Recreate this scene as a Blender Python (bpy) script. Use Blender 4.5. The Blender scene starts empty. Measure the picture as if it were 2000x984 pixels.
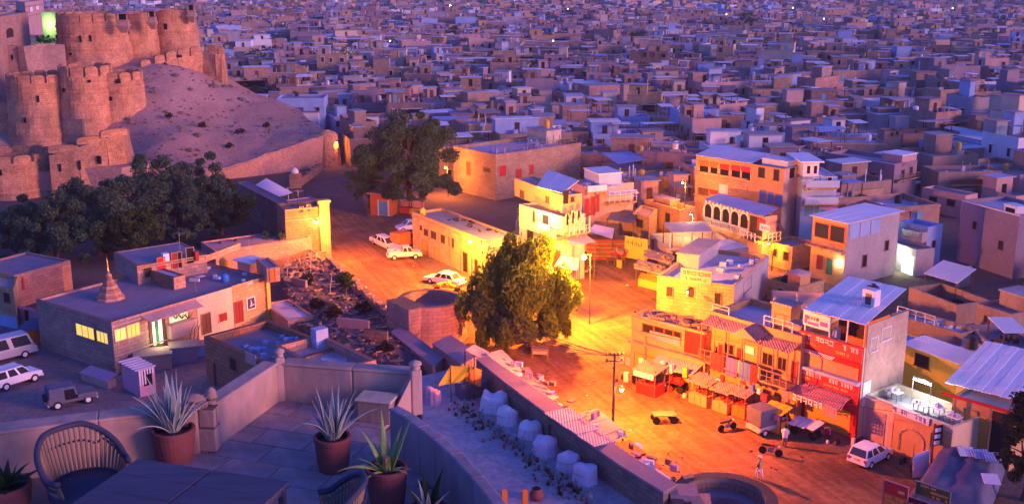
import bpy, math, random
import numpy as np
from mathutils import Vector, Matrix, noise
from mathutils.geometry import delaunay_2d_cdt

# ------------------------------------------------------------------ camera
SC = bpy.context.scene
COL = SC.collection
CAMZ, PITCH, FPX = 36.0, math.radians(14.7), 2144.0
cd = bpy.data.cameras.new('camera')
cam = bpy.data.objects.new('camera', cd)
COL.objects.link(cam)
cam.location = (0, 0, CAMZ)
cam.rotation_euler = (math.pi/2 - PITCH, 0, 0)
cd.sensor_fit = 'HORIZONTAL'
cd.angle = 2*math.atan(1000/FPX)
cd.clip_start, cd.clip_end = 0.5, 4000
cd.dof.use_dof = True
cd.dof.focus_distance = 95
cd.dof.aperture_fstop = 3.2
SC.camera = cam

# ------------------------------------------------------------------ dusk sky, last glow of the sun
SUN_EL, SUN_AZ = math.radians(11), math.radians(114)      # azimuth clockwise from +Y (camera looks along +Y)
W = bpy.data.worlds.new('World')
SC.world = W
W.use_nodes = True
wn, wl = W.node_tree.nodes, W.node_tree.links
bg = wn['Background']
sky = wn.new('ShaderNodeTexSky')
sky.sky_type = 'NISHITA'
sky.sun_disc = False
sky.sun_elevation = SUN_EL
sky.sun_rotation = SUN_AZ
sky.ozone_density = 6.0
sky.dust_density = 1.0
tint = wn.new('ShaderNodeMix')
tint.data_type = 'RGBA'
tint.blend_type = 'MULTIPLY'
tint.inputs[0].default_value = 1.0
tint.inputs[7].default_value = (0.84, 0.66, 1.50, 1)
wl.new(sky.outputs[0], tint.inputs[6])
wl.new(tint.outputs[2], bg.inputs[0])
bg.inputs[1].default_value = 0.11

sl = bpy.data.lights.new('sun', 'SUN')
sun = bpy.data.objects.new('sun', sl)
COL.objects.link(sun)
sl.energy = 1.3
sl.angle = math.radians(14)
sl.color = (1.0, 0.36, 0.27)
sdir = Vector((math.sin(SUN_AZ)*math.cos(SUN_EL), math.cos(SUN_AZ)*math.cos(SUN_EL), math.sin(SUN_EL)))
sun.rotation_euler = sdir.to_track_quat('Z', 'Y').to_euler()

SC.view_settings.view_transform = 'Standard'
SC.view_settings.look = 'None'
SC.view_settings.exposure = 1.25
SC.view_settings.gamma = 1.0
SC.cycles.max_bounces = 5
SC.cycles.diffuse_bounces = 3
SC.cycles.glossy_bounces = 2
SC.cycles.transmission_bounces = 2
SC.cycles.sample_clamp_indirect = 4.0

# ------------------------------------------------------------------ measuring: where a ray of the photograph meets the place
CP, SP = math.cos(PITCH), math.sin(PITCH)
def ray(px, py):
    x, y = (px-1000)/FPX, -(py-492)/FPX
    return Vector((x, CP+y*SP, -SP+y*CP))
def G(px, py, z=0.0):
    d = ray(px, py)
    t = (z-CAMZ)/d.z
    return Vector((d.x*t, d.y*t, z))
def AT(px, py, Y):
    d = ray(px, py)
    t = Y/d.y
    return Vector((d.x*t, Y, CAMZ+d.z*t))
def ZAT(px, py, Y): return AT(px, py, Y).z
def PXY(p):
    r = Vector(p)-Vector((0, 0, CAMZ))
    d = r.y*CP - r.z*SP
    u = r.y*SP + r.z*CP
    return 1000+FPX*r.x/d, 492-FPX*u/d
def PPM(p):
    r = Vector(p)-Vector((0, 0, CAMZ))
    return FPX/(r.y*CP-r.z*SP)

# ------------------------------------------------------------------ materials
MATS = {}
TABLE = {
 # name: (rgb, roughness, kind, variation)
 'fortstone': ((.56, .28, .14), .95, 'stone', .5),
 'sandstone': ((.42, .29, .18), .95, 'stone', .26),
 'rosestone': ((.43, .27, .20), .95, 'stone', .26),
 'honeystone': ((.50, .34, .17), .95, 'stone', .24),
 'darkstone': ((.24, .17, .13), .95, 'stone', .30),
 'brick': ((.36, .18, .10), .95, 'stone', .30),
 'cream': ((.60, .48, .32), .9, 'plain', .16),
 'pinkwash': ((.52, .34, .28), .9, 'plain', .18),
 'ochre': ((.50, .30, .13), .9, 'plain', .18),
 'yellow': ((.72, .47, .07), .9, 'plain', .15),
 'whitewash': ((.66, .66, .66), .9, 'plain', .14),
 'bluewash': ((.30, .42, .62), .9, 'plain', .18),
 'tealwash': ((.14, .36, .45), .85, 'plain', .18),
 'greywash': ((.36, .34, .33), .95, 'plain', .22),
 'mudwash': ((.33, .23, .17), .95, 'plain', .26),
 'purplewash': ((.27, .215, .235), .95, 'plain', .2),
 'concrete': ((.34, .32, .31), .95, 'plain', .22),
 'roofgrey': ((.36, .33, .33), .95, 'plain', .26),
 'roofsand': ((.40, .31, .26), .95, 'plain', .26),
 'roofblue': ((.42, .44, .52), .9, 'plain', .2),
 'tin': ((.60, .62, .66), .55, 'tin', .14),
 'whitetin': ((.74, .75, .78), .55, 'tin', .10),
 'rusttin': ((.36, .25, .20), .7, 'tin', .34),
 'bluetin': ((.26, .36, .60), .6, 'tin', .2),
 'asbestos': ((.40, .38, .40), .9, 'tin', .24),
 'dark': ((.018, .015, .018), .9, 'flat', 0),
 'shade': ((.05, .035, .03), .9, 'plain', .3),
 'pane': ((.03, .032, .04), .15, 'flat', 0),
 'wood': ((.13, .075, .045), .8, 'wood', .3),
 'palewood': ((.30, .20, .12), .8, 'wood', .3),
 'tablewood': ((.085, .08, .11), .6, 'wood', .3),
 'cane': ((.27, .19, .125), .8, 'plain', .3),
 'canedark': ((.055, .055, .085), .6, 'plain', .2),
 'redpaint': ((.50, .028, .025), .7, 'plain', .2),
 'redsign': ((.60, .016, .026), .55, 'plain', .10),
 'doorred': ((.26, .03, .025), .7, 'plain', .2),
 'doorblue': ((.05, .12, .38), .7, 'plain', .2),
 'doorgreen': ((.05, .20, .13), .7, 'plain', .2),
 'doorbrown': ((.14, .07, .04), .7, 'plain', .2),
 'shutter': ((.45, .30, .27), .7, 'slat', .1),
 'yshutter': ((.60, .36, .06), .7, 'slat', .1),
 'oldplaster': ((.46, .31, .235), .95, 'plain', .34),
 'oldpurple': ((.30, .23, .235), .95, 'plain', .36),
 'terracotta': ((.22, .075, .065), .85, 'plain', .25),
 'soil': ((.07, .05, .04), 1, 'plain', .3),
 'whitecloth': ((.80, .70, .70), .9, 'cloth', .08),
 'pinkcloth': ((.62, .30, .36), .9, 'cloth', .12),
 'lilaccloth': ((.72, .57, .66), .9, 'cloth', .1),
 'redcloth': ((.55, .05, .05), .9, 'cloth', .12),
 'yellowcloth': ((.75, .45, .03), .85, 'cloth', .12),
 'orangecloth': ((.72, .18, .03), .85, 'cloth', .12),
 'bluecloth': ((.08, .16, .50), .85, 'cloth', .12),
 'greencloth': ((.06, .24, .12), .85, 'cloth', .12),
 'darkcanvas': ((.12, .13, .19), .9, 'cloth', .3),
 'blackplastic': ((.02, .02, .023), .45, 'flat', 0),
 'yellowplastic': ((.65, .38, .05), .5, 'flat', 0),
 'whiteplastic': ((.70, .70, .70), .5, 'flat', 0),
 'blueplastic': ((.04, .20, .60), .5, 'flat', 0),
 'metal': ((.20, .20, .22), .5, 'flat', 0),
 'whitemetal': ((.68, .68, .70), .5, 'flat', 0),
 'darkmetal': ((.05, .045, .05), .5, 'flat', 0),
 'carwhite': ((.76, .76, .76), .28, 'flat', 0),
 'cargrey': ((.40, .40, .43), .3, 'flat', 0),
 'carolive': ((.10, .10, .13), .5, 'plain', .15),
 'carorange': ((.50, .14, .03), .5, 'plain', .15),
 'rubber': ((.02, .02, .02), .85, 'flat', 0),
 'glassdark': ((.03, .035, .045), .08, 'flat', 0),
 'redlens': ((.5, .02, .02), .2, 'flat', 0),
 'gold': ((.75, .50, .12), .35, 'metal', 0),
 'skin': ((.28, .15, .09), .6, 'flat', 0),
 'bark': ((.12, .085, .06), .95, 'plain', .35),
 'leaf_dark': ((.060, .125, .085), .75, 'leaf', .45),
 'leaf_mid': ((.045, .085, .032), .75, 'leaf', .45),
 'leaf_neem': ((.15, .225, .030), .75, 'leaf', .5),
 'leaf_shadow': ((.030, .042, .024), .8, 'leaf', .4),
 'agave': ((.20, .28, .26), .6, 'agave', .2),
 'agave_edge': ((.52, .50, .40), .6, 'flat', 0),
 'yucca': ((.17, .30, .06), .5, 'agave', .3),
 'yuccayellow': ((.55, .50, .10), .5, 'agave', .2),
 'posterdark': ((.03, .03, .09), .5, 'flat', 0),
 'posterwhite': ((.8, .8, .8), .6, 'flat', 0),
 'bannerpurple': ((.30, .12, .45), .6, 'flat', 0),
 'bannerblue': ((.10, .22, .55), .6, 'flat', 0),
 'letterwhite': ((.85, .82, .80), .6, 'flat', 0),
 'letterdark': ((.06, .03, .03), .6, 'flat', 0),
 'letteryellow': ((.80, .55, .15), .6, 'flat', 0),
 'letterred': ((.65, .04, .05), .6, 'flat', 0),
 'signgreen': ((.06, .12, .05), .6, 'flat', 0),
 'signmaroon': ((.12, .02, .03), .6, 'flat', 0),
}
def nd(t, kind, **kw):
    n = t.nodes.new(kind)
    for k, v in kw.items(): setattr(n, k, v)
    return n
def M(name):
    m = MATS.get(name)
    if m: return m
    rgb, rough, kind, var = TABLE[name]
    m = MATS[name] = bpy.data.materials.new(name)
    m.use_nodes = True
    t = m.node_tree
    L = t.links.new
    b = t.nodes['Principled BSDF']
    b.inputs['Base Color'].default_value = (*rgb, 1)
    b.inputs['Roughness'].default_value = rough
    b.inputs['Specular IOR Level'].default_value = .5 if rough < .6 else .12
    if kind == 'metal': b.inputs['Metallic'].default_value = .9
    if kind in ('flat', 'metal'): return m
    tc = nd(t, 'ShaderNodeTexCoord')
    co = tc.outputs['Object']
    n1 = nd(t, 'ShaderNodeTexNoise')
    n1.inputs['Scale'].default_value = {'leaf': .55, 'agave': 3, 'wood': 2.5}.get(kind, .45)
    n1.inputs['Detail'].default_value = 6
    n1.inputs['Roughness'].default_value = .62
    n2 = nd(t, 'ShaderNodeTexNoise')
    n2.inputs['Scale'].default_value = {'leaf': 5, 'cloth': 3, 'agave': 20, 'wood': 14}.get(kind, 4.5)
    n2.inputs['Detail'].default_value = 5
    mp = nd(t, 'ShaderNodeMapping')
    if kind == 'wood': mp.inputs['Scale'].default_value = (.25, 3.0, 1.5)
    elif kind in ('stone', 'plain'): mp.inputs['Scale'].default_value = (1, 1, .55)     # streaks run down a wall
    L(co, mp.inputs[0]); L(mp.outputs[0], n1.inputs['Vector']); L(mp.outputs[0], n2.inputs['Vector'])
    ad = nd(t, 'ShaderNodeMath', operation='MULTIPLY_ADD')
    L(n1.outputs[0], ad.inputs[0]); ad.inputs[1].default_value = 1.25
    hf = nd(t, 'ShaderNodeMath', operation='MULTIPLY'); L(n2.outputs[0], hf.inputs[0]); hf.inputs[1].default_value = .75
    L(hf.outputs[0], ad.inputs[2])                        # about 0..2, mean 1
    vr = nd(t, 'ShaderNodeMapRange')
    vr.inputs[1].default_value, vr.inputs[2].default_value = .55, 1.45
    vr.inputs[3].default_value, vr.inputs[4].default_value = 1-var*1.3, 1+var*1.1
    L(ad.outputs[0], vr.inputs[0])
    val = vr.outputs[0]
    height = n2.outputs[0]
    bs = .25
    if kind in ('stone', 'tin', 'slat'):
        cr = nd(t, 'ShaderNodeVectorMath', operation='CROSS_PRODUCT')
        L(tc.outputs['Normal'], cr.inputs[1]); cr.inputs[0].default_value = (0, 0, 1)
        dt = nd(t, 'ShaderNodeVectorMath', operation='DOT_PRODUCT')
        L(cr.outputs[0], dt.inputs[0]); L(co, dt.inputs[1])
        sx = nd(t, 'ShaderNodeSeparateXYZ'); L(co, sx.inputs[0])
        cb = nd(t, 'ShaderNodeCombineXYZ'); L(dt.outputs['Value'], cb.inputs[0]); L(sx.outputs[2], cb.inputs[1])
    if kind == 'stone':
        br = nd(t, 'ShaderNodeTexBrick')
        br.inputs['Scale'].default_value = 1.0
        br.inputs['Brick Width'].default_value = .75
        br.inputs['Row Height'].default_value = .36
        br.inputs['Mortar Size'].default_value = .022
        br.inputs['Mortar Smooth'].default_value = .6
        br.inputs['Color1'].default_value = (1.12, 1.12, 1.12, 1)
        br.inputs['Color2'].default_value = (.84, .84, .84, 1)
        br.inputs['Mortar'].default_value = (.5, .5, .5, 1)
        L(cb.outputs[0], br.inputs['Vector'])
        mu = nd(t, 'ShaderNodeMath', operation='MULTIPLY')
        L(val, mu.inputs[0]); L(br.outputs['Color'], mu.inputs[1])
        val = mu.outputs[0]
        h2 = nd(t, 'ShaderNodeMath', operation='MULTIPLY_ADD')
        L(br.outputs['Fac'], h2.inputs[0]); h2.inputs[1].default_value = -.8; L(n2.outputs[0], h2.inputs[2])
        height = h2.outputs[0]
        bs = .5
    if kind in ('tin', 'slat'):
        wv = nd(t, 'ShaderNodeTexWave')
        wv.bands_direction = 'Y' if kind == 'slat' else 'X'
        wv.inputs['Scale'].default_value = 2.2 if kind == 'slat' else 1.6
        wv.inputs['Distortion'].default_value = .3
        L(cb.outputs[0] if kind == 'slat' else co, wv.inputs['Vector'])
        height = wv.outputs[0]
        bs = .5
    if kind == 'cloth':
        n2.inputs['Distortion'].default_value = 1.5; bs = .5
    mx = nd(t, 'ShaderNodeVectorMath', operation='SCALE')
    mx.inputs[0].default_value = rgb
    L(val, mx.inputs['Scale'])
    L(mx.outputs[0], b.inputs['Base Color'])
    if kind == 'leaf':
        tr = nd(t, 'ShaderNodeBsdfTranslucent'); t2 = nd(t, 'ShaderNodeVectorMath', operation='MULTIPLY'); t2.inputs[1].default_value = (1.25, 1.35, .7)
        L(mx.outputs[0], t2.inputs[0]); L(t2.outputs[0], tr.inputs['Color'])
        ms = nd(t, 'ShaderNodeMixShader'); ms.inputs[0].default_value = .42; L(b.outputs[0], ms.inputs[1]); L(tr.outputs[0], ms.inputs[2]); L(ms.outputs[0], t.nodes['Material Output'].inputs['Surface'])
        return m
    bp = nd(t, 'ShaderNodeBump')
    bp.inputs['Strength'].default_value = bs
    bp.inputs['Distance'].default_value = .08 if kind != 'agave' else .01
    L(height, bp.inputs['Height'])
    L(bp.outputs[0], b.inputs['Normal'])
    return m
def EM(name, col, strength):
    m = MATS.get(name)
    if m: return m
    m = MATS[name] = bpy.data.materials.new(name)
    m.use_nodes = True
    b = m.node_tree.nodes['Principled BSDF']
    b.inputs['Base Color'].default_value = (*col, 1)
    b.inputs['Emission Color'].default_value = (*col, 1)
    b.inputs['Emission Strength'].default_value = strength
    return m
def mat(m): return M(m) if isinstance(m, str) else m

# ------------------------------------------------------------------ objects
WLOC = {}
def tag(o, label=None, cat=None, group=None, kind=None):
    if label: o['label'] = label
    if cat: o['category'] = cat
    if group: o['group'] = group
    if kind: o['kind'] = kind
    return o
def thing(name, label, cat, loc, group=None, rz=0.0):
    o = bpy.data.objects.new(name, None)
    COL.objects.link(o)
    o.location = loc
    o.rotation_euler = (0, 0, rz)
    o.empty_display_size = .2
    WLOC[o] = Vector(loc)
    return tag(o, label, cat, group)
def child(name, mesh, parent, loc=(0, 0, 0), rot=(0, 0, 0), scale=None):
    o = bpy.data.objects.new(name, mesh)
    COL.objects.link(o)
    o.parent = parent
    o.location, o.rotation_euler = loc, rot
    if scale: o.scale = scale
    WLOC[o] = WLOC.get(parent, Vector())
    return o
def copy_tree(src, loc=None, rz=None, parent=None):
    c = src.copy(); COL.objects.link(c)
    if parent is not None: c.parent = parent
    if loc is not None: c.location = loc; WLOC[c] = Vector(loc)
    if rz is not None: c.rotation_euler = (0, 0, rz)
    KIDS[c] = [copy_tree(ch, parent=c) for ch in KIDS.get(src, ())]
    return c
KIDS = {}
def note(parent, o):
    KIDS.setdefault(parent, []).append(o)
    return o

class Face:
    """A wall seen from outside: p0 at its left end, p1 at its right, z measured in the world."""
    def __init__(s, p0, p1):
        s.p0 = Vector((p0[0], p0[1], 0)); q = Vector((p1[0], p1[1], 0))
        s.L = (q-s.p0).length
        s.t = (q-s.p0)/s.L
        s.n = s.t.cross(Vector((0, 0, 1)))
    def pt(s, a, z, d=0.0): return s.p0+s.t*a+s.n*d+Vector((0, 0, z))
    def hit(s, px, py, d=0.0):
        r = ray(px, py); o = Vector((0, 0, CAMZ))
        k = (s.p0+s.n*d-o).dot(s.n)/r.dot(s.n)
        P = o+r*k
        return (P-s.p0).dot(s.t), P.z
    def rect(s, x0, y0, x1, y1):
        cx, cy = (x0+x1)/2, (y0+y1)/2
        a0, a1 = s.hit(x0, cy)[0], s.hit(x1, cy)[0]
        return min(a0, a1), max(a0, a1), s.hit(cx, y1)[1], s.hit(cx, y0)[1]
    def sub(s, a0, a1, d=0.0): return Face(s.pt(a0, 0, d), s.pt(a1, 0, d))

class MB:
    def __init__(s): s.v, s.f, s.m = [], [], []
    def add(s, vs, fs, mi=0):
        o = len(s.v)
        s.v.extend((float(v[0]), float(v[1]), float(v[2])) for v in vs)
        s.f.extend(tuple(i+o for i in f) for f in fs)
        s.m.extend([mi]*len(fs))
    def hexa(s, b, t, mi=0):
        n = len(b)
        fs = [tuple(range(n-1, -1, -1)), tuple(range(n, 2*n))]
        for i in range(n):
            j = (i+1) % n
            fs.append((i, j, n+j, n+i))
        s.add(list(b)+list(t), fs, mi)
    def prism(s, poly, z0, z1, mi=0): s.hexa([(p[0], p[1], z0) for p in poly], [(p[0], p[1], z1) for p in poly], mi)
    def box(s, c, sz, rz=0.0, mi=0):
        ca, sa = math.cos(rz), math.sin(rz)
        b = []
        for x, y in ((-1, -1), (1, -1), (1, 1), (-1, 1)):
            x, y = x*sz[0]/2, y*sz[1]/2
            b.append((c[0]+x*ca-y*sa, c[1]+x*sa+y*ca))
        s.hexa([(*p, c[2]) for p in b], [(*p, c[2]+sz[2]) for p in b], mi)
    def fbox(s, F, a0, a1, z0, z1, d0, d1, mi=0):
        b = [F.pt(a0, z0, d1), F.pt(a1, z0, d1), F.pt(a1, z0, d0), F.pt(a0, z0, d0)]
        t = [F.pt(a0, z1, d1), F.pt(a1, z1, d1), F.pt(a1, z1, d0), F.pt(a0, z1, d0)]
        s.hexa(b, t, mi)
    def slab(s, pts, th, mi=0):
        s.hexa([Vector(p)-Vector((0, 0, th)) for p in pts], pts, mi)
    def tube(s, pts, r, n=6, mi=0, cap=True):
        pts = [Vector(p) for p in pts]
        rs = r if isinstance(r, (list, tuple)) else [r]*len(pts)
        rings = []
        for i, p in enumerate(pts):
            d = (pts[min(i+1, len(pts)-1)]-pts[max(i-1, 0)]).normalized()
            a = Vector((0, 0, 1)) if abs(d.z) < .9 else Vector((1, 0, 0))
            u = d.cross(a).normalized(); w = d.cross(u)
            rings.append([p+(u*math.cos(k*2*math.pi/n)+w*math.sin(k*2*math.pi/n))*rs[i] for k in range(n)])
        vs = [v for rg in rings for v in rg]
        fs = []
        for i in range(len(pts)-1):
            for k in range(n):
                j = (k+1) % n
                fs.append((i*n+k, (i+1)*n+k, (i+1)*n+j, i*n+j))
        if cap:
            fs.append(tuple(range(n))); fs.append(tuple(range((len(pts)-1)*n+n-1, (len(pts)-1)*n-1, -1)))
        s.add(vs, fs, mi)
    def lathe(s, c, prof, n=24, mi=0, jit=0.0, sx=1.0, sy=1.0, cap=True):
        vs, fs = [], []
        for i, (r, z) in enumerate(prof):
            for k in range(n):
                a = k*2*math.pi/n
                q = r*(1+(jit*noise.noise((math.cos(a)*3+c[0], math.sin(a)*3, z*.6+c[1])) if jit else 0))
                vs.append((c[0]+q*math.cos(a)*sx, c[1]+q*math.sin(a)*sy, c[2]+z))
        for i in range(len(prof)-1):
            for k in range(n):
                j = (k+1) % n
                fs.append((i*n+k, i*n+j, (i+1)*n+j, (i+1)*n+k))
        if cap:
            fs.append(tuple(range(n-1, -1, -1)))
            m = (len(prof)-1)*n
            fs.append(tuple(range(m, m+n)))
        s.add(vs, fs, mi)
    def mesh(s, name, mats, off=(0, 0, 0), smooth=False):
        me = bpy.data.meshes.new(name)
        ox, oy, oz = off
        me.from_pydata([(x-ox, y-oy, z-oz) for x, y, z in s.v], [], s.f)
        ms = mats if isinstance(mats, (list, tuple)) else [mats]
        for m in ms: me.materials.append(mat(m))
        if len(ms) > 1: me.polygons.foreach_set('material_index', s.m)
        if smooth: me.polygons.foreach_set('use_smooth', [True]*len(s.f))
        return me
    def build(s, name, mats, parent=None, smooth=False, bevel=0.0, loc=None):
        if parent is not None: off = WLOC[parent]
        elif loc is not None: off = Vector(loc)
        else:
            a = np.array(s.v); off = Vector((*(a.min(0)+a.max(0))[:2]/2, a[:, 2].min()))
        me = s.mesh(name, mats, off, smooth)
        o = bpy.data.objects.new(name, me)
        COL.objects.link(o)
        if parent is not None:
            o.parent = parent
            note(parent, o)
        else: o.location = off
        WLOC[o] = Vector(off)
        if bevel:
            bm = o.modifiers.new('bevel', 'BEVEL'); bm.width = bevel; bm.segments = 2; bm.limit_method = 'ANGLE'
        return o
R = random.Random(7)
def lamp(name, loc, col, watts, radius=.12, parent=None):
    l = bpy.data.lights.new(name, 'POINT')
    l.energy, l.color, l.shadow_soft_size = watts, col, radius
    o = bpy.data.objects.new(name, l)
    COL.objects.link(o)
    if parent is not None:
        o.parent = parent; o.location = Vector(loc)-WLOC[parent]
    else: o.location = loc
    return o
SODIUM = (1.0, .24, .010)
# ================================================================== ground, roads
def sheet(name, poly, z, m, kind='structure'):
    b = MB(); b.add([(p[0], p[1], z) for p in poly], [tuple(range(len(poly)))])
    return tag(b.build(name, m, loc=(0, 0, 0)), kind=kind)
def groundmat(name, rgb, rgb2, patch=.12, bump=.5, ruts=False):
    m = MATS[name] = bpy.data.materials.new(name); m.use_nodes = True
    t = m.node_tree; L = t.links.new; b = t.nodes['Principled BSDF']
    b.inputs['Roughness'].default_value = .95; b.inputs['Specular IOR Level'].default_value = .1
    tc = nd(t, 'ShaderNodeTexCoord')
    a = nd(t, 'ShaderNodeTexNoise'); a.inputs['Scale'].default_value = patch; a.inputs['Detail'].default_value = 8; a.inputs['Roughness'].default_value = .65; a.inputs['Distortion'].default_value = .6
    c = nd(t, 'ShaderNodeTexNoise'); c.inputs['Scale'].default_value = 2.2; c.inputs['Detail'].default_value = 8; c.inputs['Roughness'].default_value = .7
    L(tc.outputs['Object'], a.inputs['Vector']); L(tc.outputs['Object'], c.inputs['Vector'])
    r = nd(t, 'ShaderNodeMapRange'); r.inputs[1].default_value = .38; r.inputs[2].default_value = .62; L(a.outputs[0], r.inputs[0])
    mx = nd(t, 'ShaderNodeMix', data_type='RGBA'); L(r.outputs[0], mx.inputs[0]); mx.inputs[6].default_value = (*rgb, 1); mx.inputs[7].default_value = (*rgb2, 1)
    q = nd(t, 'ShaderNodeMapRange'); q.inputs[1].default_value = .25; q.inputs[2].default_value = .75; q.inputs[3].default_value = .62; q.inputs[4].default_value = 1.38; L(c.outputs[0], q.inputs[0])
    sc = nd(t, 'ShaderNodeVectorMath', operation='SCALE'); L(mx.outputs[2], sc.inputs[0]); L(q.outputs[0], sc.inputs['Scale'])
    out = sc.outputs[0]
    if ruts:      # wheel tracks and dust streaks along the road
        d1 = nd(t, 'ShaderNodeVectorMath', operation='DOT_PRODUCT'); d1.inputs[1].default_value = (.020, -.047, 0); d2 = nd(t, 'ShaderNodeVectorMath', operation='DOT_PRODUCT'); d2.inputs[1].default_value = (.92, .38, 0)
        L(tc.outputs['Object'], d1.inputs[0]); L(tc.outputs['Object'], d2.inputs[0]); cb = nd(t, 'ShaderNodeCombineXYZ'); L(d1.outputs['Value'], cb.inputs[0]); L(d2.outputs['Value'], cb.inputs[1])
        k = nd(t, 'ShaderNodeTexNoise'); k.inputs['Scale'].default_value = 1.1; k.inputs['Detail'].default_value = 5; k.inputs['Distortion'].default_value = 1.2; L(cb.outputs[0], k.inputs['Vector'])
        kr = nd(t, 'ShaderNodeMapRange'); kr.inputs[1].default_value = .40; kr.inputs[2].default_value = .60; kr.inputs[3].default_value = .78; kr.inputs[4].default_value = 1.1; L(k.outputs[0], kr.inputs[0])
        s2 = nd(t, 'ShaderNodeVectorMath', operation='SCALE'); L(out, s2.inputs[0]); L(kr.outputs[0], s2.inputs['Scale']); out = s2.outputs[0]
    L(out, b.inputs['Base Color'])
    bp = nd(t, 'ShaderNodeBump'); bp.inputs['Strength'].default_value = bump; bp.inputs['Distance'].default_value = .12
    L(c.outputs[0], bp.inputs['Height']); L(bp.outputs[0], b.inputs['Normal'])
    return m
groundmat('earth', (.17, .12, .09), (.12, .09, .075))
groundmat('squaredirt', (.30, .155, .068), (.16, .085, .045), .2, .6, True)
groundmat('asphalt', (.085, .08, .085), (.06, .055, .06), .3, .2)
groundmat('hillsand', (.50, .295, .215), (.41, .235, .165), .10, .9)
groundmat('courtdirt', (.27, .20, .19), (.20, .15, .145), .2)
groundmat('yarddust', (.46, .38, .38), (.36, .30, .31), .25)
groundmat('rubblesoil', (.15, .12, .12), (.09, .075, .08), .5, 1)
groundmat('terracefloor', (.36, .27, .255), (.28, .21, .20), .6, .3)

sheet('ground', [(-1500, -200), (1500, -200), (1500, 2600), (-1500, 2600)], 0, 'earth')
SQUARE = [G(*p) for p in ((655, 345), (700, 345), (705, 410), (800, 440), (800, 505), (900, 560), (1010, 560), (1130, 505), (1235, 510), (1300, 600), (1235, 725), (1400, 800), (1560, 860), (1700, 900), (1870, 930), (2010, 990), (2300, 1200), (1200, 1200), (1290, 960), (930, 700), (760, 600), (640, 500), (612, 420))]
sheet('road', SQUARE, .006, 'squaredirt')
sheet('asphalt_road', [G(*p) for p in ((640, 300), (668, 300), (700, 345), (712, 400), (720, 425), (640, 405), (600, 395), (585, 350), (650, 325))], .012, 'asphalt')
sheet('courtyard_ground', [G(*p) for p in ((-400, 600), (60, 610), (220, 735), (400, 690), (700, 620), (760, 700), (720, 900), (-500, 1000))], .004, 'courtdirt')

# ================================================================== fort hill and its retaining wall
HC = []   # control points of the slope: X, Y, Z
def hp(px, py, Y=None, z=None):
    p = AT(px, py, Y) if Y else G(px, py, z)
    HC.append(p); return p
foot_l, foot_m, foot_e = G(425, 352), G(545, 338), G(652, 322)
WALLTOP = [AT(425, 336, foot_l.y), AT(490, 312, (foot_l.y+foot_m.y)/2), AT(545, 293, foot_m.y), AT(600, 274, (foot_m.y+foot_e.y)/2), AT(646, 262, foot_e.y)]
HC += [p.copy() for p in WALLTOP]
e_, d_, c_, b_ = WALLTOP[-1], hp(540, 212, 227), hp(438, 168, 236), hp(345, 128, 230)
hp(590, 238, 217); hp(490, 190, 233); hp(390, 150, 233)
hp(300, 140, 225); hp(272, 240, 203); hp(275, 180, 216); hp(340, 200, 214); hp(400, 230, 212); hp(470, 250, 210); hp(330, 262, 196); hp(400, 300, 192)
hp(300, 310, 180); hp(200, 330, 180); hp(100, 340, 182); hp(0, 330, 184)
hp(200, 180, 214); hp(100, 180, 215); hp(0, 180, 215)
for q_ in ((0, 345, 195), (50, 345, 195), (100, 345, 195), (150, 340, 195), (200, 330, 194), (240, 312, 195)): hp(*q_)
hp(180, 158, 223); hp(60, 160, 222); hp(262, 150, 224)
hp(200, 110, 238); hp(100, 110, 240); hp(-60, 110, 240); hp(250, 90, 262); hp(50, 80, 265)
A_ = np.array([[p.x, p.y] for p in HC]); z_ = np.array([p.z for p in HC])
def tps(r): return np.where(r > 0, r*r*np.log(r+1e-9), 0)
N_ = len(HC)
K_ = tps(np.linalg.norm(A_[:, None]-A_[None], axis=2)/30) + np.eye(N_)*.02
P_ = np.hstack([np.ones((N_, 1)), A_/30])
S_ = np.block([[K_, P_], [P_.T, np.zeros((3, 3))]])
w_ = np.linalg.solve(S_, np.concatenate([z_, np.zeros(3)]))
def hz(x, y):
    r = np.hypot(A_[:, 0]-x, A_[:, 1]-y)/30
    return float((tps(r)*w_[:N_]).sum()+w_[N_]+w_[N_+1]*x/30+w_[N_+2]*y/30)
def inpoly(x, y, P):
    c = False; j = len(P)-1
    for i in range(len(P)):
        if (P[i].y > y) != (P[j].y > y) and x < (P[j].x-P[i].x)*(y-P[i].y)/(P[j].y-P[i].y)+P[i].x: c = not c
        j = i
    return c
def hill_mesh():
    ring = [p.xy for p in WALLTOP]
    back = [d_.xy+Vector((4, 3)), c_.xy+Vector((4, 4)), Vector((-72, 250)), Vector((-86, 275)), Vector((-150, 285)), Vector((-150, 172)), Vector((-95, 172)), Vector((-62, 172))]
    ring = ring+back
    pts = []
    for i, p in enumerate(ring):
        q = ring[(i+1) % len(ring)]
        n = max(1, int((q-p).length/2.0))
        pts += [p.lerp(q, k/n) for k in range(n)]
    nb = len(pts)
    inner = [Vector((x+R.uniform(-.5, .5), y+R.uniform(-.5, .5))) for x in np.arange(-148, -30, 2.0) for y in np.arange(174, 284, 2.0)]
    edges = [(i, (i+1) % nb) for i in range(nb)]
    v, e, f, *_ = delaunay_2d_cdt(pts+inner, edges, [], 1, 1e-4)
    vs = []
    for p in v:
        z = hz(p.x, p.y)+.35*noise.noise((p.x*.35, p.y*.35, 0))+.3*noise.noise((p.x*.09, p.y*.09, 5))*min(1, abs(p.y-200)/20)+.45*noise.noise((p.x*.42+p.y*.12, p.y*.07, 9))
        vs.append((p.x, p.y, max(z, -.4)))
    b = MB(); b.add(vs, [tuple(t) for t in f])
    for i in range(nb):      # the sides of the mound go down into the ground
        p, q = vs[i], vs[(i+1) % nb]; b.add([p, q, (q[0], q[1], -1), (p[0], p[1], -1)], [(0, 3, 2, 1)])
    return b, ring
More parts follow.
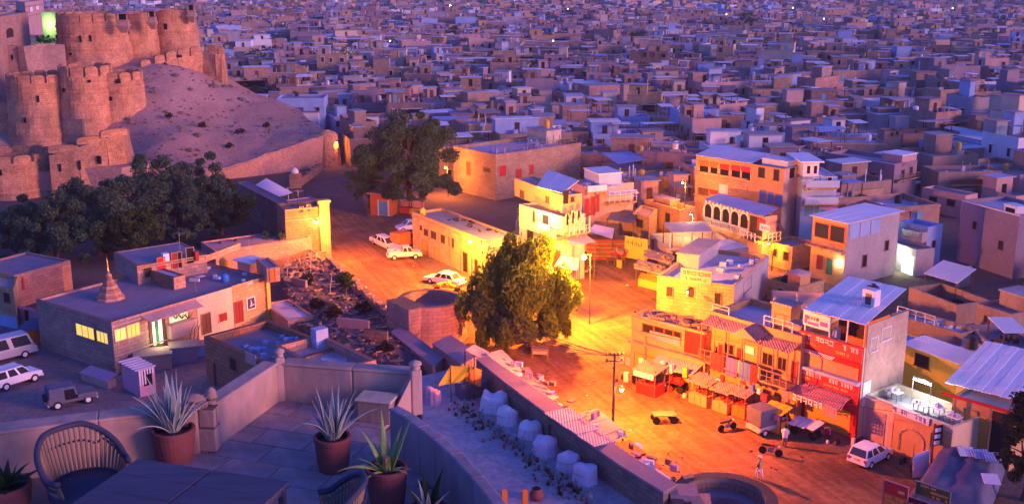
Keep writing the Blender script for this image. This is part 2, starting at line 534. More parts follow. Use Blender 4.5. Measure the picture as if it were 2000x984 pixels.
hillb, HRING = hill_mesh()
tag(hillb.build('fort_hill', 'hillsand', loc=(0, 0, 0), smooth=True), kind='structure')

b = MB()   # stones and dark scrapes lying on the slope
for k in range(420):
    x, y = R.uniform(-75, -33), R.uniform(185, 238)
    z = hz(x, y)
    if z < .5 or not inpoly(x, y, HRING): continue
    s = R.uniform(.12, .4) if R.random() < .93 else R.uniform(.5, .95)
    b.lathe((x, y, z-.1*s), [(s*.7, -.1), (s, s*.35), (s*.45, s*.7)], 6, 0, .3)
tag(b.build('slope_stones', 'darkstone'), 'loose dark stones scattered over the sandy fort slope', 'stones', kind='stuff')

rw = thing('retaining_wall', 'long low stone retaining wall along the foot of the sandy fort slope', 'wall', foot_m)
feet = [foot_l, (foot_l+foot_m)/2, foot_m, (foot_m+foot_e)/2, foot_e]
b, c = MB(), MB()
for i in range(4):
    p, q = WALLTOP[i], WALLTOP[i+1]; pb, qb = feet[i], feet[i+1]
    n = (q-p).xy.normalized(); back = Vector((-n.y, n.x, 0))*1.0
    b.hexa([pb, qb, qb+back*1.5, pb+back*1.5], [p-Vector((0, 0, .3)), q-Vector((0, 0, .3)), q-Vector((0, 0, .3))+back, p-Vector((0, 0, .3))+back])
    o = back*.08
    c.hexa([p-Vector((0, 0, .3))-o, q-Vector((0, 0, .3))-o, q-Vector((0, 0, .3))+back, p-Vector((0, 0, .3))+back], [p-o, q-o, q+back, p+back])
b.lathe((e_.x-.9, e_.y+.6, 0), [(2.6, 0), (2.0, e_.z-.3), (1.5, e_.z+.25), (.4, e_.z+.7)], 16, 0, .1)
b.build('wall', 'fortstone', rw); c.build('coping', 'rosestone', rw)

# ================================================================== fort: bastions, curtain walls, merlons
def merlon_mesh(w, h, t):
    prof = [(-w/2, 0), (w/2, 0), (w/2, h*.72), (w*.43, h*.88), (w*.28, h*.98), (0, h), (-w*.28, h*.98), (-w*.43, h*.88), (-w/2, h*.72)]
    b = MB()
    b.hexa([(x, -t/2, z) for x, z in prof], [(x, t/2, z) for x, z in prof])
    return b.mesh('merlon', 'fortstone')
MERLON = {}
def merlons_on(parent, pts, w=2.1, h=1.6, t=.6):
    me = MERLON.setdefault((w, h, t), merlon_mesh(w, h, t))
    for p, ang in pts:
        child('merlon', me, parent, Vector(p)-WLOC[parent], (0, 0, ang))
def PSORT(prof, h2):
    body = sorted([q for q in prof if q[1] < h2-1e-6 and prof.index(q) < len(prof)-3], key=lambda q: q[1]); return body+prof[-3:]
def bastion(label, xl, xr, yt, yb, Y, z0=None, batter=1.16, merl=True, mw=2.0, mh=1.5, slits=(), hollow=1.3, bands=(.14,), name='fort_bastion', mstep=1.0):
    cx, rt = (xl+xr)/2, (xr-xl)/2/FPX*Y/CP*.985
    c = AT(cx, (yt+yb)/2, Y+rt*.5); zt = ZAT(cx, yt+4, Y+rt*.5)
    zb = ZAT(cx, yb, Y-rt) if z0 is None else z0
    H = zt-zb
    wallt = zt-(mh if merl else 0)
    h2 = wallt-zb
    T = thing(name, label, 'bastion', (c.x, c.y, zb))
    b = MB()
    rb = rt*batter
    prof = [(rb, -4)]+[(rt+(rb-rt)*(1-f_)**1.4+rt*.012*math.sin(f_*37+cx), h2*f_) for f_ in [k_/11 for k_ in range(11)]]
    prof = [q_ for q_ in prof if all(abs(q_[1]-h2*(1-f)) > .5 for f in bands)]
    for f in bands:
        zz = h2*(1-f); r = rt*1.01
        prof += [(r, zz-.12), (r*1.02, zz-.1), (r*1.02, zz+.12), (r, zz+.14)]
    prof += [(rt, h2), (rt-.7, h2), (rt-.7, h2-hollow)]
    prof.sort(key=lambda q_: q_[1]) if 0 else None
    b.lathe((c.x, c.y, zb), PSORT(prof, h2), 44, 0, .045, cap=False)
    b.build('wall', 'fortstone', T, smooth=False)
    d = MB(); d.lathe((c.x, c.y, zb), [(rt-.6, h2-hollow-.2), (rt-.6, h2-hollow)], 28)
    d.build('roof', 'roofsand', T)
    if merl:
        n = max(6, int(2*math.pi*rt/(mw*1.14)*mstep))
        merlons_on(T, [((c.x+(rt-.35)*math.cos(a), c.y+(rt-.35)*math.sin(a), wallt-.02), a+math.pi/2) for a in (2*math.pi*(k+.3)/n for k in range(n))], mw, mh)
    for (sx, sy, sw, sh) in slits:
        # pixel of the slit -> angle round the drum
        u = max(-.95, min(.95, (sx-cx)/((xr-xl)/2)))
        a = -math.pi/2+math.asin(u)
        z = ZAT(sx, sy, Y)
        k = (zt-z)/H
        r = rt+(rb-rt)*max(0, k-.15)
        P = Vector((c.x+r*math.cos(a), c.y+r*math.sin(a), z))
        s = MB(); s.box((P.x, P.y, P.z-sh/2), (sw, .35, sh), a+math.pi/2)
        s.build('loophole', 'dark', T)
    return T
def curtain(label, pts, yb, th=1.4, merl=True, mw=2.0, mh=1.5, slits=(), z0=None, name='fort_wall', wallm='fortstone'):
    """pts: (px, py of the top, Y). The wall stands down to the pixel row yb (one for each point)."""
    tops = [AT(*p) for p in pts]
    ybs = yb if isinstance(yb, (list, tuple)) else [yb]*len(pts)
    bots = [AT(p[0], y, p[2]).z if z0 is None else z0 for p, y in zip(pts, ybs)]
    T = thing(name, label, 'wall', (tops[0].x, tops[0].y, min(bots)))
    b = MB(); ms = []
    for i in range(len(pts)-1):
        p, q = tops[i], tops[i+1]
        n = (q-p).xy.normalized(); back = Vector((-n.y, n.x, 0))
        dz = Vector((0, 0, mh if merl else 0))
        pb, qb = Vector((p.x, p.y, bots[i]-2)), Vector((q.x, q.y, bots[i+1]-2))
        o = back*(-.12*(p.z-bots[i]))
        b.hexa([pb+o, qb+o, qb+back*th, pb+back*th], [p-dz, q-dz, q-dz+back*th, p-dz+back*th])
        if merl:
            L = (q-p).length; k = max(1, int(L/(mw*1.1)))
            for j in range(k):
                m = p.lerp(q, (j+.5)/k)-dz+back*.3
                ms.append((m-Vector((0, 0, .15)), math.atan2(n.y, n.x)))
    b.build('wall', wallm, T)
    if merl: merlons_on(T, ms, mw, mh)
    for (i, sx, sy, sw, sh) in slits:
        F = Face(tops[i], tops[i+1]); a, z = F.hit(sx, sy)
        s = MB(); s.fbox(F, a-sw/2, a+sw/2, z-sh/2, z+sh/2, -.2, .12*(tops[i].z-z)+.06)
        s.build('loophole', 'dark', T)
    return T
# upper row
bastion('tallest rosy fort bastion with a merlon crown, leftmost of the three upper drums', 120, 246, 20, 152, 232, mw=2.2, mh=1.7, slits=((184, 74, .4, 1.3), (201, 73, .4, 1.3), (165, 103, .5, .5), (130, 72, .4, .7)), bands=(.1, .2), batter=1.2)
bastion('middle drum of the three upper fort bastions, with a jharokha on its shoulder', 232, 304, 20, 130, 240, merl=False, slits=((265, 62, .4, 1.0),), bands=(.2,), batter=1.16)
bastion('plain topped right drum of the three upper fort bastions', 300, 382, 15, 112, 246, merl=False, slits=((322, 39, .5, 1.3), (338, 51, .7, 1.3)), bands=(.12,), batter=1.13)
def jharokha(label, px, py, Y, w=3.0):
    w *= .8; p = AT(px, py, Y); T = thing('stone_balcony', label, 'balcony', p)
    b = MB(); b.box((p.x, p.y, p.z), (w, 1.6, .3)); b.box((p.x, p.y+.3, p.z+.3), (w*.8, 1.2, .9)); b.hexa([(p.x-w*.2, p.y+.2, p.z-1.4), (p.x+w*.2, p.y+.2, p.z-1.4), (p.x+w*.2, p.y+1, p.z-1.4), (p.x-w*.2, p.y+1, p.z-1.4)], [(p.x-w*.45, p.y-.7, p.z), (p.x+w*.45, p.y-.7, p.z), (p.x+w*.45, p.y+1, p.z), (p.x-w*.45, p.y+1, p.z)])
    b.build('base', 'rosestone', T)
    b = MB()
    for s in (-1, 1): b = MB(); b.box((p.x+s*w*.36, p.y-.2, p.z+1.2), (.25, .25, 1.2)); b.build('column', 'rosestone', T)
    b = MB(); b.box((p.x, p.y+.6, p.z+1.2), (w*.6, .2, 1.2)); b.build('opening', 'dark', T)
    b = MB(); b.box((p.x, p.y, p.z+2.4), (w*1.25, 2.2, .25)); b.build('roof', 'purplewash', T)
jharokha('small stone balcony with flat eaves between the first and second fort drums', 240, 51, 229, 3.6)
jharokha('small stone balcony with flat eaves between the second and third fort drums', 297, 45, 236, 2.6)
jharokha('small roofed stone balcony at the right edge of the last fort drum', 374, 32, 244, 2.4)
curtain('crenellated orange fort wall stepping up to the right edge of the hill', [(268, 122, 228), (300, 110, 231), (345, 96, 235), (395, 88, 238), (432, 88, 237)], [150, 145, 136, 158, 172], mw=2.3, mh=1.9, slits=((1, 322, 128, .5, 1.2), (2, 350, 110, 1.0, .5)))
curtain('short return of the fort wall on the right end of the hill', [(432, 88, 237), (437, 92, 246)], [174, 170], mw=2.3, mh=1.9)
# middle row
bastion('shadowed round bastion left in the middle fort row, lit on its right', 24, 142, 138, 290, 205, mw=2.2, mh=1.5, slits=((101, 190, .4, 1.2), (76, 230, .4, .9)), bands=(.08,), batter=1.2)
bastion('crenellated bastion second from the left in the middle fort row', 124, 222, 122, 292, 205, mw=2.2, mh=1.9, slits=((146, 174, .6, .7), (196, 157, .4, .5)), bands=(.22,), batter=1.16)
bastion('swelling buttressed bastion right in the middle fort row above the sandy slope', 194, 282, 134, 298, 208, mw=2.0, mh=1.6, slits=((251, 157, .9, .8), (236, 190, .4, .7)), bands=(.15,), batter=1.3)
curtain('dark recess wall behind the lowest fort bastion', [(-20, 200, 206), (60, 205, 206)], 300, merl=False)
curtain('tall plain rose wall below the arched haveli on the left', [(-20, 88, 222), (48, 92, 222), (82, 96, 230)], [170, 172, 160], merl=False, slits=((0, 25, 112, .35, 1.0),), wallm='rosestone')
curtain('pale curved rose wall between the haveli and the tallest bastion', [(46, 92, 221), (80, 86, 226), (126, 88, 228)], [150, 150, 142], merl=False, wallm='rosestone')
# lowest row
bastion('broad lowest fort bastion with a crenellated rim at the left edge', -46, 100, 290, 392, 172, z0=0, mw=2.6, mh=1.2, slits=((36, 330, .3, .9), (12, 345, .3, .9)), bands=(.16,), batter=1.06)
curtain('lowest fort wall with tall square merlons above the dark trees', [(94, 290, 171), (150, 274, 172), (205, 256, 174), (238, 245, 176)], 372, mw=4.4, mh=1.2, z0=0, slits=((0, 118, 327, .35, 1.2), (1, 155, 322, .35, 1.4), (2, 193, 312, .35, 1.2)))
curtain('return end of the lowest fort wall climbing back to the hill', [(238, 245, 176), (252, 250, 190)], 330, mw=2.8, mh=1.9, z0=0)
curtain('inner back wall behind the lowest fort wall', [(128, 236, 184), (160, 234, 184)], 275, merl=False, th=.8, wallm='darkstone')

# ================================================================== trees
def crown_mesh(c, lobes, n, leaf, m, droop=0.0, seed=1, name='crown'):
    """leaf-sized faces spread over many small clumps inside the given lobes (centre, radii)"""
    rng = np.random.default_rng(seed)
    vol = np.array([l[1][0]*l[1][1]*l[1][2] for l in lobes]); vol = vol/vol.sum()
    clumps = []
    for (lc, lr), f in zip(lobes, vol):
        k = max(5, int(52*f**.8))
        for _ in range(k):
            d = rng.normal(size=3); d /= np.linalg.norm(d)
            if d[2] < -.55: d[2] *= -.4
            q = np.array(lc)+d*np.array(lr)*rng.uniform(.45, .95)
            s = rng.uniform(.22, .42)*min(lr)
            clumps.append((q, np.array([s, s, s*(.75+droop*1.3)])))
    per = n//len(clumps)
    P = []
    for q, s in clumps:
        d = rng.normal(size=(per, 3)); d /= np.linalg.norm(d, axis=1)[:, None]
        P.append(q+d*s*rng.uniform(.45, 1.08, (per, 1)))
    P = np.concatenate(P); k = len(P)
    u = rng.normal(size=(k, 3)); u[:, 2] -= droop*2.2; u /= np.linalg.norm(u, axis=1)[:, None]
    w = np.cross(u, rng.normal(size=(k, 3))); w /= np.linalg.norm(w, axis=1)[:, None]
    s = leaf*rng.uniform(.6, 1.3, (k, 1))
    a = s*(1+droop); bb = s*.55
    V = np.stack([P-u*a*.5, P+w*bb*.5+u*a*.02, P+u*a*.5, P-w*bb*.5+u*a*.02], 1).reshape(-1, 3)-np.array(c)
    me = bpy.data.meshes.new(name)
    me.vertices.add(4*k); me.vertices.foreach_set('co', V.ravel())
    me.loops.add(4*k); me.loops.foreach_set('vertex_index', np.arange(4*k, dtype=np.int32))
    me.polygons.add(k); me.polygons.foreach_set('loop_start', np.arange(0, 4*k, 4, dtype=np.int32))
    me.update(calc_edges=True)
    me.materials.append(mat(m))
    return me
def tree(label, px, pbase, ptop, wpx, m='leaf_dark', n=7000, leaf=.5, lobes=None, trunk_r=.28, droop=0.0, low=.28, name='spreading_tree', group=None, z0=0.0, base=None, seed=None):
    g = Vector(base) if base else G(px, pbase, z0)
    zt = ZAT(px, ptop, g.y)
    H = zt-g.z; w = wpx/FPX*(g.y*CP+(CAMZ-g.z-H/2)*SP)/2
    T = thing(name, label, 'tree', g, group)
    L = []
    rng = random.Random(seed if seed is not None else int(px*13+pbase))
    if lobes is None: lobes = [(0, 0, .58, .85, .36), (-.5, .1, .45, .6, .30), (.5, -.1, .46, .6, .30), (.05, -.4, .36, .65, .28), (.1, .1, .78, .55, .22), (-.3, -.35, .24, .5, .2), (.4, -.3, .22, .5, .2)]
    for (lx, ly, lz, lr, lh) in lobes:
        j = rng.uniform(.9, 1.1)
        L.append(((g.x+lx*w, g.y+ly*w, g.z+lz*H), (lr*w*j, lr*w*j, lh*H*j)))
    o = child('crown', crown_mesh(g, L, n, leaf, m, droop, seed=int(px*7+ptop)), T); note(T, o)
    b = MB()
    fork = Vector((g.x, g.y, g.z+H*low))
    b.tube([g-Vector((0, 0, .3)), g.lerp(fork, .5)+Vector((.1, 0, 0)), fork], [trunk_r*1.4, trunk_r, trunk_r*.85], 9)
    for (lc, lr) in L:
        e = Vector(lc)+Vector((0, 0, lr[2]*.3)); mid = fork.lerp(e, .5)+Vector((rng.uniform(-.4, .4), rng.uniform(-.4, .4), .3))
        b.tube([fork-Vector((0, 0, .2)), mid, e], [trunk_r*.6, trunk_r*.4, trunk_r*.12], 6)
        for _ in range(2):
            e2 = Vector(lc)+Vector((rng.uniform(-.6, .6)*lr[0], rng.uniform(-.6, .6)*lr[1], rng.uniform(0, .6)*lr[2]))
            b.tube([mid, e2], [trunk_r*.3, trunk_r*.08], 5)
    b.build('trunk', 'bark', T)
    return T
for k_, (x_, y_, wp_, lab_) in enumerate(((395, 250, 16, 'tiny dark thorn bush high on the sandy slope'), (470, 262, 22, 'dark thorn bush in the middle of the sandy slope'), (520, 250, 18, 'dark thorn bush right of the middle one on the sandy slope'), (448, 290, 18, 'dark thorn bush low on the sandy slope'), (330, 232, 20, 'dark thorn bush at the left of the sandy slope'))):
    cs_ = [AT(x_, y_, Y_) for Y_ in range(190, 236)]; p_ = min(cs_, key=lambda q: abs(q.z-hz(q.x, q.y)))
    tree(lab_, x_, y_, y_-12, wp_, 'leaf_shadow', n=260, leaf=.34, trunk_r=.05, name='shrub', base=p_, low=.1)
GL = 'dark trees below the fort'
for (x, y, t, w, m, lab) in (
    (30, 500, 388, 150, 'leaf_dark', 'dark broad tree at the left edge under the lowest fort bastion'),
    (110, 505, 376, 150, 'leaf_dark', 'dark tree second from the left edge under the fort wall'),
    (195, 490, 338, 170, 'leaf_dark', 'dark tall tree below the right end of the lowest fort wall'),
    (290, 462, 296, 190, 'leaf_dark', 'tallest dark tree of the grove, standing before the sandy slope'),
    (375, 455, 302, 170, 'leaf_dark', 'dark tree at the right of the grove before the retaining wall'),
    (432, 452, 345, 120, 'leaf_mid', 'rightmost greener tree of the grove beside the whitewashed wall'),
    (250, 500, 400, 150, 'leaf_mid', 'lower greener tree behind the temple roof spire'),
    (350, 478, 390, 140, 'leaf_dark', 'low dark tree right behind the flat roofed upper room')):
    tree(lab, x, y+6, t, w*1.22, m, n=26000, leaf=.34, group=GL)
tree('huge dark spreading tree on the far side of the square beside the tan block', 800, 412, 212, 190, 'leaf_dark', n=42000, leaf=.46, trunk_r=.5,
     lobes=[(0, 0, .60, .82, .38), (-.5, 0, .48, .6, .30), (.55, 0, .5, .58, .32), (.1, -.4, .36, .65, .28), (.0, .1, .82, .5, .18), (-.6, -.2, .25, .5, .18), (.65, -.2, .24, .5, .2), (.3, 0, .74, .55, .22), (0, -.5, .16, .6, .14)])
tree('smaller dark tree at the left foot of the huge spreading tree', 722, 405, 300, 90, 'leaf_dark', n=4500, leaf=.5)
tree('round drooping neem tree lit orange in the middle of the square', 1014, 668, 474, 232, 'leaf_neem', n=38000, leaf=.32, trunk_r=.4, droop=.8, low=.2,
     lobes=[(0, 0, .62, .80, .36), (-.42, 0, .52, .55, .30), (.45, 0, .48, .52, .30), (0, -.42, .42, .58, .30), (.05, .1, .76, .6, .24), (-.62, -.1, .36, .36, .24), (.6, -.1, .33, .38, .26), (.15, -.5, .24, .55, .2), (-.3, -.45, .25, .5, .2), (-.5, -.2, .2, .42, .17), (.5, -.2, .18, .45, .16), (0, -.6, .16, .5, .14)])
tree('small dense shrub on the rubble bank beside the road wall', 675, 566, 527, 36, 'leaf_mid', n=1500, leaf=.25, trunk_r=.06, name='shrub', z0=2.2, low=.1)
tree('dark scrub tree filling the hollow behind the brick gate wall', 545, 505, 448, 110, 'leaf_dark', n=4200, leaf=.4, trunk_r=.12, name='shrub', low=.1)
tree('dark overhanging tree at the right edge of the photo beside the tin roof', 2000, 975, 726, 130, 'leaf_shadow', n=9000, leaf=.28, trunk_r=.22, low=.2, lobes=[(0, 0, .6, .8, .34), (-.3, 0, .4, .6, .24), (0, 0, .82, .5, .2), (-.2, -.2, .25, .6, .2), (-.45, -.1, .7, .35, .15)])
for i, (x, t, yb, w, lab) in enumerate((
    (1455, 20, 66, 48, 'rounded green tree among pale roofs far off at the upper right'),
    (1045, 116, 150, 40, 'small green tree between two pale houses in the middle distance'),
    (987, 50, 80, 32, 'small bushy tree far off above the middle of the town'),
    (788, 14, 46, 50, 'dark tree with a flat top near the upper edge of the town'),
    (676, 86, 140, 62, 'dark tree beside the lone bright lamp in the far town'),
    (520, 84, 130, 84, 'wide dark tree in the town right of the fort bastions'),
    (492, 72, 108, 60, 'dark tree just above the wide one right of the fort'),
    (1245, 56, 104, 70, 'dim wide tree in the middle of the far town'),
    (885, 50, 84, 40, 'dark tree left of the small bushy far tree'),
    (700, 46, 72, 44, 'dark tree far off above the lone bright lamp'),
    (998, 14, 34, 40, 'distant tree at the upper edge left of centre'),
    (1105, 14, 36, 60, 'distant broad tree at the upper edge right of centre'),
    (1380, 44, 66, 54, 'dim distant tree left of the rounded green one'),
    (500, 166, 200, 42, 'dark shrubby tree at the right foot of the sandy slope'),
    (96, 62, 92, 46, 'dark bushy tree inside the fort beside the green lit wall'),
    (1950, 30, 62, 50, 'dim tree near the upper right corner of the town'))):
    tree(lab, x, yb, t, w, 'leaf_mid' if i in (0, 1, 2) else 'leaf_dark', n=1400, leaf=.9 if t < 60 else .6, trunk_r=.25, base=None if x != 96 else AT(96, 92, 262), low=.2)
# ================================================================== houses
def inset(q, d):
    n = len(q); out = []
    cen = sum((Vector(p[:2]) for p in q), Vector((0, 0)))/n
    for i in range(n):
        p, a, c = Vector(q[i][:2]), Vector(q[i-1][:2]), Vector(q[(i+1) % n][:2])
        e1, e2 = (p-a).normalized(), (c-p).normalized()
        n1, n2 = Vector((-e1.y, e1.x)), Vector((-e2.y, e2.x))
        k = 1+n1.dot(n2)
        out.append(p+(n1+n2)*(d/max(k, .3)))
    return out
def quad(A, B, C, h=None, base=None, z0=0.0, ortho=True):
    """plan of a block from the pixels of three roof corners: left, nearest, right"""
    if base: zt = AT(B[0], B[1], G(base[0], base[1], z0).y).z
    else: zt = z0+h
    a, b, c = [G(p[0], p[1], zt) for p in (A, B, C)]
    if ortho:
        e = (b-a).normalized(); q = Vector((-e.y, e.x, 0))
        if q.dot(c-b) < 0: q = -q
        al = (C[0]-1000)/FPX
        k = (al*(b.y*CP-(zt-CAMZ)*SP)-b.x)/(q.x-al*q.y*CP)
        if .3*(c-b).length < k < 2.5*(c-b).length: c = b+q*k
    d = a+c-b
    q = [b, c, d, a]
    ar = sum(q[i].x*q[(i+1) % 4].y-q[(i+1) % 4].x*q[i].y for i in range(4))
    return q, zt
FOOT = []       # plans already built on, for the free houses to keep clear of
class House:
    def __init__(s, name, label, cat, qz, z0=0.0, wall='sandstone', roof='roofgrey', par=.6, th=.25, group=None, foot=True, base_drop=0.0):
        q, zt = qz
        s.q, s.zt, s.z0, s.par = q, zt, z0, par
        s.b, s.c, s.d, s.a = q
        if foot: FOOT.append([Vector(p[:2]) for p in q])
        s.T = thing(name, label, cat, (s.b.x, s.b.y, z0), group)
        o = [Vector(p[:2]) for p in q]; i = inset(q, th); dz = zt-par
        mb = MB(); vs = []
        for ring, z in ((o, z0-base_drop), (o, zt), (i, zt), (i, dz)): vs += [(p.x, p.y, z) for p in ring]
        fs = []
        for r in range(3):
            for k in range(4):
                j = (k+1) % 4; fs.append((r*4+k, r*4+j, r*4+4+j, r*4+4+k))
        mb.add(vs, fs); s.wall = mb.build('wall', wall, s.T)
        mb = MB(); mb.prism(inset(q, th-.03), dz-.15, dz); s.roofo = mb.build('roof', roof, s.T)
        s.dz = dz
        s.L, s.R = Face(s.a, s.b), Face(s.b, s.c)
        s.BK, s.LB = Face(s.c, s.d), Face(s.d, s.a)
        s.cen = (s.b+s.d)/2; s.ang = math.atan2(s.L.t.y, s.L.t.x)
    def win(s, F, rects, name='window', frame='palewood', pane='pane', sill=True, fw=.07, bars=0, proud=.07, label=None, arch=False):
        for r in rects:
            a0, a1, z0, z1 = F.rect(*r[:4])
            z0 = max(z0, s.z0+.05)
            p = MB()
            if arch:
                zc = z0+(z1-z0)*.62; n = 8
                prof = [(a0, z0), (a1, z0)]+[((a0+a1)/2+(a1-a0)/2*math.cos(math.pi*k/n), zc+(z1-zc)*math.sin(math.pi*k/n)) for k in range(n+1)]
                p.hexa([F.pt(x, z, .02) for x, z in prof], [F.pt(x, z, -.05) for x, z in prof])
                f = MB(); f.tube([F.pt(x, z, .03) for x, z in prof[1:]+[prof[0]]], fw, 5)
            else:
                f = MB()
                f.fbox(F, a0-fw, a0, z0, z1, -.05, proud); f.fbox(F, a1, a1+fw, z0, z1, -.05, proud)
                f.fbox(F, a0-fw, a1+fw, z1, z1+fw, -.05, proud+.003)
                if sill: f.fbox(F, a0-fw*1.8, a1+fw*1.8, z0-fw, z0, -.05, proud+.08)
                for k in range(bars):
                    x = a0+(a1-a0)*(k+1)/(bars+1); f.fbox(F, x-.02, x+.02, z0, z1, 0, proud*.7)
                p.fbox(F, a0, a1, z0, z1, -.06, .02)
            o = f.build(name, frame, s.T)
            if label: o['label'] = label
            p.build('pane' if name == 'window' else 'panel', pane, o)
    def door(s, F, r, m='doorbrown', frame='palewood', label=None):
        a0, a1, z0, z1 = F.rect(*r)
        z0 = max(z0, s.z0+.02)
        f = MB(); fw = .08
        f.fbox(F, a0-fw, a0, z0, z1, -.05, .08); f.fbox(F, a1, a1+fw, z0, z1, -.05, .08); f.fbox(F, a0-fw, a1+fw, z1, z1+fw, -.05, .083)
        o = f.build('door', frame, s.T)
        if label: o['label'] = label
        p = MB()
        n = 2 if a1-a0 > .9 else 1
        for k in range(n):
            x0, x1 = a0+(a1-a0)*k/n+.012, a0+(a1-a0)*(k+1)/n-.012
            p.fbox(F, x0, x1, z0, z1, -.05, .025)
            if m not in ('dark', 'shade'):
                for u in (.08, .54): p.fbox(F, x0+.12*(x1-x0), x1-.12*(x1-x0), z0+(z1-z0)*u, z0+(z1-z0)*(u+.36), 0, .05)
        p.build('leaf', m, o)
    def fpart(s, name, F, rect, d0, d1, m, bevel=0):
        a0, a1, z0, z1 = rect if not isinstance(rect[0], str) else F.rect(*rect[1:])
        b = MB(); b.fbox(F, a0, a1, z0, z1, d0, d1)
        return b.build(name, m, s.T, bevel=bevel)
    def px(s, F, x0, y0, x1, y1, d=0.0): return F.sub(0, F.L, d).rect(x0, y0, x1, y1) if d else F.rect(x0, y0, x1, y1)
    def awning(s, F, a0, a1, z, depth, drop, m, name='awning', th=.05, posts=0, pm='wood', seg=6, zbot=None):
        b = MB(); n = seg
        for k in range(n):
            x0, x1 = a0+(a1-a0)*k/n, a0+(a1-a0)*(k+1)/n
            j0 = .04*math.sin(k*2.1); 
            b.hexa([F.pt(x0, z-drop-th+j0, depth), F.pt(x1, z-drop-th+j0, depth), F.pt(x1, z-th, -.02), F.pt(x0, z-th, -.02)],
                   [F.pt(x0, z-drop+j0, depth), F.pt(x1, z-drop+j0, depth), F.pt(x1, z, -.02), F.pt(x0, z, -.02)])
        o = b.build(name, m, s.T)
        if posts:
            p = MB()
            for k in range(posts):
                x = a0+.1+(a1-a0-.2)*k/max(1, posts-1)
                p.tube([F.pt(x, s.z0 if zbot is None else zbot, depth-.08), F.pt(x, z-drop, depth-.08)], .05, 6)
            p.build('post', pm, o)
        return o
    def balcony(s, F, a0, a1, z, depth, rail=.9, m='palewood', floor='sandstone', gap=.55, solid=None):
        b = MB(); b.fbox(F, a0, a1, z-.15, z, -.05, depth)
        for k in range(max(2, int((a1-a0)/1.6))+1):
            x = a0+.1+(a1-a0-.3)*k/max(2, int((a1-a0)/1.6)); b.fbox(F, x, x+.12, z-.5, z-.15, -.05, depth*.55)
        o = b.build('balcony', floor, s.T)
        r = MB()
        if solid:
            r.fbox(F, a0, a1, z, z+rail, depth-.08, depth)
        else:
            r.fbox(F, a0, a1, z+rail-.06, z+rail, depth-.09, depth-.03); r.fbox(F, a0, a1, z+rail*.45, z+rail*.45+.04, depth-.08, depth-.04)
            n = max(2, int((a1-a0)/gap))
            for k in range(n+1):
                x = a0+.03+(a1-a0-.06)*k/n; r.fbox(F, x-.025, x+.025, z, z+rail-.06, depth-.085, depth-.035)
        r.build('railing', solid or m, o)
        return o
    def rooftop_rail(s, F, a0, a1, h=.9, m='whitemetal', d=-.12, gap=.9):
        r = MB(); z = s.zt
        r.fbox(F, a0, a1, z+h-.05, z+h, d-.03, d+.03); r.fbox(F, a0, a1, z+h*.5, z+h*.5+.04, d-.02, d+.02)
        n = max(1, int((a1-a0)/gap))
        for k in range(n+1):
            x = a0+(a1-a0)*k/n; r.fbox(F, x-.03, x+.03, z, z+h-.05, d-.033, d+.033)
        return r.build('railing', m, s.T)
    def block(s, u0, u1, v0, v1, h, wall=None, roof='roofgrey', name='upper_room', m='sandstone', over=.12):
        """a smaller room on the roof, placed in fractions of the plan (u along the left face, v going back)"""
        f = lambda u, v: s.a+(s.b-s.a)*u+(s.d-s.a)*v
        q = [f(u1, v0), f(u1, v1), f(u0, v1), f(u0, v0)]
        b = MB(); b.prism(q, s.dz-.05, s.dz+h)
        o = b.build(name, m, s.T)
        b = MB(); b.prism(inset(q, -over), s.dz+h, s.dz+h+.16); b.build('roof', roof, o)
        fl, fr = Face(q[3], q[0]), Face(q[0], q[1])
        return o, fl, fr, q, s.dz+h
    def lines(s, F, zs, d=.08, h=.14, m='rosestone', name='string_course', a0=0, a1=None):
        b = MB()
        for z in zs: b.fbox(F, a0-.03, (F.L if a1 is None else a1)+.03, z, z+h, -.02, d)
        return b.build(name, m, s.T)
def water_tank(label, p, r=.55, h=1.2, m='blackplastic', group='rooftop water tanks'):
    T = thing('water_tank', label, 'water tank', p, group)
    b = MB(); b.lathe(p, [(r*.96, 0), (r, h*.1), (r*.97, h*.28), (r, h*.32), (r*.97, h*.5), (r, h*.54), (r*.97, h*.72), (r, h*.76), (r*.8, h*.93), (r*.35, h)], 16)
    b.build('body', m, T, smooth=True)
    b = MB(); b.lathe((p[0], p[1], p[2]+h*.99), [(r*.36, 0), (r*.36, h*.08), (r*.1, h*.1)], 12); b.build('lid', m, T)
    return T
def on_roof(H, u, v, dz=0): 
    p = H.a+(H.b-H.a)*u+(H.d-H.a)*v
    return Vector((p.x, p.y, H.dz+dz))
def antenna(label, p, h=2.4):
    T = thing('roof_antenna', label, 'antenna', p)
    b = MB(); b.tube([p, Vector(p)+Vector((0, 0, h))], .025, 5)
    b.build('mast', 'metal', T)
    b = MB(); z = p[2]+h*.92
    b.tube([(p[0]-.6, p[1], z), (p[0]+.6, p[1]+.1, z)], .018, 4)
    for k in range(5): x = p[0]-.5+.25*k; b.tube([(x, p[1]-.35, z), (x, p[1]+.35, z)], .012, 4)
    b.build('aerial', 'metal', T)
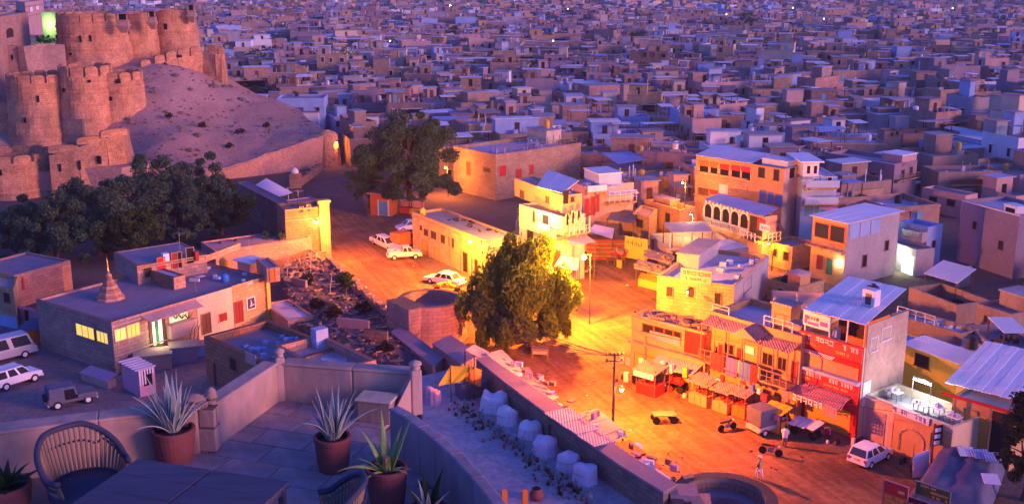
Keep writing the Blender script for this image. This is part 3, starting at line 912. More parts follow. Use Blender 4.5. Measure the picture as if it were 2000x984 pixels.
def letters(F, x0, x1, z0, z1, d, m, name, parent, rnd, gap=.28, headline=True, skip=()):
    """rows of small raised strokes: lettering whose characters cannot be made out in the photograph"""
    b = MB(); h = z1-z0; x = x0
    if h < .05 or x1-x0 > 30: print('LETTERS', name, parent.name if parent else '', x0, x1, z0, z1); return
    while x < x1-h*.4:
        w = h*rnd.uniform(.45, .8)
        if rnd.random() < .13: x += h*.7; continue
        if headline: b.fbox(F, x-h*.05, x+w+h*.05, z1-h*.16, z1, d, d+.02)
        k = rnd.choice((0, 1, 2, 3))
        st = h*.15
        b.fbox(F, x+w-st, x+w, z0, z1-h*.16, d, d+.02)
        if k == 0: b.fbox(F, x, x+w-st, z0+h*.35, z0+h*.5, d, d+.02)
        elif k == 1: b.fbox(F, x, x+w-st, z0, z0+h*.15, d, d+.02); b.fbox(F, x, x+st, z0+h*.15, z0+h*.5, d, d+.02)
        elif k == 2: b.fbox(F, x, x+st, z0+h*.2, z1-h*.16, d, d+.02); b.fbox(F, x+st, x+w-st, z0+h*.2, z0+h*.34, d, d+.02)
        else: b.fbox(F, x+w*.3, x+w*.3+st, z0+h*.1, z1-h*.16, d, d+.02)
        x += w+h*gap
    return b.build(name, m, parent)
# ================================================================== the row of shops and hotels right of the square
rl = random.Random(3)
# --- low corner shop, nearest the yellow pool of light
H = House('corner_shop', 'two storey corner shop with brown cluttered roof, at the left end of the lit row', 'shop', quad((1234, 614), (1380, 650), (1412, 618), base=(1372, 768)), wall='ochre', roof='rusttin', par=.12)
H.win(H.L, [(1256, 634, 1276, 648), (1279, 639, 1296, 653), (1299, 644, 1314, 657), (1317, 648, 1330, 661)], pane='dark', frame='wood')
H.lines(H.L, [H.L.hit(1300, 682)[1]], .5, .14, 'rusttin', 'ledge')
H.fpart('side_panel', H.L, (H.L.hit(1338, 650)[0], H.L.L, H.L.hit(1350, 690)[1], H.zt-.25), -.05, .05, 'doorred')
H.fpart('signboard', H.L, H.L.rect(1270, 652, 1330, 668), .04, .12, 'pinkcloth')
for r in ((1240, 690, 1256, 726), (1262, 698, 1284, 735), (1290, 705, 1318, 742), (1324, 716, 1356, 752)): H.door(H.L, r, 'yshutter')
H.awning(H.L, H.L.hit(1290, 700)[0], H.L.L-.2, H.L.hit(1330, 700)[1], 1.9, .5, 'asbestos', posts=3)
H.fpart('post', H.L, H.L.rect(1264, 655, 1267, 700), .35, .5, 'palewood')
b = MB()
for k in range(26):
    p = on_roof(H, rl.uniform(.05, .95), rl.uniform(.2, .95)); b.box(p, (rl.uniform(.3, 1.3), rl.uniform(.15, .5), rl.uniform(.06, .35)), rl.uniform(0, 3))
tag(b.build('roof_clutter', 'palewood'), 'planks, crates and scrap heaped on the corner shop roof', 'junk', kind='stuff')
corner = H
# --- orange block behind the corner shop
H = House('stone_house', 'orange lit stone block with a pale signboard parapet behind the corner shop', 'house', quad((1284, 538), (1434, 558), (1502, 514), base=(1434, 640)), wall='honeystone', roof='roofblue', par=.5)
H.lines(H.L, [H.zt-.12], .07, .16)
H.fpart('plaster', H.R, (0.01, H.R.L, 0, H.zt-.02), -.02, .05, 'greywash')
H.fpart('signboard', H.L, (H.L.hit(1330, 540)[0], H.L.hit(1390, 545)[0], H.zt-.2, H.zt+1.2), -.25, .1, 'pinkwash')
F = H.L; a0, a1 = F.hit(1334, 540)[0], F.hit(1386, 545)[0]
letters(F, a0, a1, H.zt+.55, H.zt+.95, .1, 'letterred', 'lettering', H.T, rl); letters(F, a0+.3, a1-.4, H.zt+.02, H.zt+.3, .1, 'letterred', 'lettering', H.T, rl)
H.win(H.L, [(1302, 560, 1314, 578), (1345, 560, 1356, 580), (1396, 572, 1408, 594)], pane='shade', frame='sandstone')
H.win(H.R, [(1452, 545, 1466, 566)], pane='dark')
H.block(.0, .3, .45, 1.0, 1.4, m='greywash', roof='concrete')
on = on_roof(H, .8, .4); b = MB()
for k in range(9):
    p = on_roof(H, rl.uniform(.45, .95), rl.uniform(.3, .9)); b.box(p, (rl.uniform(.3, .8), rl.uniform(.3, .8), rl.uniform(.2, .6)), rl.uniform(0, 3))
tag(b.build('roof_clutter', 'bluewash'), 'bluish boxes and bundles lying on the orange stone block roof', 'junk', kind='stuff')
orangeb = H
# --- long yellow hotel with verandas
H = House('veranda_hotel', 'long two storey orange hotel with timber verandas and a wide blue roof', 'hotel', quad((1388, 607), (1566, 657), (1642, 606), base=(1560, 822)), wall='ochre', roof='roofblue', par=.55)
z1 = H.L.hit(1480, 722)[1]; zv = H.L.hit(1480, 660)[1]
H.awning(H.L, .1, H.L.L*.50, zv+.9, 1.5, .45, 'rusttin', name='veranda_roof', posts=4, pm='palewood', zbot=z1)
H.awning(H.L, H.L.L*.505, H.L.L-.1, zv+.55, 1.5, .45, 'rusttin', name='veranda_roof', posts=4, pm='palewood', zbot=z1)
g = MB(); a = H.L.hit(1475, 650)[0]      # small gable over the middle of the veranda
g.hexa([H.L.pt(a-1.3, zv+.35, 1.7), H.L.pt(a+1.3, zv+.35, 1.7), H.L.pt(a+1.3, zv+.6, 0), H.L.pt(a-1.3, zv+.6, 0)], [H.L.pt(a-.02, zv+1.15, 1.7), H.L.pt(a+.02, zv+1.15, 1.7), H.L.pt(a+.02, zv+1.25, 0), H.L.pt(a-.02, zv+1.25, 0)]); g.build('gable', 'rusttin', H.T)
H.balcony(H.L, .1, H.L.L*.36, z1, 1.6, 1.0, 'palewood'); H.balcony(H.L, H.L.L*.365, H.L.L*.7, z1, 1.6, 1.0, 'palewood', solid='yellow'); H.balcony(H.L, H.L.L*.705, H.L.L-.1, z1-.1, 1.6, 1.0, 'palewood')
H.win(H.L, [(1394, 676, 1402, 700), (1416, 672, 1433, 690), (1490, 690, 1510, 712), (1520, 698, 1536, 722)], pane='dark', frame='palewood', bars=1)
for r in ((1404, 672, 1412, 708), (1440, 680, 1449, 716), (1546, 705, 1556, 746)): H.door(H.L, r, 'doorred')
H.fpart('signboard', H.L, H.L.rect(1456, 676, 1474, 690), .02, .1, 'posterwhite')
H.rooftop_rail(H.L, H.L.hit(1490, 640)[0], H.L.hit(1545, 655)[0])
H.rooftop_rail(H.L, .1, H.L.L*.2, .7)
o, fl, fr, q_, zt_ = H.block(.60, .80, .18, .42, 2.3, m='ochre', roof='roofsand', name='stair_cabin')
H.block(.80, .93, .14, .3, 1.0, m='greywash', roof='concrete', name='parapet_box')
for r in ((1398, 740, 1420, 775), (1426, 750, 1448, 784), (1500, 770, 1522, 806), (1530, 780, 1552, 815)): H.door(H.L, r, 'yshutter')
for k, (x, y) in enumerate(((1388, 735), (1440, 748))): pass
hotel = H
for k, (x0, x1, m_, lab) in enumerate(((1440, 1462, 'bannerpurple', 'purple cloth hung over the hotel veranda rail beside a red one'), (1410, 1436, 'redcloth', 'red cloth hung over the left end of the hotel veranda rail'), (1466, 1488, 'bluecloth', 'dark blue cloth hung over the middle of the hotel veranda rail'), (1489, 1502, 'redsign', 'narrow bright red cloth hung at the right of the blue one'))):
    a0, a1 = H.L.hit(x0, 720)[0], H.L.hit(x1, 720)[0]
    b = MB(); n = 5
    for i in range(n):
        u0, u1 = a0+(a1-a0)*i/n, a0+(a1-a0)*(i+1)/n
        b.fbox(H.L, u0, u1, z1-.45-.1*(i % 2), z1+1.03, 1.60+.03*(i % 2), 1.66+.03*(i % 2))
    tag(b.build('hanging_cloth', m_), lab, 'cloth', 'cloths hung over the veranda rails')
# stalls before the hotel
def stall(label, F, x0, x1, ypx, zr, depth, roofm, bodym, counter=1.0, d0=.3, sign=None, open_h=None, slats=0):
    a0, a1 = F.hit(x0, ypx)[0], F.hit(x1, ypx)[0]
    base = F.pt((a0+a1)/2, 0, d0+depth/2)
    T = thing('market_stall', label, 'stall', base)
    b = MB(); b.fbox(F, a0, a1, .04, counter, d0+.08, d0+depth-.05)
    b.build('counter', bodym, T)
    if slats:
        for k in range(slats):
            u0, u1 = a0+(a1-a0)*k/slats, a0+(a1-a0)*(k+1)/slats
            c = MB(); c.fbox(F, u0+.02, u1-.02, .1, counter-.05, d0+depth-.05, d0+depth+.0)
            c.build('panel', bodym, T)
    for u in (a0+.05, a1-.05):
        for d in (d0+.06, d0+depth-.06):
            c = MB(); c.fbox(F, u-.04, u+.04, 0, zr-.05, d-.04, d+.04); c.build('post', 'wood', T)
    c = MB(); n = 5
    for k in range(n):
        u0, u1 = a0-.2+(a1-a0+.4)*k/n, a0-.2+(a1-a0+.4)*(k+1)/n; j = .03*(k % 2)
        c.hexa([F.pt(u0, zr-.3+j, d0+depth+.3), F.pt(u1, zr-.3+j, d0+depth+.3), F.pt(u1, zr+j, d0-.1), F.pt(u0, zr+j, d0-.1)], [F.pt(u0, zr-.25+j, d0+depth+.3), F.pt(u1, zr-.25+j, d0+depth+.3), F.pt(u1, zr+.05+j, d0-.1), F.pt(u0, zr+.05+j, d0-.1)])
    c.build('canopy', roofm, T)
    c = MB()
    for k in range(12):
        u = rl.uniform(a0+.15, a1-.15); c.box(F.pt(u, counter, d0+rl.uniform(.2, depth-.3)), (rl.uniform(.12, .4), rl.uniform(.12, .3), rl.uniform(.1, .4)), rl.uniform(0, 3))
    tag(c.build('goods', 'redcloth', T), kind='stuff')
    if sign:
        c = MB(); c.fbox(F, a0, a1, zr-.75, zr-.3, d0+depth+.28, d0+depth+.34); c.build('signboard', sign, T)
    return T
F = hotel.L
stall('market stall with rusty sheet canopy and a white board, before the corner shop', corner.L, 1288, 1326, 748, 2.5, 1.6, 'rusttin', 'redpaint', sign='posterwhite', d0=2.2)
stall('low market stall with rusty sheet canopy and ochre panels, left before the hotel', F, 1392, 1428, 775, 2.3, 1.5, 'rusttin', 'ochre', slats=3, d0=1.9)
stall('market stall with sagging rusty canopy and ochre panels, second before the hotel', F, 1436, 1466, 790, 2.2, 1.4, 'rusttin', 'ochre', slats=2, d0=1.9)
stall('market stall of orange boards at the middle of the hotel front', F, 1470, 1496, 800, 2.3, 1.3, 'rusttin', 'orangecloth', slats=2, d0=1.7)
# --- tall red fronted building
H = House('red_shop_house', 'tall narrow shop house with red banner front and white tin rooftop shed', 'shop house', quad((1563, 643), (1688, 679), (1772, 612), base=(1681, 856)), wall='cream', roof='concrete', par=.7)
red = H
F = H.L
zb = lambda x, y: F.hit(x, y)[1]
def band(name, y0, y1, m_, d0, d1, x=1623, a0=.02, a1=None, bev=0): return H.fpart(name, F, (a0, F.L-.02 if a1 is None else a1, zb(x, y1), zb(x, y0)), d0, d1, m_, bev)
H.fpart('front', F, (.0, F.L+.0, 0, H.zt-.004), -.03, .06, 'redpaint')
s1 = band('banner', 661, 691, 'redsign', .06, .16)
letters(F, .3, F.L*.22, zb(1623, 674), zb(1623, 665), .16, 'letterwhite', 'lettering', s1, rl); letters(F, F.L*.28, F.L*.62, zb(1623, 674), zb(1623, 664), .16, 'letterwhite', 'lettering', s1, rl); letters(F, F.L*.66, F.L*.96, zb(1623, 675), zb(1623, 665), .16, 'letterwhite', 'lettering', s1, rl)
letters(F, .8, F.L*.3, zb(1623, 683), zb(1623, 679), .16, 'letteryellow', 'lettering', s1, rl); letters(F, F.L*.6, F.L*.8, zb(1623, 685), zb(1623, 680), .16, 'letteryellow', 'lettering', s1, rl)
band('lattice_band', 692, 702, 'redpaint', .06, .2)
b = MB()
for k in range(16):
    x = F.L*(.08+.03*k); b.hexa([F.pt(x, zb(1623, 701), .2), F.pt(x+.1, zb(1623, 701), .2), F.pt(x+.1, zb(1623, 701), .17), F.pt(x, zb(1623, 701), .17)], [F.pt(x+.3, zb(1623, 693), .22), F.pt(x+.4, zb(1623, 693), .22), F.pt(x+.4, zb(1623, 693), .17), F.pt(x+.3, zb(1623, 693), .17)])
b.build('lattice', 'letterwhite', H.T)
band('window_band', 703, 726, 'ochre', .05, .1, a0=.25, a1=F.L-.25)
H.win(F, [(1568, 690, 1582, 714)], pane='dark', frame='wood')
band('ledge', 727, 733, 'bluewash', .06, .55)
s2 = band('banner', 733, 757, 'redsign', .1, .3)
letters(F, .25, F.L*.3, zb(1623, 744), zb(1623, 737), .3, 'letterwhite', 'lettering', s2, rl); letters(F, F.L*.33, F.L*.93, zb(1623, 745), zb(1623, 737), .3, 'letterwhite', 'lettering', s2, rl)
letters(F, .7, F.L*.25, zb(1623, 752), zb(1623, 748), .3, 'letteryellow', 'lettering', s2, rl); letters(F, F.L*.45, F.L*.85, zb(1623, 753), zb(1623, 749), .3, 'letteryellow', 'lettering', s2, rl)
aw = H.awning(F, .0, F.L*.86, zb(1615, 757), 1.7, .75, 'rusttin', name='tile_awning', seg=10)
b = MB(); zz = zb(1615, 757)
for k in range(22):
    x = F.L*.86*k/22
    for dx in (.28, -.28):
        b.hexa([F.pt(x+.28-dx/2, zz-.72, 1.68), F.pt(x+.33-dx/2, zz-.72, 1.68), F.pt(x+.33+dx/2, zz+.03, .02), F.pt(x+.28+dx/2, zz+.03, .02)], [F.pt(x+.28-dx/2, zz-.69, 1.68), F.pt(x+.33-dx/2, zz-.69, 1.68), F.pt(x+.33+dx/2, zz+.06, .02), F.pt(x+.28+dx/2, zz+.06, .02)])
b.build('tile_ribs', 'pinkcloth', aw)
letters(F, .55, F.L*.62, zz-1.15, zz-.62, 1.72, 'letterwhite', 'lettering', H.T, rl)
for (u0, u1) in ((.0, .45), (F.L*.66, F.L*.84)):
    b = MB()
    for k in range(5): x = u0+(u1-u0)*k/4; b.fbox(F, x-.03, x+.03, zz-1.5, zz-.7, 1.68, 1.74)
    for k in range(4): z = zz-1.5+.26*k; b.fbox(F, u0, u1, z, z+.05, 1.683, 1.737)
    b.build('lattice', 'pinkcloth', H.T)
H.fpart('shutter', F, F.rect(1572, 790, 1668, 840), .05, .1, 'yshutter')
H.fpart('pilaster', F, (F.L*.9, F.L-.05, .02, zb(1680, 775)), .05, .2, 'redpaint')
H.fpart('poster', H.R, H.R.rect(1684, 745, 1698, 790), .02, .06, 'posterwhite')
H.fpart('wall_panel', H.R, (.25, H.R.L-.1, 2.5, H.zt+1.75), -.2, .04, 'oldplaster')
H.win(H.R, [(1722, 640, 1738, 662), (1700, 660, 1712, 684)], pane='redcloth', frame='whitewash')
# rooftop shed
zs = H.zt+2.0
sa, sb, sc = G(1569, 604, zs), G(1690, 634, zs), G(1770, 569, zs); sd = sa+sc-sb
b = MB(); n = 7
for k in range(n):
    p0, p1, q0, q1 = sa.lerp(sb, k/n), sa.lerp(sb, (k+1)/n), sd.lerp(sc, k/n), sd.lerp(sc, (k+1)/n)
    j = Vector((0, 0, .025*(k % 2))); up = Vector((0, 0, .25))
    b.hexa([p0+j-Vector((0, 0, .05)), p1+j-Vector((0, 0, .05)), q1+j+up-Vector((0, 0, .05)), q0+j+up-Vector((0, 0, .05))], [p0+j, p1+j, q1+j+up, q0+j+up])
sh = b.build('shed_roof', 'whitetin', H.T)
for u in (.06, .45, .72, .98): b = MB(); p = H.a.lerp(H.b, u)+(H.d-H.a).normalized()*.15; b.box((p.x, p.y, H.zt-.5), (.1, .1, zs-H.zt+.5), H.ang); b.build('shed_post', 'whitemetal', sh)
H.fpart('billboard', F, F.rect(1570, 612, 1623, 640), .0, .12, 'posterwhite')
a0, a1, z0_, z1_ = F.rect(1572, 614, 1621, 638)
b = MB(); b.fbox(F, a0+.3, a0+(a1-a0)*.6, z0_+.5, z1_-.25, .12, .14); b.build('billboard_print', 'letterred', H.T)
b = MB(); b.fbox(F, a0+.05, a0+.3, z0_+.1, z1_-.2, .12, .135); b.fbox(F, a0+(a1-a0)*.66, a1-.1, z0_+.2, z1_-.45, .12, .137); b.fbox(F, a0+.35, a0+(a1-a0)*.6, z0_+.08, z0_+.3, .12, .138); b.build('billboard_print', 'bannerpurple', H.T)
letters(F, a0+.45, a0+(a1-a0)*.57, z0_+(z1_-z0_)*.45, z0_+(z1_-z0_)*.72, .14, 'letterwhite', 'lettering', H.T, rl)
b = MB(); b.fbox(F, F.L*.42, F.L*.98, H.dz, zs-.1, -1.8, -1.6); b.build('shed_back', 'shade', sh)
b = MB(); b.fbox(F, F.L*.7, F.L*.98, H.dz, H.zt+.55, -.35, -.15); b.build('shed_board', 'orangecloth', sh)
b = MB(); b.fbox(Face(H.b, H.c), .1, H.R.L*.55, H.zt-.05, zs-.05, -.12, -.02); b.build('shed_side', 'orangecloth', sh)
b = MB(); b.lathe(H.a.lerp(H.b, .5)+Vector((0, 0, -.4))+(H.d-H.a).normalized()*.7, [(.3, 0), (.33, .5), (.3, 1.1)], 10); tag(b.build('plastic_drum', 'bluewash'), 'pale blue drum standing on the open top floor of the red building', 'drum')
p = sb.lerp(sc, .42)+(sa-sb).normalized()*1.1+Vector((0, 0, .15))
T = thing('cooler_box', 'white roof cooler box with a doorway at the edge of the white tin roof', 'cooler', p)
b = MB(); b.box(p, (1.1, .9, 1.35), H.ang); b.build('body', 'whitemetal', T, bevel=.04)
b = MB(); b.box(p-H.L.n*.0+H.L.n*.46+Vector((0, 0, .15)), (.5, .06, .9), H.ang); b.build('panel', 'darkmetal', T)
water_tank('black water tank behind the white cooler on the red building roof', p+Vector((.5, 1.3, .0)), .55, 1.3)
# --- food stall, cart, and things on the road before it
F = red.L
stall('lit food stall with yellow canopy and red goods by the red building', F, 1548, 1582, 838, 2.1, 1.1, 'yellowcloth', 'yellow', sign='pinkcloth', d0=3.0)
T = thing('hand_cart', 'hand cart carrying three white boards before the red building', 'cart', F.pt(F.hit(1607, 870)[0], 0, 2.6))
a = F.hit(1607, 870)[0]
b = MB(); b.fbox(F, a-1.0, a+1.0, .75, .85, 2.0, 3.1); b.build('deck', 'wood', T)
for k, (u, t_) in enumerate(((-.75, .25), (0, .1), (.75, -.1))):
    b = MB(); w = .34
    b.hexa([F.pt(a+u-w, .95, 3.3+t_), F.pt(a+u+w, .95, 3.3+t_), F.pt(a+u+w+.1, 1.25, 1.9+t_), F.pt(a+u-w+.1, 1.25, 1.9+t_)], [F.pt(a+u-w, 1.0, 3.3+t_), F.pt(a+u+w, 1.0, 3.3+t_), F.pt(a+u+w+.1, 1.3, 1.9+t_), F.pt(a+u-w+.1, 1.3, 1.9+t_)]); b.build('board', 'whitemetal', T)
for s in (-.85, .85):
    for d in (2.2, 2.9):
        b = MB(); c = F.pt(a+s, .36, d); b.tube([c-F.n*.03, c+F.n*.03], .36, 16); b.build('wheel', 'rubber', T)
for s in (-.5, .5):
    b = MB(); b.fbox(F, a+s-.04, a+s+.04, .3, .75, 2.2, 2.9); b.build('axle_frame', 'wood', T)
# --- terrace shop row with the tube light
H = House('terrace_shop', 'one storey shop row with a pink shutter, an orange arch and a lit roof terrace', 'shop', quad((1689, 768), (1862, 834), (1925, 800), base=(1860, 922)), wall='cream', roof='concrete', par=.6)
F = H.L
H.fpart('shutter', F, F.rect(1691, 800, 1729, 862), .0, .06, 'shutter'); H.fpart('shutter', F, F.rect(1733, 822, 1745, 876), .0, .05, 'pinkwash')
H.lines(F, [F.hit(1720, 785)[1]], .3, .12, 'pinkwash', 'ledge', a1=F.L*.36)
H.fpart('front', F, (F.L*.36, F.L, 0, F.hit(1800, 822)[1]), -.02, .05, 'ochre')
H.win(F, [(1757, 838, 1806, 888)], name='arched_door', pane='orangecloth', frame='honeystone', arch=True, fw=.12)
s_ = H.fpart('signboard', F, F.rect(1745, 803, 1818, 817), .05, .14, 'posterwhite'); a0, a1, z0_, z1_ = F.rect(1746, 805, 1816, 815)
letters(F, a0, a1, z0_, z1_, .14, 'bannerblue', 'lettering', s_, rl)
H.win(F, [(1828, 846, 1842, 862)], pane='shade')
terr = H
tb = on_roof(H, .42, .62); tz = H.dz
T = thing('tube_lamp', 'bright white tube lamp hanging over the shop row terrace', 'lamp', tb+Vector((0, 0, 2.1)))
b = MB(); b.tube([tb+H.L.t*-.75+Vector((0, 0, 2.1)), tb+H.L.t*.75+Vector((0, 0, 2.1))], .06, 8); b.build('tube', EM('tubeglow', (.86, .95, 1.0), 30), T)
b = MB(); b.tube([tb+H.L.t*-.8+Vector((0, 0, 0)), tb+H.L.t*-.8+Vector((0, 0, 2.3)), tb+H.L.t*.8+Vector((0, 0, 2.3)), tb+H.L.t*.8], .03, 5); b.build('frame', 'metal', T)
lamp('tube_light', tb+Vector((0, 0, 1.95)), (.85, .92, 1.0), 220, .3, T)
for k, (u, v, m_, lab) in enumerate(((.5, .42, 'whitecloth', 'white cloth covered table under the tube lamp'), (.64, .52, 'whitecloth', 'second white table right of the one under the tube lamp'), (.16, .5, 'lilaccloth', 'pile of white chairs and cloths left of the tube lamp'), (.86, .4, 'whitecloth', 'white covered bundle at the right end of the lit terrace'))):
    p = on_roof(H, u, v); T = thing('cafe_table', lab, 'table', p)
    b = MB(); b.box(p+Vector((0, 0, .7)), (1.15, .8, .06), H.ang); b.build('tabletop', m_, T)
    for sx in (-.45, .45):
        for sy in (-.3, .3):
            b = MB(); q = p+H.L.t*sx+H.L.n*sy; b.box(q, (.05, .05, .7), H.ang); b.build('leg', 'metal', T)
    b = MB()
    for i in range(6): b.box(p+Vector((rl.uniform(-.4, .4), rl.uniform(-.3, .3), .76)), (.2, .16, rl.uniform(.05, .25)), i)
    tag(b.build('goods', 'lilaccloth', T), kind='stuff')
# --- yellow house behind
H = House('yellow_house', 'bright yellow house with pale tin roof and lit doorway behind the tube lamp', 'house', quad((1738, 660), (1873, 708), (1910, 684), base=(1873, 800)), wall='yellow', roof='bluetin', par=.05)
H.win(H.L, [(1788, 693, 1814, 716)], pane='dark', frame='wood', bars=0)
H.door(H.L, (1742, 684, 1757, 722), 'doorbrown')
H.win(H.L, [(1743, 668, 1757, 680)], pane=EM('doorglow', (1, .72, .25), 5), frame='wood', label='small lit window over the brown door')
b = MB(); e = .25; q = inset(H.q, -.3); f = lambda u: Vector((*(q[3].lerp(q[0], u)), H.zt+.02)); g_ = lambda u: Vector((*(q[2].lerp(q[1], u)), H.zt+.25)); n = 9
for k in range(2, n): b.slab([f(k/n), f((k+1)/n), g_((k+1)/n), g_(k/n)], .05)
b.build('roof_sheets', 'whitetin', H.T)
yellowh = H
# --- right hand house with the big white tin roof
H = House('tin_roof_house', 'orange house under a wide white tin roof at the right edge', 'house', quad((1862, 772), (1984, 806), (2060, 752), base=(1978, 920)), wall='ochre', roof='concrete', par=.05)
zs = H.zt+.35
sa, sb, sd = G(1846, 746, zs), G(1990, 782, zs), G(1925, 669, zs); sc = sb+sd-sa
b = MB(); n = 8
for k in range(n):
    p0, p1, q0, q1 = sa.lerp(sb, k/n), sa.lerp(sb, (k+1)/n), sd.lerp(sc, k/n), sd.lerp(sc, (k+1)/n); j = Vector((0, 0, .03*(k % 2)))
    b.slab([p0+j, p1+j, q1+j+Vector((0, 0, .2)), q0+j+Vector((0, 0, .2))], .06)
b.build('roof_sheets', 'whitetin', H.T)
H.fpart('fascia', H.L, (-.6, H.L.L+.3, H.zt+.1, H.zt+.32), .6, .66, 'redpaint')
H.fpart('recess', H.L, (H.L.L*.62, H.L.L-.1, .1, H.zt-.3), .0, .04, 'shade'); H.door(H.L, (1880, 800, 1905, 870), 'ochre'); H.fpart('curtain', H.L, H.L.rect(1912, 812, 1935, 885), .02, .1, 'yshutter')
for x in (1866, 1938): H.fpart('post', H.L, (H.L.hit(x, 830)[0]-.07, H.L.hit(x, 830)[0]+.07, 0, H.zt+.1), .45, .6, 'palewood')
# canvas shack in front of it
def drape(label, poly, z0, hfun, m_, name='canvas_shack', cat='shack', nx=22):
    """a canvas sheet thrown over a low frame, hanging to the ground at its edges"""
    a, b_, c, d = [Vector(p) for p in poly]
    T = thing(name, label, cat, (a+b_+c+d)/4); mb = MB(); vs = []
    for i in range(nx+1):
        for j in range(nx+1):
            u, v = i/nx, j/nx
            p = a.lerp(b_, u).lerp(d.lerp(c, u), v)
            edge = min(u, 1-u, v, 1-v)
            h = hfun(u, v)*min(1, edge*7)
            vs.append((p.x, p.y, z0+h+(.12*noise.noise((p.x*1.3, p.y*1.3, 3)) if edge > 0 else 0)))
    fs = [(i*(nx+1)+j, (i+1)*(nx+1)+j, (i+1)*(nx+1)+j+1, i*(nx+1)+j+1) for i in range(nx) for j in range(nx)]
    mb.add(vs, fs); mb.build('canvas', m_, T, smooth=True)
    return T
sk = [G(*p) for p in ((1760, 985), (1930, 1010), (1965, 915), (1840, 890))]
T = drape('dark blue canvas shack with pale sheets on its crest, before the tin roof house', sk, 0, lambda u, v: 1.25+.9*max(0, 1-abs(v-.62)*2.2)+.35*abs(((u*3.2) % 1)-.5)-.3*u, 'darkcanvas')
for k, (x, y, m_) in enumerate(((1888, 879, 'whitetin'), (1918, 884, 'bluetin'), (1940, 890, 'bluetin'), (1936, 932, 'lilaccloth'))):
    p = G(x, y, 2.4); b = MB(); b.hexa([p+Vector((-.6, -.4, -.25)), p+Vector((.5, -.5, -.3)), p+Vector((.6, .5, 0)), p+Vector((-.5, .5, .05))], [p+Vector((-.6, -.4, -.2)), p+Vector((.5, -.5, -.25)), p+Vector((.6, .5, .05)), p+Vector((-.5, .5, .1))]); b.build('sheet', m_, T)
# tilted lilac sheet and bundles left of it
T = thing('tarpaulin_screen', 'lilac cloth screen slung on poles left of the dark canvas shack', 'screen', G(1815, 930))
for k, (x, y, w) in enumerate(((1800, 935, 1.3), (1830, 910, 1.1))):
    p = G(x, y); b = MB(); b.hexa([p+Vector((-w/2, 0, .1)), p+Vector((w/2, .4, .1)), p+Vector((w/2, .46, .1)), p+Vector((-w/2, .06, .1))], [p+Vector((-w/2, .3, 1.7)), p+Vector((w/2, .7, 2.0)), p+Vector((w/2, .76, 2.0)), p+Vector((-w/2, .36, 1.7))]); b.build('cloth', 'lilaccloth', T)
    b = MB(); b.tube([p+Vector((-w/2, .3, 0)), p+Vector((-w/2, .3, 2.6))], .03, 5); b.build('pole', 'darkmetal', T)
# boards at the bottom right
def board(label, x0, x1, ytop, ybot, yg, face_m, rows, name='signboard'):
    pl = G(x0, yg); pr = G(x1, yg+(x1-x0)*.36); F = Face(pl, pr)
    a0, a1, z0_, z1_ = F.rect(x0, ytop+(x1-x0)*.18, x1, ybot+(x1-x0)*.18)
    T = thing(name, label, 'signboard', (pl+pr)/2)
    b = MB(); b.fbox(F, 0, F.L, z0_, z1_, -.05, .0); b.build('panel', face_m, T)
    b = MB()
    for (u0, u1, w0, w1) in ((0, F.L, z1_-.06, z1_), (0, F.L, z0_, z0_+.06)): b.fbox(F, u0, u1, w0, w1, .0, .05)
    for u in (0, F.L-.06): b.fbox(F, u, u+.06, z0_+.06, z1_-.06, .0, .052)
    b.build('frame', 'metal', T)
    for u in (.1, F.L-.1):
        b = MB(); b.fbox(F, u-.04, u+.04, 0, z0_, -.05, .0); b.build('post', 'darkmetal', T)
    H_ = z1_-z0_
    for (kind, m_, u0, u1, w0, w1) in rows:
        if kind == 'p':
            b = MB(); b.fbox(F, F.L*u0, F.L*u1, z0_+H_*w0, z0_+H_*w1, .0, .02); b.build('print', m_, T)
        else: letters(F, F.L*u0, F.L*u1, z0_+H_*w0, z0_+H_*w1, .02, m_, 'lettering', T, rl)
    return T
board('red and orange signboard standing at the roadside in the bottom right corner', 1720, 1768, 932, 985, 1010, 'redsign', [('p', 'orangecloth', .04, .96, .06, .52), ('l', 'letteryellow', .1, .9, .36, .46), ('l', 'letteryellow', .12, .85, .22, .31), ('l', 'letteryellow', .1, .88, .09, .17), ('p', 'letteryellow', .6, .85, .66, .76)])
board('dark green signboard with orange lettering beside the dark canvas shack', 1783, 1851, 934, 962, 1000, 'signgreen', [('l', 'letteryellow', .15, .6, .70, .84), ('l', 'letteryellow', .45, .93, .42, .56), ('l', 'letteryellow', .5, .93, .12, .28)])
board('pink and maroon signboard in front of the dark green one', 1768, 1832, 964, 995, 1022, 'signmaroon', [('p', 'pinkcloth', .04, .5, .08, .6), ('l', 'letterdark', .1, .45, .3, .42)])

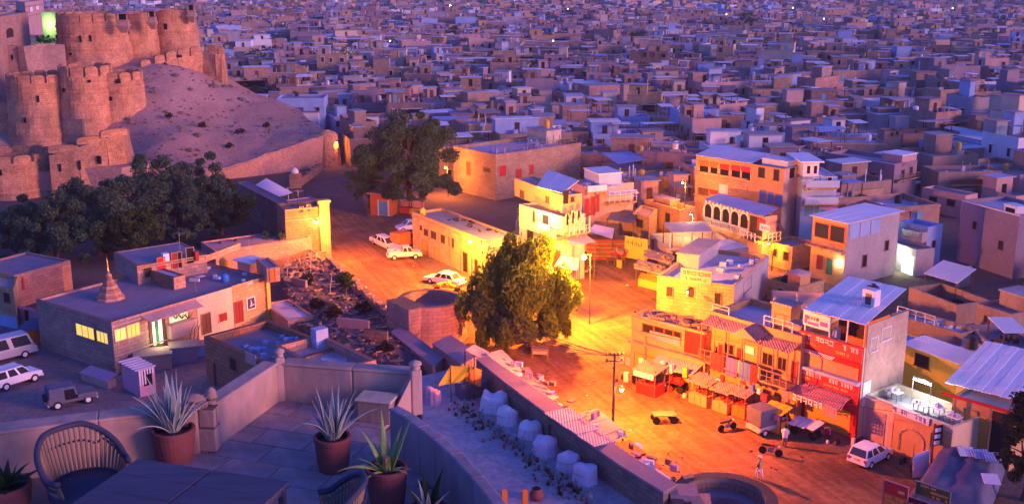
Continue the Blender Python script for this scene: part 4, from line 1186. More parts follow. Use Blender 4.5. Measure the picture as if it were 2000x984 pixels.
# goods, sacks and crates along the foot of the row, wires across its fronts
b = MB()
for F, n_, d0 in ((corner.L, 26, 1.2), (hotel.L, 60, 1.2), (red.L, 14, .8), (terr.L, 16, .5)):
    for k in range(n_):
        p = F.pt(rl.uniform(.2, F.L-.2), 0, d0+rl.uniform(0, 1.6)); s = rl.uniform(.15, .45)
        if rl.random() < .6: b.box(p, (s*rl.uniform(.8, 1.8), s, s*rl.uniform(.5, 2.2)), rl.uniform(0, 3), rl.randrange(5))
        else: b.lathe(p, [(s*.6, 0), (s*.75, s*.5), (s*.5, s*1.2), (s*.15, s*1.4)], 7, rl.randrange(5), .2)
tag(b.build('shop_goods', ['palewood', 'doorbrown', 'redcloth', 'whitecloth', 'shade']), 'crates, sacks and wares set out along the foot of the lit shop row', 'goods', kind='stuff')
for k, (F, a0, z0_, G_, a1, z1_, lab) in enumerate(((corner.L, .3, 5.6, hotel.L, hotel.L.L-.4, 6.2, 'thin wire strung across the corner shop and hotel fronts'), (hotel.L, .5, 7.0, red.L, red.L.L-.2, 8.2, 'thin wire strung from the hotel roof to the red building'), (corner.L, .2, 5.0, terr.L, terr.L.L-.5, 4.6, 'long sagging wire running before the whole lit shop row'))):
    p, q = F.pt(a0, z0_, .5+.5*k), G_.pt(a1, z1_, .5+.5*k); b = MB(); b.tube([p.lerp(q, t/12)-Vector((0, 0, (.5+.5*k)*4*t/12*(1-t/12))) for t in range(13)], .02, 4); tag(b.build('overhead_wire', 'darkmetal'), lab, 'wire')
b = MB()
for k in range(22):
    F = (corner.L, hotel.L, hotel.L)[k % 3]; a = rl.uniform(.3, F.L-.6); z = rl.uniform(2.2, 2.9); w = rl.uniform(.2, .6); h = rl.uniform(.3, .9); b.fbox(F, a, a+w, z-h, z, 1.75+rl.uniform(0, .3), 1.8+.31, rl.randrange(5))
tag(b.build('hanging_wares', ['redcloth', 'pinkcloth', 'yellowcloth', 'bluecloth', 'whitecloth']), 'cloths and bags hanging before the shops under the hotel verandas', 'wares', kind='stuff')
# ================================================================== buildings round the lit square and up the lane
re_ = random.Random(5)
def clutter(H, n, label, m, s=(.3, 1.2), hh=(.1, .5), area=(.1, .9, .15, .9)):
    b = MB()
    for k in range(n):
        p = on_roof(H, re_.uniform(area[0], area[1]), re_.uniform(area[2], area[3])); b.box(p, (re_.uniform(*s), re_.uniform(*s)*.6, re_.uniform(*hh)), re_.uniform(0, 3))
    return tag(b.build('roof_clutter', m), label, 'junk', kind='stuff')
def street_lamp(label, head, wall_pt=None, pole=None, watts=3000, col=SODIUM, glow=60, r=.16, light_at=None):
    T = thing('street_lamp', label, 'street lamp', pole if pole is not None else head)
    b = MB()
    if pole is not None: b.tube([pole, Vector((pole[0], pole[1], head[2]+.25)), head+Vector((0, 0, .2))], [.07, .06, .04], 7); b.build('pole', 'darkmetal', T)
    elif wall_pt is not None: b.tube([wall_pt, wall_pt.lerp(head, .6)+Vector((0, 0, .35)), head+Vector((0, 0, .2))], .04, 6); b.build('arm', 'darkmetal', T)
    b = MB(); b.lathe(head+Vector((0, 0, .1)), [(.08, .2), (.22, .05), (.26, 0)], 10, cap=False); b.build('hood', 'darkmetal', T)
    b = MB(); b.lathe(head, [(r*.4, -r), (r*.9, -r*.5), (r, 0), (r*.8, r*.5)], 10); b.build('bulb', EM('sodium_glow', (1, .62, .22), glow) if col[1] < .3 else EM('white_glow', (1, .86, .55), glow), T, smooth=True)
    lamp('lamp_light', (light_at if light_at is not None else head+Vector((0, 0, -.5))), col, watts, .2, T)
    return T
# long low brick building along the square
H = House('low_brick_building', 'long low brick building with a flat pale roof beside the parked cars', 'building', quad((805, 413), (949, 470), (1012, 430), base=(940, 552)), wall='honeystone', roof='roofsand', par=.35)
low = H
H.lines(H.L, [H.zt-.1, H.zt-.6], .1, .16, 'rosestone'); H.lines(H.R, [H.zt-.1], .1, .16, 'rosestone')
H.win(H.L, [(828, 448, 838, 460), (842, 452, 853, 466), (858, 458, 870, 474), (876, 464, 888, 482), (820, 440, 825, 450)], pane='shade', frame='sandstone')
for r in ((826, 470, 834, 500), (850, 486, 860, 512), (900, 492, 914, 530), (922, 505, 934, 545)): H.door(H.L, r, 'yshutter' if r[0] < 880 else 'dark')
F = H.L
for k in range(6):
    b = MB(); x = F.L*(.1+.15*k); b.fbox(F, x-.18, x+.18, 0, H.zt-.6, -.02, .12); b.build('pilaster', 'rosestone', H.T)
b = MB()
for k in range(4): p = on_roof(H, .2+.2*k, .3+.1*(k % 2)); b.slab([p+Vector((-1.5, -.6, .04)), p+Vector((1.4, -.8, .04)), p+Vector((1.6, .6, .06)), p+Vector((-1.3, .7, .06))], .03)
b.build('roof_patches', 'concrete', H.T)
water_tank('small pale water drum at the far corner of the low brick roof', on_roof(H, .08, .18), .38, .95, 'yellowplastic')
clutter(H, 18, 'dark rubbish scattered on the low brick building roof', 'shade', (.2, .7), (.05, .2), (.3, .95, .5, .95))
# tan block
H = House('tan_block', 'tall tan stone block with plain lit side, right of the huge dark tree', 'house', quad((885, 285), (968, 302), (1135, 275), base=(968, 392)), wall='sandstone', roof='roofblue', par=.6)
H.win(H.L, [(911, 316, 920, 342), (944, 328, 958, 336)], pane='doorbrown', frame='sandstone')
H.lines(H.L, [H.zt-.15], .06, .15); H.lines(H.R, [H.zt-.15], .06, .15)
H.win(H.R, [(975, 324, 988, 344), (1008, 330, 1018, 348), (1034, 322, 1042, 340)], pane='redpaint', frame='rosestone')
H.rooftop_rail(H.R, .2, H.R.L*.95, 1.0, 'palewood'); H.rooftop_rail(H.R, .2, H.R.L*.5, 1.7, 'palewood', d=-.8, gap=1.6)
b = MB()
for k in range(9):
    p = on_roof(H, .8-.05*(k % 3), .1+.1*k); b.box(p, (.12, .12, re_.uniform(1, 2)), .3)
tag(b.build('roof_posts', 'palewood', H.T), kind='stuff')
clutter(H, 16, 'boxes, cloths and furniture on the roof of the tan block', 'bluewash', (.3, 1.0), (.2, .9))
water_tank('yellow water tank above the tan block', on_roof(H, .35, .93, .0)+Vector((0, 0, 2.2)), .5, 1.5, 'yellowplastic')
H.block(.1, .55, .82, 1.0, 2.2, m='cream')
tanb = H
# yellow lit tower house with the main lamp
H = House('lamp_house', 'bright yellow house carrying the main street lamp, at the head of the square', 'house', quad((1014, 399), (1100, 424), (1143, 398), base=(1100, 552)), wall='cream', roof='roofsand', par=.3)
lh = H
H.win(H.L, [(1041, 412, 1045, 432), (1060, 420, 1072, 440), (1030, 450, 1042, 472)], pane='dark', frame='palewood')
z2 = H.L.hit(1070, 452)[1]
H.balcony(H.L, H.L.L*.42, H.L.L, z2, 1.0, .8, 'palewood', solid='pinkwash')
H.fpart('banner', H.L, H.L.sub(0, H.L.L, 1.02).rect(1052, 437, 1076, 450), 1.02, 1.08, 'bannerpurple')
a0, a1, z0_, z1_ = H.L.sub(0, H.L.L, 1.08).rect(1055, 440, 1074, 447); letters(H.L, a0, a1, z0_, z1_, 1.08, 'letterwhite', 'lettering', H.T, re_)
for r in ((1060, 480, 1074, 515), (1080, 488, 1094, 524)): H.door(H.L, r, 'doorbrown')
z3 = H.R.hit(1122, 452)[1]
H.balcony(H.R, .1, H.R.L-.1, z3, 1.1, .9, 'cream', gap=.45)
H.win(H.R, [(1105, 416, 1111, 440), (1116, 412, 1122, 436), (1127, 408, 1133, 430)], pane='dark', frame='cream', arch=True, fw=.06)
b = MB()
for k in range(5):
    x = .15+(H.R.L-.3)*k/4; b.tube([H.R.pt(x, z3, 1.0), H.R.pt(x, H.zt-.1, 1.0)], .09, 8)
b.build('columns', 'cream', H.T)
H.awning(H.R, 0, H.R.L, z3-.5, 2.0, .5, 'pinkcloth', posts=2)
zl = H.zt
U = House('upper_house', 'yellow upper storey under a lopsided tin roof above the main street lamp', 'house', quad((1005, 348), (1098, 382), (1137, 360), h=zl+1.9), z0=zl-.35, wall='ochre', roof='roofgrey', par=.1)
U.win(U.L, [(1066, 384, 1073, 396), (1016, 372, 1024, 386)], pane='shade', frame='palewood', bars=1)
U.fpart('opening', U.R, U.R.rect(1100, 372, 1110, 398), -.02, .03, 'dark'); U.win(U.R, [(1114, 384, 1122, 394)], pane='shade')
zz = U.zt+.25; ra, rb, rd = G(1048, 364, zz), G(1098, 377, zz), G(1070, 338, zz); rc = G(1131, 360, zz)
b = MB()
for k in range(5): b.slab([ra.lerp(rb, k/5), ra.lerp(rb, (k+1)/5), rd.lerp(rc, (k+1)/5)+Vector((0, 0, .5+.02*(k % 2))), rd.lerp(rc, k/5)+Vector((0, 0, .5))], .07)
b.build('roof_sheets', 'tin', U.T)
clutter(U, 12, 'sticks and old cloth heaped on the lopsided tin roof', 'whitewash', (.2, .9), (.1, .5), (.55, .95, .3, .95))
hd = H.L.pt(H.L.hit(1072, 415)[0], H.L.hit(1072, 413)[1], 1.5)
street_lamp('main sodium street lamp glaring on the front of the yellow lamp house', hd, H.L.pt(H.L.hit(1072, 415)[0], hd.z+.1, 0), watts=4200, col=(1, .42, .05), glow=160, r=.26, light_at=hd+H.L.n*3.6+Vector((.8, 0, .6)))
p = G(1138, 634); street_lamp('white hot lamp on a pole at the right edge of the neem crown', Vector((p.x, p.y, 7.2)), pole=p+Vector((.7, .2, 0)), watts=32000, col=(1, .255, .009), glow=90, r=.24, light_at=Vector((p.x-.1, p.y-.5, 8.0)))
# alley to the right of it
H = House('alley_house', 'pale lilac house with red striped shutters in the alley beside the lamp house', 'house', quad((1112, 352), (1140, 364), (1238, 328), base=(1140, 470)), wall='pinkwash', roof='roofblue', par=.4)
for r in ((1142, 388, 1150, 424), (1153, 384, 1161, 420), (1164, 380, 1170, 414)): H.door(H.R, r, 'redpaint')
H.balcony(H.R, .2, H.R.L*.4, H.R.hit(1155, 372)[1], .9, .8, 'whitewash', solid='whitewash')
H.balcony(H.R, H.R.L*.42, H.R.L-.2, H.R.hit(1205, 392)[1], 1.4, 1.6, 'whitemetal', gap=.8)
H.awning(H.R, H.R.L*.4, H.R.L, H.R.hit(1205, 372)[1], 1.6, .2, 'tin')
H.block(.0, 1, .3, .75, 1.8, m='bluewash', roof='tin'); clutter(H, 10, 'bags and cloth bundles on the lilac alley house roof', 'whitewash')
H = House('blue_roof_house', 'house with a tilted bright blue tin sheet roof beyond the alley', 'house', quad((1176, 318), (1205, 330), (1262, 312), base=(1205, 385)), wall='mudwash', roof='bluetin', par=.1)
zz = H.zt+1.6; q = [Vector((p.x, p.y, zz)) for p in H.q]
b = MB(); b.slab([q[0]-Vector((0, 0, .7)), q[1]-Vector((0, 0, .4)), q[2], q[3]], .08); b.build('roof_sheet', 'bluetin', H.T)
b = MB()
for p in q: b.tube([(p.x, p.y, H.dz), (p.x, p.y, zz-.6)], .06, 5)
b.build('roof_posts', 'wood', H.T); H.win(H.R, [(1225, 340, 1236, 358)], pane='dark'); H.win(H.L, [(1186, 342, 1194, 358)], pane='shade')
H = House('round_cornered_house', 'orange lit house with a curved parapet edge above the market', 'house', quad((1258, 390), (1328, 410), (1362, 390), base=(1328, 470)), wall='ochre', roof='roofgrey', par=.9)
H.win(H.L, [(1275, 408, 1284, 424), (1300, 416, 1309, 434)], pane='shade'); H.block(.05, .5, .5, 1, 1.2, m='ochre')
H = House('shop_house', 'narrow ochre shop house with a flat canopy behind the market boards', 'shop house', quad((1236, 415), (1268, 424), (1284, 408), base=(1268, 480)), wall='honeystone', roof='roofsand', par=.3)
H.win(H.L, [(1243, 428, 1256, 444)], pane='shade')
# market at the far end of the square
mk = Face(G(1128, 515), G(1226, 512))
def canopy(label, pts, z, m_, name='tent_canopy', sag=.35):
    c = [G(x, y, z+dz) for x, y, dz in pts]; T = thing(name, label, 'canopy', (c[0]+c[1]+c[2]+c[3])/4-Vector((0, 0, z)))
    b = MB(); n = 6; vs = []
    for i in range(n+1):
        for j in range(n+1):
            u, v = i/n, j/n; p = c[0].lerp(c[1], u).lerp(c[3].lerp(c[2], u), v); p.z -= sag*math.sin(u*math.pi)*math.sin(v*math.pi); vs.append(p)
    vs2 = [p-Vector((0, 0, .04)) for p in vs]; fs = []
    for i in range(n):
        for j in range(n): q = (i*(n+1)+j, (i+1)*(n+1)+j, (i+1)*(n+1)+j+1, i*(n+1)+j+1); fs.append(q); fs.append(tuple(k+len(vs) for k in q[::-1]))
    b.add(vs+vs2, fs); b.build('cloth', m_, T)
    for p in c:
        b = MB(); b.tube([(p.x, p.y, 0), (p.x, p.y, p.z+.1)], .05, 5); b.build('pole', 'wood', T)
    return T
canopy('white cloth canopy over the slatted market front', [(1150, 452, 0), (1196, 466, 0), (1200, 446, .2), (1160, 438, .2)], 3.1, 'whitecloth')
canopy('dark sagging canopy right of the white one over the market', [(1186, 428, 0), (1238, 436, 0), (1246, 416, .4), (1200, 404, .4)], 3.4, 'darkcanvas')
canopy('pale tent canopy glowing beside the white hot lamp', [(1082, 520, 0), (1128, 528, 0), (1132, 505, .6), (1096, 498, .8)], 2.5, 'whitecloth')
T = thing('slatted_shop', 'shop front of red brown slats with a low bench, under the white canopy', 'shop', G(1180, 512))
F = Face(G(1146, 508), G(1222, 510))
b = MB(); b.fbox(F, 0, F.L, 0, 2.7, -2.5, -.1); b.build('body', 'doorbrown', T)
for k in range(9):
    b = MB(); b.fbox(F, -.05, F.L+.05, .25+k*.27, .36+k*.27, -.1, .06); b.build('slat', 'palewood' if k % 2 else 'redpaint', T)
b = MB(); b.fbox(F, F.L*.5, F.L*.9, .35, .45, .4, 1.0); b.fbox(F, F.L*.52, F.L*.56, 0, .35, .5, .9); b.fbox(F, F.L*.84, F.L*.88, 0, .35, .5, .9); b.build('bench', 'wood', T)
T = thing('signboard', 'big yellow signboard with dark lettering at the right of the market', 'signboard', G(1240, 520))
F = Face(G(1221, 520), G(1263, 528)); a0, a1, z0_, z1_ = F.rect(1220, 464, 1264, 506)
b = MB(); b.fbox(F, a0, a1, z0_, z1_, -.1, 0); b.build('panel', 'yellow', T)
letters(F, a0+.2, a1-.2, z0_+(z1_-z0_)*.62, z1_-.35, 0, 'letterdark', 'lettering', T, re_, headline=False)
for u in (a0+.1, a1-.1):
    b = MB(); b.fbox(F, u-.06, u+.06, 0, z0_, -.1, -.0); b.build('post', 'wood', T)
def shed_table(label, x0, x1, y0, y1, zr, roofm, name='market_stall'):
    c = [G(x0, y1, zr), G(x1, y1+(x1-x0)*.25, zr), G(x1+8, y0+(x1-x0)*.25, zr), G(x0+8, y0, zr)]
    T = thing(name, label, 'stall', ((c[0]+c[2])/2).xy.to_3d())
    b = MB(); b.slab(c, .1); b.build('canopy', roofm, T)
    q = inset(c, .25)
    for p in q:
        b = MB(); b.box((p.x, p.y, 0), (.1, .1, zr-.1)); b.build('post', 'wood', T)
    b = MB(); b.prism(inset(c, .5), .05, .95); b.build('counter', 'yellow', T)
    b = MB()
    for k in range(14):
        u, v = re_.random(), re_.random(); p = c[0].lerp(c[1], u).lerp(c[3].lerp(c[2], u), v); b.box((p.x, p.y, zr), (re_.uniform(.2, .6), re_.uniform(.2, .4), re_.uniform(.1, .3)), k)
    tag(b.build('goods', 'palewood', T), kind='stuff')
    return T
shed_table('yellow lit stall with a flat sheet roof facing the bright square', 1238, 1292, 506, 522, 2.3, 'roofsand')
shed_table('second flat roofed stall with crates on top, behind the first', 1256, 1310, 486, 500, 2.5, 'rusttin')
shed_table('small stall of boxes wedged left of the yellow signboard', 1196, 1218, 486, 492, 2.0, 'redpaint')
# the big orange hotel up the hill lane
H = House('orange_hotel', 'large three storey hotel front glowing orange with a row of loggia openings', 'hotel', quad((1360, 304), (1531, 330), (1566, 308), base=(1532, 478)), wall='ochre', roof='roofgrey', par=.25)
oh = H; F = H.L
for (x0, y0, x1, y1) in ((1367, 321, 1384, 338), (1388, 324, 1402, 340), (1407, 328, 1424, 343), (1429, 330, 1446, 347), (1449, 333, 1466, 352)):
    H.win(F, [(x0, y0, x1, y1)], name='loggia_opening', pane='dark', frame='cream', fw=.12)
    a0, a1, z0_, z1_ = F.rect(x0, y0-7, x1, y0+3); H.fpart('valance', F, (a0, a1, z0_, z1_), .1, .16, 'redcloth' if x0 > 1400 else 'orangecloth')
H.lines(F, [F.hit(1440, 348)[1], F.hit(1440, 395)[1]], .25, .14, 'honeystone', a1=F.L*.62)
H.fpart('front_panel', F, (0.1, F.L*.62, F.hit(1415, 374)[1], F.hit(1415, 348)[1]), -.02, .07, 'honeystone')
H.win(F, [(1482, 328, 1493, 346), (1512, 332, 1521, 352)], pane='shade', frame='wood')
for (x0, y0, x1, y1) in ((1484, 372, 1496, 396), (1500, 376, 1511, 398), (1515, 380, 1528, 402)): H.win(F, [(x0, y0, x1, y1)], pane='bluecloth', frame='palewood')
H.door(F, (1364, 363, 1384, 384), 'doorbrown'); H.fpart('white_door', F, F.rect(1405, 360, 1422, 378), .0, .08, 'whitewash'); H.fpart('red_panel', F, F.rect(1386, 364, 1403, 380), .0, .05, 'redcloth')
for (x0, y0, x1, y1) in ((1432, 386, 1440, 402), (1450, 388, 1460, 404)): H.win(F, [(x0, y0, x1, y1)], pane='doorred')
H.fpart('plaster', H.R, (.01, H.R.L, 0, H.zt-.01), -.02, .05, 'pinkwash'); H.win(H.R.sub(0, H.R.L, .05), [(1541, 328, 1552, 348)], pane='shade', frame='whitewash')
zz = H.zt+.5; b = MB(); p0, p1 = H.a+(H.a-H.d)*.08, H.a.lerp(H.b, .66)+(H.a-H.d)*.08
for k in range(8):
    u, v = k/8, (k+1)/8; b.slab([p0.lerp(p1, u)+Vector((0, 0, .15)), p0.lerp(p1, v)+Vector((0, 0, .15+.03*(k % 2))), p0.lerp(p1, v)+(H.d-H.a)*1.1+Vector((0, 0, .9)), p0.lerp(p1, u)+(H.d-H.a)*1.1+Vector((0, 0, .9))], .06)
b.build('roof_sheets', 'tin', H.T)
H.block(.7, .98, .3, .95, .9, m='whitewash', roof='tin'); clutter(H, 8, 'white bundles on the roof of the big orange hotel', 'whitewash')
H = House('blue_balcony_house', 'blue washed house with stacked balconies on the right of the orange hotel', 'house', quad((1540, 327), (1568, 345), (1636, 318), base=(1568, 478)), wall='bluewash', roof='tin', par=.3)
F = H.R
for y in (362, 394): H.balcony(F, .1, F.L-.1, F.hit(1600, y)[1], 1.4, .9, 'whitemetal', solid='bluewash')
for (x0, y0, x1, y1) in ((1578, 352, 1584, 372), (1588, 348, 1594, 368), (1598, 344, 1604, 364)): H.win(F, [(x0, y0, x1, y1)], pane='tealwash', frame='whitewash')
H.fpart('wall_panel', F, F.rect(1572, 394, 1612, 422), -.02, .06, 'tealwash'); H.win(F, [(1616, 346, 1624, 366), (1590, 400, 1600, 424)], pane='dark', frame='whitewash')
H.awning(F, F.L*.45, F.L-.2, F.hit(1610, 396)[1], 2.0, .4, 'pinkcloth')
o, fl, fr, q, zt = H.block(.1, 1, .0, .45, 2.2, m='whitewash', roof='whitetin', over=.5)
b = MB(); b.fbox(fr, .5, .9, zt-1.5, zt-.5, -.02, .03); b.fbox(fr, 1.4, 1.8, zt-1.5, zt-.5, -.02, .03); b.build('cabin_openings', 'dark', o)
# ornate restaurant
H = House('arched_restaurant', 'small rooftop restaurant with five white scalloped arches and a blue tin roof', 'restaurant', quad((1376, 392), (1492, 424), (1518, 408), base=(1490, 520)), wall='pinkwash', roof='roofgrey', par=.1)
F = H.L; ctr = ((1386, 413), (1402, 416), (1418, 420), (1434, 424), (1451, 428)); zsill = F.hit(1418, 434)[1]
aL, aR = F.hit(1376, 410)[0], F.hit(1464, 426)[0]; w = (aR-aL)/5
H.fpart('front', F, (0, aR, 0, H.zt), -.02, .05, 'honeystone'); H.fpart('dark_bay', F, (aR+.1, F.L-.1, zsill-.5, H.zt-.2), -.02, .04, 'shade'); H.fpart('red_cloth', F, (aR+w*.9, aR+w*1.7, zsill+.3, H.zt-.3), .04, .1, 'redcloth')
for k in range(5):
    c = aL+w*(k+.5); b = MB(); n = 10; r = w*.36; zc = zsill+1.15
    prof = [(c-r, zsill)]+[(c+r*1.05*math.cos(math.pi*(1-i/n)), zc+r*.95*math.sin(math.pi*i/n)) for i in range(n+1)]+[(c+r, zsill)]
    b.hexa([F.pt(x, z, .0) for x, z in prof], [F.pt(x, z, .08) for x, z in prof][::1]); o = b.build('arch_opening', 'dark', H.T)
    b = MB(); out = [F.pt(c+r*1.22*math.cos(math.pi*(1-i/14))*(1+.07*(i % 2)), zc+r*1.15*math.sin(math.pi*i/14)*(1+.07*(i % 2)), .12) for i in range(15)]
    b.tube(out, .11, 6); b.build('scalloped_arch', 'whitewash', H.T)
    b = MB(); b.fbox(F, aL+w*k-.08, aL+w*k+.1, zsill, zc, .05, .22); b.build('arch_pillar', 'whitewash', H.T)
    b = MB(); x0 = aL+w*k+.06
    b.fbox(F, x0, x0+w-.12, zsill-.12, zsill-.02, .05, .25); b.fbox(F, x0, x0+w-.12, zsill-1.0, zsill-.92, .05, .25)
    for i in range(5):
        u = x0+(w-.12)*i/5
        b.tube([F.pt(u, zsill-.95, .2), F.pt(u+(w-.12)/5, zsill-.1, .2)], .035, 5); b.tube([F.pt(u+(w-.12)/5, zsill-.95, .18), F.pt(u, zsill-.1, .18)], .035, 5)
    b.build('railing_panel', 'whitewash', H.T)
b = MB()
for k in range(12): c = aL+(aR-aL)*(k+.5)/12; b.lathe(F.pt(c, H.zt-.15, .1), [(.02, -.2), (.16, 0), (.13, .22), (.02, .34)], 7)
b.build('crest', 'whitewash', H.T)
zz = H.zt+.2; b = MB(); r0, r1, r2, r3 = G(1375, 389, zz), G(1491, 422, zz), G(1520, 406, zz+.3), G(1405, 377, zz+.3)
for k in range(9): b.slab([r0.lerp(r1, k/9), r0.lerp(r1, (k+1)/9)+Vector((0, 0, .03*(k % 2))), r3.lerp(r2, (k+1)/9), r3.lerp(r2, k/9)], .06)
b.build('roof_sheets', 'bluetin', H.T)
H.balcony(F, aR-.2, F.L, zsill-.9, 1.3, 1.0, 'whitemetal'); H.fpart('signboard', F, F.sub(0, F.L, 1.3).rect(1484, 438, 1504, 452), 1.3, 1.36, 'posterwhite')
a0, a1, z0_, z1_ = F.sub(0, F.L, 1.36).rect(1487, 441, 1502, 449); letters(F, a0, a1, z0_, z1_, 1.36, 'letterdark', 'lettering', H.T, re_, headline=False)
H.balcony(H.R, .1, H.R.L, zsill-.9, .9, 1.0, 'whitemetal')
p = H.L.pt(H.L.L*.3, 0, 5.0); street_lamp('added lamp over the tin shed to brighten the scalloped arches', Vector((p.x, p.y, 5.6)), pole=p+Vector((.3, 0, 0)), watts=800, col=(1, .42, .10), glow=10, r=.07)  # lamp added to brighten the arches
# tin roofed sheds in front of it
H = House('tin_shed', 'grey shed with a tilted lilac tin roof below the arched restaurant', 'shed', quad((1356, 477), (1393, 492), (1462, 462), h=3.4), wall='greywash', roof='tin', par=.05)
p = H.q; b = MB()
for k in range(6): b.slab([p[3].lerp(p[2], k/6)+Vector((0, 0, .15)), p[0].lerp(p[1], k/6)+Vector((0, 0, .12)), p[0].lerp(p[1], (k+1)/6)+Vector((0, 0, .12+.03*(k % 2))), p[3].lerp(p[2], (k+1)/6)+Vector((0, 0, .15))][::-1], .06)
b.build('roof_sheets', 'tin', H.T); H.win(H.R, [(1412, 494, 1422, 506)], pane='dark')
H = House('courtyard_house', 'low orange house in the lit alley right of the arched restaurant', 'house', quad((1500, 470), (1548, 482), (1592, 462), base=(1548, 530)), wall='honeystone', roof='roofgrey', par=.4)
H.win(H.L, [(1508, 486, 1518, 500), (1530, 492, 1540, 508)], pane='dark')
p = (H.a+H.b)/2+H.L.n*2.2+Vector((0, 0, 0)); street_lamp('small assumed alley lamp glowing orange behind the grey tin shed', Vector((p.x, p.y, 3.4)), pole=Vector((p.x+.6, p.y, 0)), watts=1300, glow=14, r=.1)  # assumed lamp, source unseen, for the orange light in the alley
H = House('brick_court', 'brick walled yard with a round drum between the alley and the long hotel', 'house', quad((1500, 545), (1560, 561), (1610, 535), base=(1560, 600)), wall='honeystone', roof='roofgrey', par=.7)
H.win(H.L, [(1520, 564, 1530, 582)], pane='dark'); H.block(.55, .95, .1, .5, 1.8, m='ochre'); clutter(H, 9, 'dark drum and rags in the brick walled yard', 'shade')
water_tank('black drum standing on the brick yard roof', on_roof(H, .25, .4), .55, 1.0)
p = oh.L.pt(oh.L.L*.2, 0, 6.5); street_lamp('assumed dim street lamp on a tall pole to light the orange hotel front', Vector((p.x, p.y, 7.6)), pole=p+Vector((.4, 0, 0)), watts=1900, glow=12, r=.08)  # lamp assumed from the lit hotel front, its source is unseen
# white roofed corner building
H = House('white_roof_building', 'corner building with a white tin roof, glazed orange front and grey flank', 'building', quad((1589, 421), (1656, 436), (1758, 400), base=(1656, 562)), wall='greywash', roof='whitetin', par=.06)
F = H.L; H.fpart('front', F, (0, F.L, 0, H.zt-.02), -.03, .05, 'ochre')
F2 = F.sub(0, F.L, .05)
H.win(F2, [(1592, 436, 1619, 464), (1622, 442, 1650, 472)], pane='glassdark', frame='orangecloth', fw=.12)
H.balcony(F, 0, F.L, F.hit(1622, 482)[1], 1.1, .5, 'palewood'); H.door(F2, (1614, 504, 1627, 536), 'doorgreen', frame='orangecloth'); H.door(F2, (1596, 498, 1606, 526), 'doorred')
T = thing('tube_lamp', 'short white tube lamp on the orange front below the glazed room', 'lamp', F.pt(F.hit(1640, 512)[0], F.hit(1640, 510)[1], .3))
b = MB(); a, z = F.hit(1640, 510); b.tube([F.pt(a-.3, z, .3), F.pt(a+.3, z+.05, .3)], .05, 6); b.build('tube', EM('tubeglow', (.86, .95, 1.0), 30), T)
lamp('tube_light', F.pt(a, z-.2, .5), (1, .85, .6), 60, .15, T)
for k in range(3):
    a0, a1 = H.R.L*(.04+.2*k), H.R.L*(.04+.2*k)+H.R.L*.18; H.fpart('metal_panel', H.R, (a0, a1, H.R.hit(1680, 462)[1], H.zt-.25), -.02, .06, 'bluewash')
H.win(H.R, [(1684, 498, 1692, 520), (1728, 470, 1735, 488)], pane='dark')
b = MB(); q = inset(H.q, -.4)
for k in range(8): b.slab([Vector((*q[3].lerp(q[0], k/8), H.zt+.05)), Vector((*q[3].lerp(q[0], (k+1)/8), H.zt+.05+.03*(k % 2))), Vector((*q[2].lerp(q[1], (k+1)/8), H.zt+.2)), Vector((*q[2].lerp(q[1], k/8), H.zt+.2))], .06)
b.build('roof_sheets', 'whitetin', H.T)
# dusk blue houses to the right
H = House('blue_house', 'flat dusky blue house with plain front left of the tall purple block', 'house', quad((1757, 432), (1813, 444), (1842, 430), base=(1813, 530)), wall='bluewash', roof='roofblue', par=.5)
H.block(.3, 1, -.35, .0, -1.2, m='greywash', name='porch'); H.win(H.R, [(1820, 470, 1826, 486)], pane='dark')
H2 = House('low_yard_house', 'low grey house whose open door pours white light into a dark yard', 'house', quad((1728, 466), (1790, 488), (1826, 470), base=(1790, 540)), wall='greywash', roof='roofgrey', par=.3)
F = H2.L; a0, a1, z0_, z1_ = F.rect(1762, 498, 1784, 528); H2.fpart('lit_doorway', F, (a0, a1, .05, z1_), -.02, .04, EM('doorway_white', (.80, .92, .55), 1.3))
p = F.pt((a0+a1)/2-.8, 2.2, .9); lamp('assumed_doorway_light', p, (.85, 1.0, .80), 170, .2, H2.T)  # assumed unseen lamp for the white light spilling into the yard
H = House('purple_block', 'tall plain purple block with pale rim and water stand at the right edge', 'house', quad((1880, 390), (1992, 420), (2080, 394), base=(1992, 545)), wall='purplewash', roof='roofblue', par=.5)
H.lines(H.L, [H.zt-.18], .05, .16, 'whitewash'); o, fl, fr, q, zt = H.block(.72, .92, .02, .22, 1.2, m='whitewash', roof='tin')
b = MB(); b.fbox(fl, .2, fl.L-.2, zt-.9, zt-.2, -.02, .03); b.build('opening', 'dark', o); H.win(H.L, [(1900, 432, 1908, 448), (1950, 470, 1960, 488)], pane='shade', frame='purplewash')
T = thing('open_shed', 'open shed with tilted pink tin roof on posts, in the dark yard at right', 'shed', G(1858, 590))
zz = 3.2; r = [G(1804, 533, zz), G(1870, 553, zz), G(1906, 532, zz), G(1842, 514, zz)]
b = MB()
for k in range(6): b.slab([r[0].lerp(r[1], k/6), r[0].lerp(r[1], (k+1)/6)+Vector((0, 0, .03*(k % 2))), r[3].lerp(r[2], (k+1)/6)+Vector((0, 0, .4)), r[3].lerp(r[2], k/6)+Vector((0, 0, .4))], .07)
b.build('roof_sheets', 'tin', T)
for p in inset(r, .2):
    b = MB(); b.tube([(p.x, p.y, 0), (p.x, p.y, zz)], .06, 6); b.build('post', 'wood', T)
b = MB(); b.box(G(1880, 560), (2.2, .2, 2.4), .5); b.build('back_wall', 'mudwash', T)
FOOT.append([p.xy for p in r])
H = House('stepped_house', 'rosy stepped house with low parapets at the right edge, above the yellow house', 'house', quad((1908, 592), (1976, 614), (2050, 586), base=(1976, 694)), wall='mudwash', roof='purplewash', par=.4)
H.win(H.L, [(1922, 616, 1930, 630), (1948, 624, 1956, 640)], pane='shade'); H.block(.2, .9, .4, .9, 1.6, m='mudwash')
